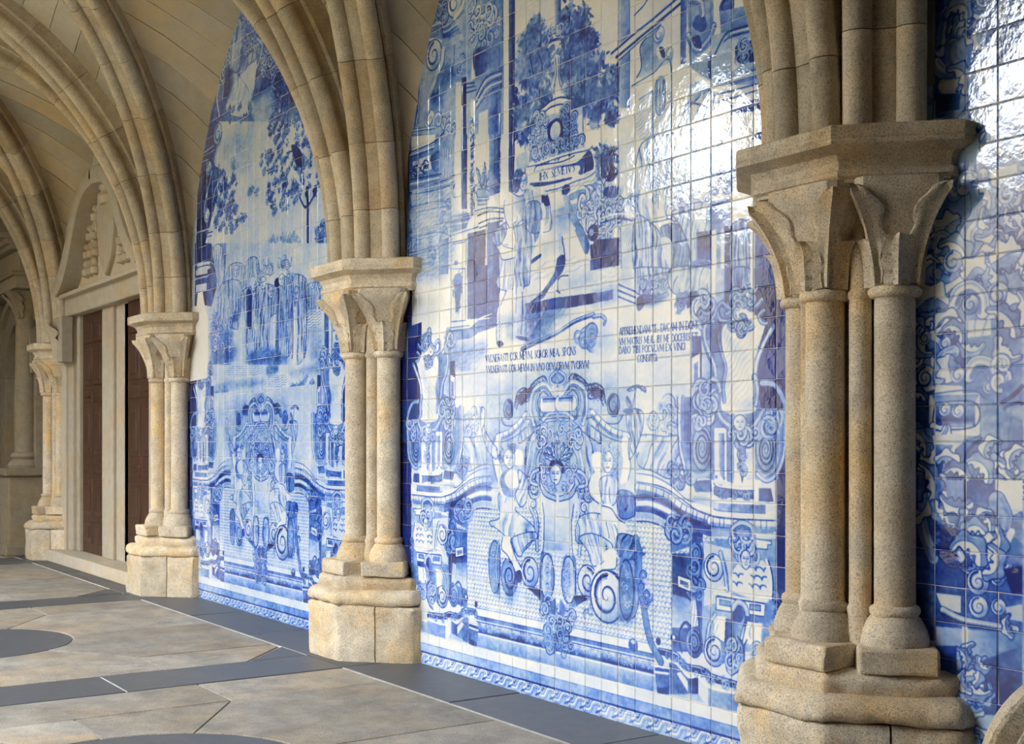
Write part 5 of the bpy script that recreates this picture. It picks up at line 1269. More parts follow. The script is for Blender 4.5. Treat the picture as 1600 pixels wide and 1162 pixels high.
X 34 .95 VM_MATRIS_MEÆ._IBI_ME_DOCEBIS_ET|-503.2,196.4 -443.3,195.2
X 34 .95 DABO_TIBI_POCVLVM_EX_VINO|-503.2,191.9 -452.3,190.9
X 34 .95 CONDITO.|-488.6,186.8 -472.7,186.6
X 40 .9 IHX_SEMEIVS|-575.2,294.7 -540.9,294.1
F .3|-315.2,-5.0 -260.1,-5.0 -260.1,470.0 -315.2,470.0
G .75 .4 0|-309.0,319.1 -299.5,316.3 -299.5,270.6 -309.0,272.7
t 60 .5 .2|-302.6,311.9 -303.9,303.7 -305.1,298.6
t 70 .5 .25|-298.3,318.0 -298.9,308.1 -299.5,299.3
t 60 .4 .15|-291.6,312.4 -294.6,309.6 -296.4,303.7 -298.3,300.0
j 10 127 .6 .06|-294.6,311.7 -285.6,310.1 -285.6,300.3 -294.0,302.0
F .55|-299.5,302.5 -285.6,299.7 -285.6,289.4 -294.6,293.8
f .06|-305.8,286.5 -297.1,285.9 -294.6,283.2 -297.1,279.6 -305.1,281.5
t 50 .4 .1|-307.7,293.4 -304.5,289.9 -299.5,289.2 -298.3,293.1
t 60 .5 .3|-300.1,298.4 -300.1,293.1 -294.6,289.6 -294.0,293.6 -295.2,297.6
G .85 .6 0|-308.3,281.7 -296.4,279.5 -297.1,273.3 -308.3,274.7
t 34 .4 .06|-291.6,280.4 -294.6,283.2 -292.8,286.0 -288.0,284.8 -285.0,281.5 -286.2,276.6 -291.0,273.0 -295.8,269.8
V 1.4 .08 .5|-292.8,281.8 -292.8,284.4
j 3 156 .6 .06|-294.0,279.9 -288.6,278.7 -289.8,271.7 -294.0,274.7
j 21 114 .6 .06|-285.6,311.1 -270.3,307.6 -270.3,285.5 -284.4,288.0
j 16 130 .6 .06|-283.9,285.8 -272.4,284.5 -272.4,272.9 -284.4,274.6
j 8 156 .6 .06|-287.4,275.3 -270.3,272.4 -270.3,249.1 -288.6,252.5
t 50 .4 .1|-284.4,267.4 -282.7,261.8 -285.6,257.3
t 50 .4 .08|-279.2,255.0 -278.1,258.8 -273.5,257.9 -270.7,254.3
F .35|-308.3,256.2 -270.3,249.1 -270.3,190.5 -317.4,194.4 -317.4,225.1 -309.6,236.0
t 44 .4 .08|-302.0,244.4 -299.5,240.8 -296.4,243.4 -297.1,246.7
t 60 .4 .1|-295.2,243.2 -294.6,246.3 -291.6,245.2 -288.6,239.0 -289.2,230.7 -293.4,226.1 -293.4,219.8
t 40 .4 .1|-286.8,247.0 -286.2,238.6 -286.8,230.4 -283.9,225.8
F .08|-283.3,247.4 -272.4,248.0 -272.4,233.8 -283.3,234.0
r 10 60 .7 .1|-277.5,241.2 -271.8,242.3 -272.4,233.3 -276.9,235.0
j 13 127 .6 .06|-283.3,233.0 -270.3,232.5 -270.3,219.9 -282.7,220.5
V 1.4 .1 .7|-312.8,226.7 -312.8,232.7
a 110 .4 .06|-307.7,223.8 -302.6,229.6 -296.4,231.8
t 46 .4 .08|-307.0,221.6 -305.8,225.7 -302.6,224.2
F .8|-317.4,221.8 -308.3,221.2 -310.2,218.8 -317.4,216.4
j 15 156 .6 .06|-317.4,219.6 -270.3,214.8 -270.3,198.7 -317.4,200.5
a 110 .5 .06|-316.1,205.3 -313.5,212.6 -308.3,216.4
V 1.4 .08 .5|-300.1,215.4 -300.1,219.6
a 120 .5 .06|-283.3,212.3 -275.8,215.5 -270.3,215.8
a 110 .5 .06|-294.6,207.4 -289.8,212.0 -285.6,210.0
V 1.5 .1 .6|-280.4,200.7 -280.4,205.3
t 56 .5 .06|-299.5,199.4 -297.1,203.4 -291.6,204.4 -287.4,200.3 -286.8,195.1
V 1.5 .15 .7|-292.2,198.2 -292.2,201.9
a 130 .5 .05|-316.7,198.2 -309.6,202.5 -302.0,198.6
a 90 .5 .05|-278.1,194.8 -272.9,196.9 -270.3,195.2
G .7 .4 0|-318.4,194.4 -270.3,190.5 -270.3,132.0 -318.4,130.7
j 15 143 .6 .06|-317.4,194.3 -295.8,192.6 -295.8,181.5 -317.4,181.8
F .08|-295.2,192.5 -283.3,191.6 -283.3,185.9 -293.4,185.6
h 80 40 5 .5 .7|-294.6,192.5 -283.9,191.6 -283.9,185.9 -293.4,185.6
V 1.5 .05 .5|-312.8,186.9 -312.8,189.6
V 1.5 .05 .5|-303.6,184.1 -303.6,186.8
j 3 156 .6 .06|-281.5,185.8 -270.3,186.0 -270.3,181.9 -280.9,181.6
V 2 .05 .4|-312.8,171.2 -312.8,176.1
l 16 .04|-316.7,168.1 -313.5,166.3 -309.0,167.2
t 50 .5 .15|-306.4,170.9 -305.1,178.3 -299.5,180.7
a 110 .4 .08|-299.5,169.5 -302.0,175.5 -300.8,179.7
t 56 .5 .1|-292.8,171.4 -289.8,175.4 -284.4,174.6 -281.5,169.3
V 1.3 .1 .6|-283.9,166.3 -283.9,168.9
F .06|-281.5,180.1 -275.8,180.8 -275.8,168.6 -281.5,168.8
r 6 50 .6 .06|-281.5,180.1 -276.9,179.8 -276.9,169.6 -280.9,169.3
V 1.2 .05 .6|-297.7,171.6 -297.7,174.7
F .06|-307.7,168.3 -295.8,167.3 -295.8,164.1 -309.0,164.5
G .5 .35 0|-278.6,167.7 -270.3,170.4 -270.3,154.2 -278.1,154.4
l 16 .75|-278.6,160.5 -273.5,163.4 -270.3,166.3
l 12 .75|-277.5,154.3 -277.5,158.4 -272.4,160.3 -270.3,159.8
F .06|-310.9,164.6 -288.0,164.4 -288.0,148.3 -310.9,148.4
G .35 .5 90|-309.9,164.3 -288.3,163.9 -289.8,161.3 -308.0,161.3
G .75 .35 90|-308.0,161.3 -290.1,160.8 -290.1,151.9 -308.0,151.8
l 6 .8|-308.0,161.3 -290.1,160.8 -290.1,151.9 -308.0,151.8 -308.0,161.3
V 1.2 .05 .5|-303.6,158.5 -303.6,161.2
V 1.2 .05 .5|-297.7,157.8 -297.7,160.5
G .3 .8 90|-307.0,154.8 -291.0,154.5 -291.0,151.9 -307.0,152.1
l 6 .75|-310.9,164.6 -288.0,164.4 -288.0,148.3 -310.9,148.4 -310.9,164.6
j 3 156 .6 .06|-317.4,163.7 -311.5,163.5 -311.5,145.1 -316.7,145.1
G .35 .55 0|-287.4,162.8 -270.3,153.7 -270.3,141.1 -287.4,141.0
h 90 44 8 .7 .6|-281.5,153.9 -270.3,153.7 -270.3,141.1 -281.5,141.0
g .05 .15 0|-310.9,147.8 -294.0,148.3 -300.1,141.9 -303.9,136.6 -305.8,131.1 -316.1,130.8 -314.8,140.7
G .7 .5 90|-308.0,145.1 -299.5,144.6 -303.3,139.8 -305.8,131.1 -308.3,131.0
j 4 156 .6 .06|-314.8,144.0 -308.3,144.0 -308.3,131.0 -314.8,130.8
l 14 .75|-287.4,147.2 -293.4,142.0 -296.4,131.3
t 40 .5 .3|-294.0,131.4 -291.0,138.9 -283.9,141.5
j 15 114 .6 .06|-287.4,138.4 -270.3,139.1 -270.3,132.0 -289.8,131.5
G .75 .5 0|-317.4,130.7 -270.3,131.9 -270.3,73.4 -317.4,67.2
t 34 .4 .05|-304.8,132.1 -304.8,120.3 -302.0,110.9 -296.4,101.7
t 50 .5 .3|-315.4,131.9 -315.4,119.9 -312.8,109.1 -309.0,100.7
j 5 156 .6 .06|-315.4,126.4 -308.3,124.5 -308.3,114.8 -314.8,114.5
F .8|-307.7,114.3 -302.6,114.0 -297.7,101.6 -307.7,101.4
O 60 50 .9 .5|-307.4,113.8 -303.3,113.5 -300.1,102.5 -307.4,101.9
G .5 .35 90|-303.3,131.1 -295.2,131.3 -295.2,114.4 -302.0,115.1
j 13 127 .6 .06|-294.0,131.3 -282.7,131.6 -282.7,114.6 -294.0,114.0
F .06|-281.5,131.7 -270.3,131.9 -270.3,120.9 -274.6,118.6 -281.5,126.5
t 70 .4 .3|-280.9,124.0 -278.1,118.5 -278.6,114.3
E .06|-294.6,113.4 -281.5,100.8
j 7 127 .6 .06|-294.6,113.4 -282.1,114.1 -282.1,101.3 -294.6,100.3
E .7|-292.8,107.8 -287.4,102.9
G .6 .4 0|-281.5,113.1 -270.3,113.8 -270.3,101.2 -279.2,100.5
l 26 .06|-274.6,113.0 -276.9,107.8 -278.6,101.0
V 1.6 .05 .6|-288.9,92.9 -288.9,97.6
V 1.5 .05 .6|-280.4,95.3 -280.4,98.3
V 1.6 .05 .5|-288.6,83.6 -288.6,87.7
V 1.5 .05 .5|-280.1,84.5 -280.1,87.6
j 3 156 .6 .06|-293.4,99.8 -281.5,100.8 -281.5,88.5 -293.4,87.2
F .85|-278.1,99.0 -270.3,100.7 -270.3,90.6 -274.6,90.2
G .85 .6 0|-318.4,86.9 -308.6,87.8 -308.6,74.4 -315.4,73.5
F .1|-307.7,86.9 -296.4,86.9 -296.4,80.6 -304.5,80.7
t 24 .4 .06|-304.5,80.7 -295.8,78.0 -283.9,77.4 -272.9,77.2
l 10 .8|-305.1,79.3 -295.8,76.7 -283.9,76.1 -272.9,75.9
F .1|-276.9,84.9 -270.3,86.6 -270.3,80.1 -276.9,80.8
G .2 .5 0|-307.7,73.9 -270.3,76.0 -270.3,66.4 -307.7,61.0
F .06|-295.8,75.4 -293.4,75.4 -292.8,63.2 -295.8,62.7
j 10 114 .6 .06|-291.0,74.9 -270.3,76.0 -270.3,46.3 -291.0,42.5
G .8 .6 90|-286.2,64.1 -270.3,71.5 -270.3,46.3 -286.2,43.4
j 15 114 .6 .06|-297.1,65.2 -286.2,66.7 -287.4,38.0 -298.3,35.9
G .55 .75 0|-309.0,66.2 -298.3,67.7 -298.3,41.2 -305.8,39.8
'''


# ------------------------------------------------------------------ glazed tile material (painting computed above, read by position on the wall)
def tile_material(pt):
    im = bpy.data.images.new('tile_painting', AW, AH, alpha=False, float_buffer=False); im.colorspace_settings.name = 'Non-Color'
    buf = np.ones((AH, AW, 4), np.float32); buf[..., 0] = pt.c; buf[..., 1] = pt.c; buf[..., 2] = pt.c
    im.pixels.foreach_set(buf.ravel()); im.update(); im.pack()
    m, nt, b = new_mat('glazed_tile'); L = nt.links.new
    geo = N(nt, 'ShaderNodeNewGeometry'); sep = N(nt, 'ShaderNodeSeparateXYZ'); L(geo.outputs['Position'], sep.inputs[0])
    def lin(src, a, k):
        n1 = N(nt, 'ShaderNodeMath', operation='SUBTRACT'); L(src, n1.inputs[0]); n1.inputs[1].default_value = a
        n2 = N(nt, 'ShaderNodeMath', operation='MULTIPLY'); L(n1.outputs[0], n2.inputs[0]); n2.inputs[1].default_value = k; return n2.outputs[0]
    cb = N(nt, 'ShaderNodeCombineXYZ'); L(lin(sep.outputs[0], AX0, 1/(AX1-AX0)), cb.inputs[0]); L(lin(sep.outputs[2], AZ0, 1/(AZ1-AZ0)), cb.inputs[1])
    tx = N(nt, 'ShaderNodeTexImage'); tx.image = im; tx.interpolation = 'Cubic'; tx.extension = 'EXTEND'; L(cb.outputs[0], tx.inputs[0])
    def fl(s):
        n = N(nt, 'ShaderNodeMath', operation='FLOOR'); L(s, n.inputs[0]); return n.outputs[0]
    cell = N(nt, 'ShaderNodeCombineXYZ'); L(fl(lin(sep.outputs[0], TX0, 1/TILE)), cell.inputs[0]); L(fl(lin(sep.outputs[2], TZ0, 1/TILE)), cell.inputs[1])
    wnz = N(nt, 'ShaderNodeTexWhiteNoise'); wnz.noise_dimensions = '3D'; L(cell.outputs[0], wnz.inputs['Vector'])
    sc3 = N(nt, 'ShaderNodeSeparateColor'); L(wnz.outputs['Color'], sc3.inputs[0])
    k = N(nt, 'ShaderNodeMapRange'); k.inputs['To Min'].default_value = 0.88; k.inputs['To Max'].default_value = 1.14; L(sc3.outputs[0], k.inputs[0])
    ink = N(nt, 'ShaderNodeMath', operation='MULTIPLY'); L(tx.outputs[0], ink.inputs[0]); L(k.outputs[0], ink.inputs[1])
    A = ramp(nt, ink.outputs[0], [(0, (0.80, 0.80, 0.76)), (0.25, (0.40, 0.53, 0.78)), (0.5, (0.12, 0.27, 0.70)), (0.75, (0.022, 0.085, 0.46)), (1, (0.006, 0.016, 0.19))])
    B = ramp(nt, ink.outputs[0], [(0, (0.82, 0.80, 0.72)), (0.25, (0.43, 0.56, 0.70)), (0.5, (0.14, 0.30, 0.60)), (0.75, (0.03, 0.11, 0.40)), (1, (0.007, 0.02, 0.16))])
    col = mixc(nt, sc3.outputs[1], A.outputs[0], B.outputs[0])
    L(col, b.inputs['Base Color']); b.inputs['Roughness'].default_value = 0.12; b.inputs['IOR'].default_value = 1.5
    b.inputs['Coat Weight'].default_value = 1.0; b.inputs['Coat Roughness'].default_value = 0.03
    n1 = N(nt, 'ShaderNodeTexNoise', Scale=40.0, Detail=2.0, Roughness=0.5); L(geo.outputs['Position'], n1.inputs['Vector'])
    n2 = N(nt, 'ShaderNodeTexNoise', Scale=130.0, Detail=2.0); L(geo.outputs['Position'], n2.inputs['Vector'])
    mm = N(nt, 'ShaderNodeMath', operation='MULTIPLY'); L(n2.outputs[0], mm.inputs[0]); mm.inputs[1].default_value = 0.08
    ad = N(nt, 'ShaderNodeMath', operation='ADD'); L(n1.outputs[0], ad.inputs[0]); L(mm.outputs[0], ad.inputs[1])
    bp = N(nt, 'ShaderNodeBump', Strength=0.5, Distance=0.0020); L(ad.outputs[0], bp.inputs['Height'])
    L(bp.outputs[0], b.inputs['Coat Normal']); L(bp.outputs[0], b.inputs['Normal'])
    return m
TILE = 0.14; TX0 = -0.03*TILE; TZ0 = EYE-11*TILE
painting = Paint(); paint_lines(painting, ART); painting.finish()
M['tile'] = tile_material(painting); del painting

# ------------------------------------------------------------------ the setting: walls, light-blocking slab over the vault, garden
def wall_arch(d):            # height of the wall arch at distance d from the pier axis
    d = min(d, BAY-d); s = d-0.45; R = 3.0
    if s <= 0: return SPRING
    return SPRING+0.10+math.sqrt(max(0, R*R-(R-s)**2))
wb = struct('wall_back', box(-24.5, 3.0, 0.0, 0.6, -0.3, 7.0), 'wall')
struct('ground', box(-60, 40, -45, -4.9, -0.5, -0.12), 'court_ground')
struct('wall_end', box(-24.5, -24.0, -5.3, 0, -0.3, 7.0), 'wall')
struct('wall_near', box(2.6, 3.0, -5.3, 0, -0.3, 7.0), 'wall')
struct('ceiling_light_block', box(-24.5, 3.0, -5.4, 0.6, 6.1, 6.5), 'wall')  # unseen flat slab added above the vault to block skylight
struct('wall_opposite', box(-27, 7, -33, -31, -0.5, 11.0), 'facade')
struct('wall_wing_left', box(-27, -25, -33, -5.3, -0.5, 8.4), 'facade'); struct('wall_wing_right', box(5, 7, -33, -5.3, -0.5, 7.7), 'facade')
# garden-side arcade wall with a pointed opening in each bay not closed off
def arcade(x0, x1, name, open_):
    c = (x0+x1)/2; h = (x1-x0)/2
    if not open_: return struct(name, box(x0, x1, -5.3, -4.7, -0.3, 7.0), 'wall')
    w = h-0.62; z0 = 0.75; zs = 3.15; R = w*1.75
    arc = []
    for i in range(13):
        a = math.acos(1-w/R)*i/12; arc.append((c+w-(R-R*math.cos(a)), zs+R*math.sin(a)))
    P = [(x0, -0.3), (x1, -0.3), (x1, 7.0), (c, 7.0)]; top = arc[-1]
    right = [(x1, z0), (x1, 7.0), (c, 7.0)]+arc[::-1]+[(c+w, z0)]
    left = [(2*c-x, z) for x, z in right][::-1]
    me1 = extrude_y(right, -5.3, -4.7); me2 = extrude_y(left, -5.3, -4.7); me3 = box(x0, x1, -5.3, -4.7, -0.3, z0)
    bm = bmesh.new()
    for me in (me1, me2, me3): bm.from_mesh(me)
    bmesh.ops.recalc_face_normals(bm, faces=bm.faces); me = bpy.data.meshes.new(name); bm.to_mesh(me); bm.free()
    return struct(name, me, 'wall')
for i in range(4): arcade(PIERS[i+1], PIERS[i], 'wall_garden_%d' % (i+1), i < 3)  # unseen fourth-bay wall made solid to darken the far end
arcade(PIERS[0], 3.0, 'wall_garden_near_block', False); arcade(-24.5, PIERS[4], 'wall_garden_far', False)  # unseen near bay closed with added solid wall so light comes from the left

# ------------------------------------------------------------------ vault: ribs and webs
def arc_trans(P, t, side=0, y0=0.33, half=DEPTH/2):      # transverse rib, intrados, t 0..1 wall to crown
    R = 3.0; d1 = half-y0; a1 = math.acos(1-d1/R); a = a1*t
    return Vector((P, -(y0+R-R*math.cos(a)), SPRING+R*math.sin(a))), Vector((0, -math.sin(a), math.cos(a)))
CROWN = 5.55
def arc_diag(P, sgn, t):
    s = Vector((P+(0.27 if sgn > 0 else -0.17), -0.13, 0)); e = Vector((P+sgn*BAY/2, -DEPTH/2, 0)); dv = (e-s); Lh = dv.length; dv.normalize()
    a0 = 0.15; a = Lh-a0; b = CROWN-SPRING; ph = t*math.pi/2
    d = a0+a*(1-math.cos(ph)); z = SPRING+b*math.sin(ph)
    tan = Vector((a*math.sin(ph)*dv.x, a*math.sin(ph)*dv.y, b*math.cos(ph))).normalized()
    return s+dv*d+Vector((0, 0, z)), tan
def arc_wall(P, sgn, t):
    R = 3.0; d1 = BAY/2-0.45; a = math.acos(1-d1/R)*t
    return Vector((P+sgn*(0.45+R-R*math.cos(a)), 0.0, SPRING+0.1*min(1, t*6)+R*math.sin(a)))
# rib section: u across, v from the soffit inwards
def rib_section():
    half = [(0.0, 0.048), (0.030, 0.048), (0.044, 0.054)]
    for k in range(11):                                    # round roll on the edge
        a = math.radians(200-k*25); half.append((0.100+0.056*math.cos(a), 0.056-0.056*math.sin(a)))
    half += [(0.128, 0.116), (0.122, 0.135), (0.128, 0.152)]
    for k in range(5):
        a = math.radians(150-k*45); half.append((0.143+0.020*math.cos(a), 0.172-0.020*math.sin(a)))
    half += [(0.152, 0.205), (0.155, 0.36)]
    return [(-u, v) for u, v in half[::-1][:-1]]+half
SEC = rib_section()
def rib_stone(fn, t0, t1, n=4, gap=0.002):
    rings = []
    for k in range(n+1):
        t = t0+(t1-t0)*k/n
        p, tan = fn(t); side = tan.cross(Vector((0, 0, 1)))
        if side.length < 1e-3: side = fn(0.5)[1].cross(Vector((0, 0, 1)))
        side.normalize(); nrm = side.cross(tan).normalized()       # points to the back of the rib
        q = fn(min(1, t+.02))[0]-fn(max(0, t-.02))[0]; hd = Vector((q.x, q.y, 0))
        if nrm.dot(hd) > 0: nrm = -nrm
        e = (gap if k == 0 else -gap if k == n else 0)
        rings.append([p+side*u+nrm*v+tan*e for u, v in SEC])
    return loft(rings, True, 'voussoir', 42)
order = ['nearest pier', 'second pier', 'third pier', 'fourth pier, beyond the doorway', 'farthest pier']
def make_rib(name, label, fn, cuts, group):
    t = thing(name, label, 'vault rib', (0, 0, 0), 0, group)
    for i in range(len(cuts)-1):
        me = rib_stone(fn, cuts[i], cuts[i+1], 4); obj('voussoir', me, 'rib', t)
    return t
for i, P in enumerate(PIERS[:4]):
    tr = lambda t, P=P: arc_trans(P, t)
    j = rng.uniform(-.02, .02)
    cuts = [0, .085+j, .20+j, .33-j, .46, .60, .74, .87, 1.0]
    make_rib('transverse_rib', 'moulded stone rib crossing the gallery above the %s' % order[i], tr, cuts, 'transverse ribs of the vault')
    tr2 = lambda t, P=P: (lambda r: (Vector((r[0].x, -DEPTH-r[0].y, r[0].z)), Vector((r[1].x, -r[1].y, r[1].z))))(arc_trans(P, t))
    for s, nm in ((-1, 'left'), (1, 'right')):
        fd = lambda t, P=P, s=s: arc_diag(P, s, t)
        j = rng.uniform(-.015, .015)
        cuts = [0, .07+j, .17-j, .28+j, .40, .52, .64, .76, .88, 1.0]
        make_rib('diagonal_rib', 'moulded diagonal vault rib springing to the %s of the %s' % (nm, order[i]), fd, cuts, 'diagonal ribs of the vault')
def web_cell(parent, fa, fb, n, nm='web_stone', bulge=0.06, split=1, mat='web', join=False):
    ts = [0.04+0.96*k/n for k in range(n+1)]; bmj = bmesh.new() if join else None
    for k in range(n):
        for c in range(split):
            g = 0.0035; u0 = c/split; u1 = (c+1)/split; V = []; m = 4
            for tt in (ts[k], ts[k+1]):
                a = fa(tt); b = fb(tt)
                for q in range(m+1):
                    u = u0+(u1-u0)*q/m; p = a.lerp(b, u)+Vector((0, 0, bulge*math.sin(math.pi*u))); V.append(p)
            cen = sum(V, Vector())/len(V)
            Vt = []
            for p in V:
                d = (cen-p); Vt.append(p+d.normalized()*g)
            nr = (Vt[m]-Vt[0]).cross(Vt[-1]-Vt[0]).normalized()
            if nr.z < 0: nr = -nr
            off = rng.uniform(-.004, .004); W = [p+nr*off for p in Vt]+[p+nr*(0.09) for p in Vt]
            F = []; s = m+1; o2 = 2*s
            for q in range(m): F.append((q, q+1, s+q+1, s+q)); F.append((o2+q, o2+s+q, o2+s+q+1, o2+q+1))
            for q in range(m): F.append((q, o2+q, o2+q+1, q+1)); F.append((s+q, s+q+1, o2+s+q+1, o2+s+q))
            F.append((0, s, o2+s, o2)); F.append((m, o2+m, o2+s+m, s+m))
            me = fix(mesh('web_stone', W, F))
            if join: bmj.from_mesh(me); bpy.data.meshes.remove(me)
            else: obj(nm, me, mat, parent)
    if join:
        me = bpy.data.meshes.new('web'); bmj.to_mesh(me); bmj.free(); o = obj('web', me, mat, parent); o['kind'] = 'stuff'
def back(fn, v):             # a line on the back of a rib
    def g(t):
        p, tan = fn(t); side = tan.cross(Vector((0, 0, 1)))
        side = side.normalized() if side.length > 1e-3 else Vector((1, 0, 0))
        nrm = side.cross(tan).normalized(); q = fn(min(1, t+.02))[0]-fn(max(0, t-.02))[0]
        if nrm.dot(Vector((q.x, q.y, 0))) > 0: nrm = -nrm
        return p+nrm*v
    return g
for i in range(4):
    vt = bpy.data.objects.new('ceiling_vault_%d' % (i+1), None); COL.objects.link(vt); vt['kind'] = 'structure'
    A_, B_ = PIERS[i], PIERS[i+1]
    for P, s in ((A_, -1), (B_, 1)):
        fd = back(lambda t, P=P, s=s: arc_diag(P, s, t), 0.24)
        ft = back(lambda t, P=P: arc_trans(P, t), 0.24)
        fw = lambda t, P=P, s=s: arc_wall(P, s, t)+Vector((0, 0.05, 0.0))
        vis = (s == 1)
        web_cell(vt, fd, fw, 13, split=1)
        web_cell(vt, ft, fd, 13, split=2 if vis else 1)
        mir = lambda f: (lambda t: (lambda p: Vector((p.x, -DEPTH-p.y, p.z)))(f(t)))
        web_cell(vt, mir(fd), mir(fw), 8, join=True); web_cell(vt, mir(ft), mir(fd), 8, join=True)

# ------------------------------------------------------------------ clustered piers
def plan(d, y=.42, s=.675, xm=.60, back=.04):
    y += d; s += d*1.4142; xm += d; c = s-y; e = s-xm
    e = max(e, .005)
    return [(-xm, back), (-xm, -e), (-c, -y), (c, -y), (xm, -e), (xm, back)]
def stack(prof, name, kw={}, deg=30):
    return loft([[(x, y, z) for x, y in plan(d, **kw)] for d, z in prof], True, name, deg)
def dense_ring(P, n=10):
    out = []
    for i in range(len(P)):
        a, b = P[i], P[(i+1) % len(P)]
        for k in range(n): out.append((a[0]+(b[0]-a[0])*k/n, a[1]+(b[1]-a[1])*k/n))
    return out
def stack_worn(prof, name, amp, seed, kw={}):
    rings = []
    for d, z in prof: rings.append([(x, y, z) for x, y in dense_ring(plan(d, **kw), 16)])
    me = loft(rings, True, name, 50)
    worn(me, amp, 9.0, seed); worn(me, amp*.55, 24.0, seed+2); worn(me, amp*.8, 3.0, seed+9); return me
def sect(cx, cy, r, sq, rot, n=40):       # superellipse section between circle (sq=0) and square (sq=1)
    out = []; ex = 2+sq*8
    for i in range(n):
        a = 2*math.pi*i/n+math.pi/n; ca, sa = math.cos(a), math.sin(a)
        k = (abs(ca)**ex+abs(sa)**ex)**(-1/ex)*r
        x, y = ca*k, sa*k; out.append((cx+x*math.cos(rot)-y*math.sin(rot), cy+x*math.sin(rot)+y*math.cos(rot)))
    return out
def cap_radius(t, r0, r1): return r0+(r1-r0)*(0.12*t+0.88*t**2.6)
def capital(c0, c1, r0, r1, rot, z0, z1):
    rings = []
    for k in range(15):
        t = k/14; tt = min(1, t/.86); r = cap_radius(tt, r0, r1); q = tt
        cx = c0[0]+(c1[0]-c0[0])*tt**2; cy = c0[1]+(c1[1]-c0[1])*tt**2
        rings.append([(x, y, z0+(z1-z0)*t) for x, y in sect(cx, cy, r, min(1, tt*1.15)**2, rot)])
    return loft(rings, True, 'bell', 40)
def leaf(c0, c1, r0, r1, rot, z0, z1, ang, w, h0, h1, curl):
    # acanthus leaf lying on the bell at angle ang (relative to the bell), from height fraction h0 to h1
    rows = 22; colsn = 6; V = []; F = []
    for th in (0, 1):
        for i in range(rows+1):
            f = i/rows; t = h0+(h1-h0)*f; tt = min(1, t/.86)
            ex = 2+min(1, tt*1.15)**2*8; lob = .74+.40*abs(math.sin(f*math.pi*3.2+.5)); ww = w*(.60+.70*math.sin(math.pi*min(1, f*.75+.12)))*lob*(1 if f < .8 else math.sqrt(max(.04, 1-((f-.8)/.2)**2)))
            cx = c0[0]+(c1[0]-c0[0])*tt**2; cy = c0[1]+(c1[1]-c0[1])*tt**2
            for j in range(colsn+1):
                u = j/colsn*2-1; a = ang+u*ww
                ca, sa = math.cos(a), math.sin(a); k = (abs(ca)**ex+abs(sa)**ex)**(-1/ex)*cap_radius(tt, r0, r1)
                rel = .026-.012*abs(u)**2+(.010 if abs(u) < .2 else 0)-(.012 if .25 < abs(u) < .6 else 0)
                k += rel*(1-th*1.6)+curl*max(0, f-.7)**1.5*3.0*(1-abs(u)*.3)
                x, y = ca*k, sa*k; z = z0+(z1-z0)*t-(curl*max(0, f-.88)*2.5)
                V.append((cx+x*math.cos(rot)-y*math.sin(rot), cy+x*math.sin(rot)+y*math.cos(rot), z))
    s = colsn+1; o2 = (rows+1)*s
    for i in range(rows):
        for j in range(colsn):
            F.append((i*s+j, i*s+j+1, (i+1)*s+j+1, (i+1)*s+j)); F.append((o2+i*s+j, o2+(i+1)*s+j, o2+(i+1)*s+j+1, o2+i*s+j+1))
    for i in range(rows): F.append((i*s, (i+1)*s, o2+(i+1)*s, o2+i*s)); F.append((i*s+colsn, o2+i*s+colsn, o2+(i+1)*s+colsn, (i+1)*s+colsn))
    for j in range(colsn): F.append((j, o2+j, o2+j+1, j+1)); F.append((rows*s+j, rows*s+j+1, o2+rows*s+j+1, o2+rows*s+j))
    return smooth_angle(fix(mesh('leaf', V, F)), 55)
PI = math.pi
SHAFTS = [((0.03, -0.20), 0.080, 0.0, (0.05, -0.205)), ((0.29, -0.09), 0.080, PI/4, (0.315, -0.115)), ((-0.19, -0.09), 0.075, -PI/4, (-0.23, -0.115))]
THIN = [((0.165, -0.145), 0.045), ((-0.10, -0.145), 0.040)]
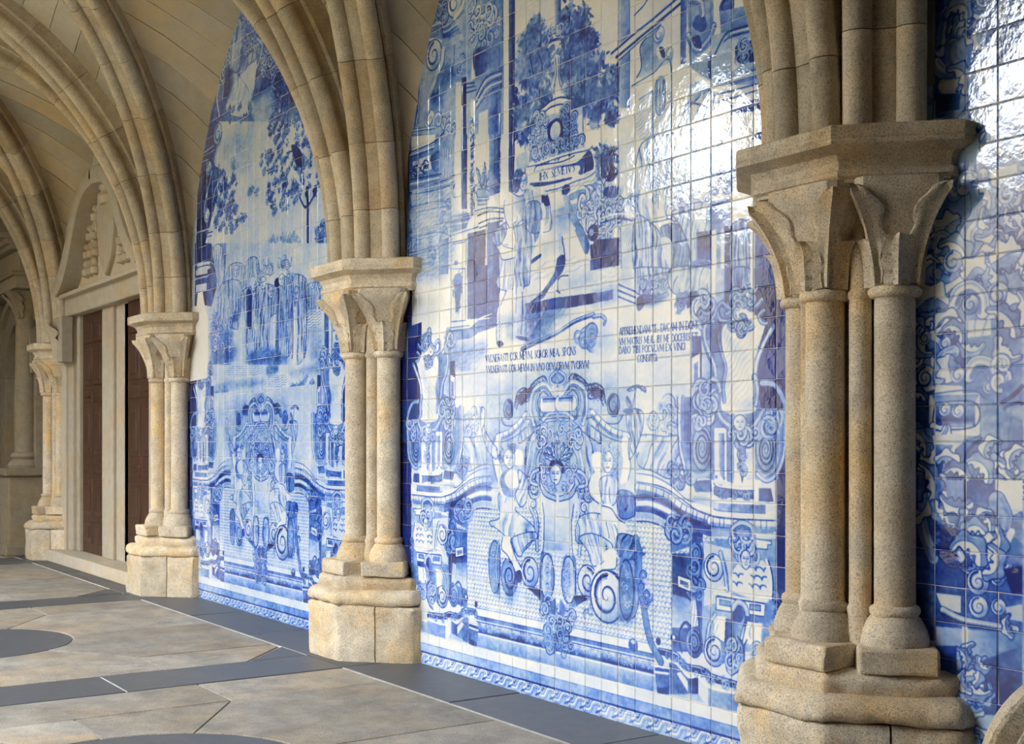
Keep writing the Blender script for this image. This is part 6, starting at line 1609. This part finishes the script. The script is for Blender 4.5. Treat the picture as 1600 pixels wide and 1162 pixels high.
def build_pier(P, label):
    t = thing('clustered_pier', label, 'pier', (P, 0, 0), 0, 'piers along the tiled wall')
    kw = dict(y=.44, s=.655, xm=.585)
    me = stack_worn([(-.005, -.02), (.004, .05), (.0, .12), (-.004, .20), (.004, .28), (.006, .355), (-.008, .372)], 'plinth', .013, P, kw)
    for nm_, sg in (('plinth', 1), ('plinth', -1)):          # two stones meeting at an upright seam on the canted side
        bm = bmesh.new(); bm.from_mesh(me); nv = Vector((.7071, .7071, 0)); co = Vector((.40, -.25, 0))
        bmesh.ops.bisect_plane(bm, geom=bm.verts[:]+bm.edges[:]+bm.faces[:], plane_co=co-nv*sg*.004, plane_no=nv*sg, clear_outer=True)
        bmesh.ops.holes_fill(bm, edges=[e for e in bm.edges if e.is_boundary]); m2 = bpy.data.meshes.new('plinth'); bm.to_mesh(m2); bm.free(); obj('plinth_block', smooth_angle(m2, 50), 'granite', t)
    obj('plinth_course', stack_worn([(-.006, .376), (.010, .384), (.016, .405), (.012, .43), (.0, .45), (-.024, .468), (-.05, .474)], 'plinth_course', .013, P+3, kw), 'granite', t)
    obj('step_moulding', stack_worn([(-.078, .465), (-.070, .49), (-.062, .515), (-.066, .54), (-.085, .556), (-.12, .566)], 'step_moulding', .014, P+5, kw), 'granite', t)
    z0 = .56
    for (c, r, rot, ct), hb in zip(SHAFTS, (.165, .150, .140)):
        bl = box(-hb, hb, -hb, hb, z0, z0+.10, .014, 'base_block'); subdiv(bl, 2); worn(bl, .009, 13, P+rot)
        bl.transform(Matrix.Translation((c[0], c[1]-(.02 if rot == 0 else 0), 0))@Matrix.Rotation(rot, 4, 'Z')); obj('base_block', bl, 'granite', t)
        pr = [(r*1.66, .652), (r*1.70, .668), (r*1.66, .695), (r*1.55, .722), (r*1.38, .748), (r*1.22, .766), (r*1.12, .774), (r*1.20, .780), (r*1.24, .794), (r*1.18, .808), (r*1.0, .818)]
        me = lathe(pr, 32, 'base'); me.transform(Matrix.Translation((c[0], c[1], 0))); worn(me, .005, 14, P); obj('base', me, 'granite', t)
        me = lathe([(r, .80), (r*.995, 1.4), (r*.985, 2.05)], 32, 'shaft'); me.transform(Matrix.Translation((c[0], c[1], 0))); obj('shaft', me, 'granite', t)
        me = lathe([(r*.9, 2.026), (r*1.18, 2.030), (r*1.30, 2.045), (r*1.30, 2.058), (r*1.16, 2.072), (r*.9, 2.076)], 32, 'astragal'); me.transform(Matrix.Translation((c[0], c[1], 0))); obj('astragal', me, 'granite', t)
        tp = .185 if rot == 0 else .165
        cp = obj('capital', capital(c, ct, r*1.02, tp, rot, 2.07, 2.475), 'granite', t)
        for a in range(4):
            obj('leaf', leaf(c, ct, r*1.02, tp, rot, 2.07, 2.475, a*PI/2+PI/4, .30, .02, .94, .024), 'granite', cp)
            obj('leaf', leaf(c, ct, r*1.02, tp, rot, 2.07, 2.475, a*PI/2, .60, .0, .50, .030), 'granite', cp)
    for c, r in THIN:
        me = lathe([(r*1.45, .655), (r*1.45, .70), (r*1.1, .76), (r*1.25, .79), (r, .81), (r, 2.03), (r*1.15, 2.035), (r*1.2, 2.055), (r, 2.07), (r, 2.47)], 24, 'colonnette'); me.transform(Matrix.Translation((c[0], c[1], 0))); obj('colonnette', me, 'granite', t)
    core = obj('core', stack([(-.30, .56), (-.30, 2.48)], 'core', dict(y=.42, s=.62, xm=.60)), 'granite', t)
    ab = [(-.085, 2.468), (-.085, 2.480), (-.070, 2.492), (-.070, 2.510), (-.085, 2.522), (-.080, 2.548), (-.060, 2.575), (-.020, 2.592), (.0, 2.600), (.004, 2.612), (-.002, 2.620), (.002, 2.626), (.002, 2.668), (-.008, 2.676)]
    a = stack(ab, 'abacus', {}, 25); obj('abacus', a, 'granite', t)
    return t
PL = ['nearest clustered granite pier, its worn moulded plinth cut by the bottom edge', 'ochre-stained clustered pier standing between the two large tile panels', 'clustered pier standing between the twin doorway and the tile panel', 'clustered pier standing left of the twin doorway, lower on its tall block']
for P, l in zip(PIERS[:4], PL):
    pr_ = build_pier(P, l)
pr_.scale.x = 0.74; pr_.location.x -= 0.05          # the fourth pier is slimmer

# ------------------------------------------------------------------ tile panels
def tile_mesh(k):
    h = TILE/2-.0008; b = .004; r = random.Random(k); j = lambda: r.uniform(-.0006, .0006)
    V = [(-h, 0, -h), (h, 0, -h), (h, 0, h), (-h, 0, h), (-h+j(), -.007, -h+j()), (h+j(), -.007, -h+j()), (h+j(), -.007, h+j()), (-h+j(), -.007, h+j()),
         (-h+b, -.0105+j(), -h+b), (h-b, -.0105+j(), -h+b), (h-b, -.0105+j(), h-b), (-h+b, -.0105+j(), h-b), (j()*5, -.0112+j(), j()*5)]
    F = [(0, 1, 5, 4), (1, 2, 6, 5), (2, 3, 7, 6), (3, 0, 4, 7), (4, 5, 9, 8), (5, 6, 10, 9), (6, 7, 11, 10), (7, 4, 8, 11), (8, 9, 12), (9, 10, 12), (10, 11, 12), (11, 8, 12)]
    me = mesh('tile', V, F); me.materials.append(M['tile']); return me
TM = [tile_mesh(k) for k in range(10)]
def panel(x0, x1, label, limit=300, zmax=5.5):
    t = thing('tile_panel', label, 'tile panel', ((x0+x1)/2, 0, 0), 0)
    cells = []
    i0 = int(math.ceil((x0-TX0)/TILE)); i1 = int(math.floor((x1-TX0)/TILE))
    for i in range(i0, i1):
        x = TX0+(i+.5)*TILE; dp = min(abs(x-P) for P in PIERS)
        if dp < .26: continue
        top = max(wall_arch(min(abs(x-.07-P) for P in PIERS)), wall_arch(min(abs(x+.07-P) for P in PIERS)))
        for k in range(0, 40):
            z = TZ0+(k+.5)*TILE
            if z-.07 > min(zmax, top+.1): break
            if x < -11.10 and 2.10 < z < 2.72: continue
            dx, dy = x, DIST; dist = math.sqrt(dx*dx+dy*dy+(z-EYE)**2); dep = -x*math.sin(ALPHA)+DIST*math.cos(ALPHA)
            vy = 690-1935*(z-EYE)/dep; vx = 800+1935*(x*math.cos(ALPHA)+DIST*math.sin(ALPHA))/dep
            seen = -20 < vy < 1170 and -20 < vx < 1620
            cells.append(((0 if seen else 1), dist, x, z))
    cells.sort(); V = []; F = []
    for n, (s, d, x, z) in enumerate(cells):
        me = TM[rng.randrange(10)]; rx, rz = rng.gauss(0, .006), rng.gauss(0, .006); dy = rng.uniform(-.0012, .0008)
        if n < limit and not s:
            o = bpy.data.objects.new('tile', me); COL.objects.link(o); o.parent = t; o.location = (x-(x0+x1)/2, dy, z); o.rotation_euler = (rx, 0, rz)
        else:
            mt = Matrix.Translation((x-(x0+x1)/2, dy, z))@Matrix.Rotation(rz, 4, 'Z')@Matrix.Rotation(rx, 4, 'X'); b = len(V)
            V += [mt@v.co for v in me.vertices]; F += [[b+q for q in p.vertices] for p in me.polygons]
    if V:
        me = mesh('tiles', V, F); o = obj('tiles', me, M['tile'], t); o['kind'] = 'stuff'
    gr = box(x0-(x0+x1)/2+.02, x1-(x0+x1)/2-.02, -.0072, .01, -.05, 2.6); 
    # grout bed follows the arch outline
    P = [(x0+.02, -.05), (x1-.02, -.05)]; n = 40
    P += [(x1-.02+(x0-x1+.04)*k/n, min(zmax, wall_arch(min(abs(x1-.02+(x0-x1+.04)*k/n-q) for q in PIERS))+.12)) for k in range(n+1)]
    obj('grout_bed', extrude_y([(x-(x0+x1)/2, z) for x, z in P], -.0070, .01, 0, 'grout_bed'), 'grout', t)
    return t
panel(PIERS[1], PIERS[0], 'large blue and white tile panel with a standing robed figure and two Latin inscriptions')
panel(PIERS[2], PIERS[1], 'blue and white tile panel with a leafy tree above a group of robed people')
panel(PIERS[0], -1.75, 'blue and white tile panel of swirling scrolls at the right edge, beyond the nearest pier')
pp = extrude_y([(-11.64, 2.03), (-11.07, 2.05), (-11.02, 2.30), (-11.03, 2.62), (-11.12, 2.74), (-11.17, 2.86), (-11.30, 2.86), (-11.33, 2.74), (-11.64, 2.74)], -.013, .005, .002, 'plaster_patch')
tag(obj('plaster_patch', pp, 'plaster'), 'pale bare plaster patch in the tiling beside the third pier capital', 'plaster patch')

# ------------------------------------------------------------------ floor
fl = struct('floor', box(-24.5, 3.0, -4.9, 0.02, -0.30, -0.009), 'mortar')
def slab(P, mat, top=0.0, gap=.006):
    c = Vector((sum(p[0] for p in P)/len(P), sum(p[1] for p in P)/len(P))); Q = []
    n = len(P); A2 = sum(P[i][0]*P[(i+1) % n][1]-P[(i+1) % n][0]*P[i][1] for i in range(n))
    if A2 < 0: P = P[::-1]
    for i in range(n):
        p0, p1, p2 = Vector(P[i-1]), Vector(P[i]), Vector(P[(i+1) % n]); e1 = (p1-p0).normalized(); e2 = (p2-p1).normalized()
        n1 = Vector((-e1.y, e1.x)); n2 = Vector((-e2.y, e2.x)); b = n1+n2; k = b.length
        Q.append(p1+(b/k*(gap/max(.3, k/2)) if k > 1e-3 else n1*gap))
    nm = 'paving_slab' if mat == 'slab' else 'slate_slab'
    o = obj(nm, prism([tuple(q) for q in Q], -.06, top+rng.uniform(-.002, .002), .003, nm), mat, fl); return o
WB = 0.50; LJ = .012
for i in range(-1, 5):
    pr = (PIERS[i] if i >= 0 else PIERS[0]+BAY)+.16; pl = (PIERS[i+1] if i < 4 else PIERS[4]-BAY)+.16
    xr, xl = min(pr-.28, 2.6), pl+.28
    # dark strip along the wall and under the arcade, in lengths
    for y0, y1 in ((0.0, -WB), (-DEPTH+WB, -DEPTH)):
        xs = [xl, xl+(xr-xl)*.36, xl+(xr-xl)*.70, xr] if i >= 0 else [xl, xr]
        for a, b in zip(xs, xs[1:]): slab([(a, y0), (b, y0), (b, y1), (a, y1)], 'slate')
        if i < 4: slab([(pl-.28, y0), (pl+.28, y0), (pl+.28, y1), (pl-.28, y1)], 'slate')
    if i < 4:
        ys = [-WB, -1.9, -2.62, -DEPTH+WB]
        for a, b in zip(ys, ys[1:]): slab([(pl-.28, a), (pl+.28, a), (pl+.28, b), (pl-.28, b)], 'slate')
    obj('lime_joint', box(xl, xr, -WB-.012, -WB+.004, -.05, -.001, 0, 'lime_joint'), 'lime', fl)
    if i < 4: obj('lime_joint', box(pl-.27, pl+.27, -1.910, -1.892, -.05, -.001, 0, 'lime_joint'), 'lime', fl)
    # pale field: edge strips, radial stones round a slate disc
    yt, yb = -WB-LJ, -DEPTH+WB+LJ; s = .56; xl += .004; xr -= .004; cx, cy = (xl+xr)/2, -DEPTH/2; R = .74
    for a, b in ((xl, xl+s), (xr-s, xr)):
        for y0, y1 in ((yt, -1.48), (-1.48, -2.9), (-2.9, yb)):
            if b == xr and y0 == yt and i >= 1: slab([(a, y0), (b-.45, y0), (b, y0-.42), (b, y1), (a, y1)], 'slab'); slab([(b-.43, y0+LJ), (b+.0, y0+LJ), (b+.0, y0-.40)], 'slate')
            else: slab([(a, y0), (b, y0), (b, y1), (a, y1)], 'slab')
    a0, a1 = xl+s, xr-s
    def rim(th0, th1, n=6): return [(cx+R*math.cos(th0+(th1-th0)*k/n), cy+R*math.sin(th0+(th1-th0)*k/n)) for k in range(n+1)]
    cor = [(a1, -1.48), (a1, yt), (cx, yt), (a0, yt), (a0, -1.48), (a0, cy), (a0, -2.9), (a0, yb), (cx, yb), (a1, yb), (a1, -2.9), (a1, cy)]
    ang = [math.atan2(y-cy, x-cx) for x, y in cor]
    groups = [(11, 0), (0, 2, 1), (2, 4, 3), (4, 5), (5, 6), (6, 8, 7), (8, 10, 9), (10, 11)]
    for gq in groups:
        q0, q1 = gq[0], gq[1]; t0, t1 = ang[q0], ang[q1]
        if t1 < t0: t1 += 2*PI
        mids = [cor[k] for k in gq[2:]]
        slab(rim(t0, t1)[::-1]+[cor[q0]]+mids+[cor[q1]], 'slab')
    dk = prism([(cx+(R-.012)*math.cos(2*PI*k/48), cy+(R-.012)*math.sin(2*PI*k/48)) for k in range(48)], -.06, -.001, .003, 'slate_disc'); obj('slate_disc', dk, 'slate', fl)

# ------------------------------------------------------------------ twin doorway in the third bay
dw = thing('twin_doorway', 'stone twin doorway with carved coat of arms under a curved hood, between two piers', 'doorway', (-14.2, 0, 0))
def dpart(name, x0, x1, z0, z1, y0, y1, bev=.012, mat='portal', par=None):
    return obj(name, box(x0+14.2, x1+14.2, y0, y1, z0, z1, bev, name), mat, par or dw)
OPEN = [(-15.22, -14.36), (-13.36, -12.50)]
dpart('threshold', -15.95, -12.3, 0.0, .14, -.30, .02)
dpart('pilaster', -16.0, -15.62, .14, 2.98, -.12, .02); dpart('pilaster', -12.42, -12.22, .14, 2.98, -.12, .02)
dpart('jamb', -15.62, -15.40, .14, 2.98, -.09, .02); dpart('jamb', -15.40, -15.26, .14, 2.98, -.05, .02)
dpart('mullion', -14.33, -13.90, .14, 2.98, -.045, .02); dpart('mullion_side', -13.90, -13.62, .14, 2.98, -.01, .02); dpart('jamb', -13.62, -13.46, .14, 2.98, .0, .03)
dpart('lintel', -16.0, -12.22, 2.98, 3.22, -.14, .02, .02); dpart('lintel_fillet', -15.9, -12.2, 3.19, 3.24, -.22, .02, .008)
def leaf_door(xc, w, parent):
    d = obj('door_leaf', box(xc-w/2+14.2, xc+w/2+14.2, -.012, .025, .14, 2.98, .004, 'door_leaf'), 'wood', parent)
    zs = [(.26, .52), (.58, 1.02), (1.08, 1.22), (1.30, 1.86), (1.92, 2.06), (2.12, 2.56), (2.62, 2.88)]
    for z0, z1 in zs:
        for sgn in (-1, 1):
            cx = xc+14.2+sgn*w*.235
            obj('door_panel', box(cx-w*.19, cx+w*.19, -.026, .0, z0, z1, .012, 'door_panel'), 'wood', d)
            obj('raised_field', box(cx-w*.11, cx+w*.11, -.038, -.01, z0+.06, z1-.06, .014, 'raised_field'), 'wood', d)
    return d
d1 = leaf_door(-14.79, .90, dw); d2 = leaf_door(-12.98, .96, dw)
# scrolled bracket at the head of the left pilaster
br = []
for k in range(40):
    t = k/39; br.append((-.02-.20*math.sin(t*PI*.5)-.05*math.sin(t*PI*3), 2.42+.55*t))
obj('bracket', extrude_y([(x+14.2-15.81+.30, z) for x, z in br]+[(14.2-15.81+.46, 2.97), (14.2-15.81+.46, 2.42)], -.24, -.10, .012, 'bracket'), 'portal', dw)
obj('bracket_leaf', leaf((0, 0), (0, 0), .10, .19, 0, 0, .5, -PI/2, .7, .0, .95, .05), 'portal', dw, (14.2-15.81+.2, -.14, 2.44))
# tympanum and hood
tym = [(-15.5, 3.24), (-12.2, 3.24), (-12.4, 3.5), (-12.8, 3.8), (-13.1, 4.15), (-13.5, 4.4), (-13.95, 4.5), (-14.4, 4.4), (-14.8, 4.1), (-15.1, 3.7)]
obj('tympanum', extrude_y([(x+14.2, z) for x, z in tym], -.05, .02, .006, 'tympanum'), 'portal', dw)
def hood(path, w, depth, name, prof):
    # moulded band following path in the wall plane, projecting from the wall
    rings = []; n = len(path)
    for i in range(n):
        a = Vector(path[max(0, i-1)]); b = Vector(path[min(n-1, i+1)]); tdir = (b-a).normalized(); nn = Vector((-tdir.y, tdir.x)); p = Vector(path[i])
        ring = []
        for u, v in prof: q = p+nn*(u*w); ring.append((q.x+14.2, -v*depth+.01, q.y))
        rings.append(ring)
    return obj(name, loft(rings, True, name, 28), 'portal', dw)
HP = [(0, 0), (0, .35), (.12, .42), (.18, .62), (.30, .70), (.42, .95), (.52, 1.0), (.86, 1.0), (1.0, .9), (1.0, 0)]
left = [(-15.66, 3.50), (-15.42, 3.60), (-15.15, 3.86), (-14.92, 4.18), (-14.66, 4.42), (-14.34, 4.57), (-13.95, 4.62)]
right = [(2*-13.95-x, z) for x, z in left[::-1]]
def sm(path):
    V = [Vector(p) for p in path]; out = []
    for i in range(len(V)-1):
        p0, p1, p2, p3 = V[max(0, i-1)], V[i], V[i+1], V[min(len(V)-1, i+2)]
        for k in range(5):
            t = k/5; out.append(tuple(.5*(2*p1+(p2-p0)*t+(2*p0-5*p1+4*p2-p3)*t*t+(3*p1-p0-3*p2+p3)*t**3)))
    return out+[tuple(V[-1])]
hood(sm(left), -.30, .30, 'hood_moulding', HP); hood(sm(right), -.30, .30, 'hood_moulding', HP)
# carved arms: shield, crown, supporters and tassels
sh = [(-.30, .52), (.30, .52), (.33, .1), (.22, -.25), (0, -.45), (-.22, -.25), (-.33, .1)]
obj('shield', extrude_y([(x+.2, z+3.76) for x, z in sh], -.11, -.03, .02, 'shield'), 'portal', dw)
cr = thing_mesh = lathe([(.02, 0), (.16, .02), (.20, .10), (.14, .16), (.20, .22), (.10, .32), (.02, .34)], 16, 'crown'); cr.transform(Matrix.Scale(.5, 4, (0, 1, 0)))
obj('crown', cr, 'portal', dw, (.2, -.07, 4.10))
tas = lathe([(.01, 0), (.07, .02), (.075, .09), (.03, .12), (.06, .15), (.05, .19), (.01, .21)], 12, 'tassel'); tas.materials.append(M['portal'])
for sgn in (-1, 1):
    for r in range(4):
        for c in range(r+1 if r < 3 else 3):
            o = bpy.data.objects.new('tassel', tas); COL.objects.link(o); o.parent = dw; o.location = (.2+sgn*(.48+c*.17+(.04 if r % 2 else 0)), -.055, 3.98-r*.2)
    pts = [(.2+sgn*.12, 4.22), (.2+sgn*.34, 4.18), (.2+sgn*.50, 4.05), (.2+sgn*.46, 3.9), (.2+sgn*.62, 3.75), (.2+sgn*.60, 3.45)]
    rings = []
    P3 = sm(pts)
    for i, p in enumerate(P3):
        a = Vector(P3[max(0, i-1)]); b = Vector(P3[min(len(P3)-1, i+1)]); td = (b-a).normalized()
        rings.append([(p[0]-td.y*.028*math.cos(q*PI/3), -.06+.028*math.sin(q*PI/3), p[1]+td.x*.028*math.cos(q*PI/3)) for q in range(6)])
    obj('cord', loft(rings, True, 'cord', 60), 'portal', dw)

# ------------------------------------------------------------------ arched portal in the far bay
pt_ = thing('arched_portal', 'dim far portal with round arch, column and stepped entablature at the left edge', 'portal', (-18.1, 0, 0))
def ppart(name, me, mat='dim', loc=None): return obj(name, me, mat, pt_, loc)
def archband(cx, zs, r0, r1, y0, y1):
    P = [(cx+r1*math.cos(PI*k/16), zs+r1*math.sin(PI*k/16)) for k in range(17)]+[(cx+r0*math.cos(PI*k/16), zs+r0*math.sin(PI*k/16)) for k in range(16, -1, -1)]
    rings = []
    return extrude_y(P, y0, y1, 0, 'archivolt')
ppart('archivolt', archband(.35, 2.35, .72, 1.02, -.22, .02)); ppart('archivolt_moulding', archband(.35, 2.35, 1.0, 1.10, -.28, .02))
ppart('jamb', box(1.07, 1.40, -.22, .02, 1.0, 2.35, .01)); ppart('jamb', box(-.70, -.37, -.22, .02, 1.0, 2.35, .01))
ppart('door_leaf', box(-.37, 1.07, -.03, .015, .0, 3.1, .005), 'wood')
for k in range(3):
    for c in range(2): ppart('door_panel', box(-.28+c*.68, .28+c*.68, -.06, -.02, .2+k*.85, .9+k*.85, .02), 'wood')
for x in (1.16, -.92):
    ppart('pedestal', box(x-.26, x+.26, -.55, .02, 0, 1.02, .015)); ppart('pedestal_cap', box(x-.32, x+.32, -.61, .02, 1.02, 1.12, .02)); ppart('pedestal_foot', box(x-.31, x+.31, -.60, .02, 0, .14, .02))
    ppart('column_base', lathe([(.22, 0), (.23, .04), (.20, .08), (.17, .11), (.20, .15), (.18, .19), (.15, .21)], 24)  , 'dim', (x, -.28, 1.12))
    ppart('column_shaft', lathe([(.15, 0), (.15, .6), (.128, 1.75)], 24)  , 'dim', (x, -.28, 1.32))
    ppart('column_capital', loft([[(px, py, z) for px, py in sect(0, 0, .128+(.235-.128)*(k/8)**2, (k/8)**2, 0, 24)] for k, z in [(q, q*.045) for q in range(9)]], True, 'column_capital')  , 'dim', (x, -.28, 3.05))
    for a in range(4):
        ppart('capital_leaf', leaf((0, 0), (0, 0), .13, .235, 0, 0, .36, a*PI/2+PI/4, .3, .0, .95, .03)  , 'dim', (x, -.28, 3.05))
z = 3.42
for dz, pj in ((.16, .50), (.05, .54), (.28, .46), (.06, .56), (.07, .62), (.08, .70)):
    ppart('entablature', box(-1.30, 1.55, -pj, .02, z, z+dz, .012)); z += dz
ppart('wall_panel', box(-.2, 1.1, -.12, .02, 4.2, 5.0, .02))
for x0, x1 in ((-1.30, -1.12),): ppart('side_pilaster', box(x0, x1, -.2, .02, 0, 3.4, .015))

# ------------------------------------------------------------------ round-topped stone by the nearest pier
st = thing('round_topped_stone', 'round-topped granite slab with a carved rim in the lower right corner', 'stone slab', (-2.08, -.46, .10), math.radians(38))
R = .40; P = [(-R, -.16), (R, -.16)]+[(R*math.cos(PI*k/28), .30+R*math.sin(PI*k/28)) for k in range(29)]
obj('slab_body', extrude_y(P, -.07, .07, .018, 'slab_body'), 'granite', st)
r2 = R-.075; P2 = [(-r2, -.1), (r2, -.1)]+[(r2*math.cos(PI*k/28), .30+r2*math.sin(PI*k/28)) for k in range(29)]
obj('recessed_face', extrude_y(P2, -.082, -.05, .01, 'recessed_face'), 'granite', st)
bpy.context.view_layer.update()
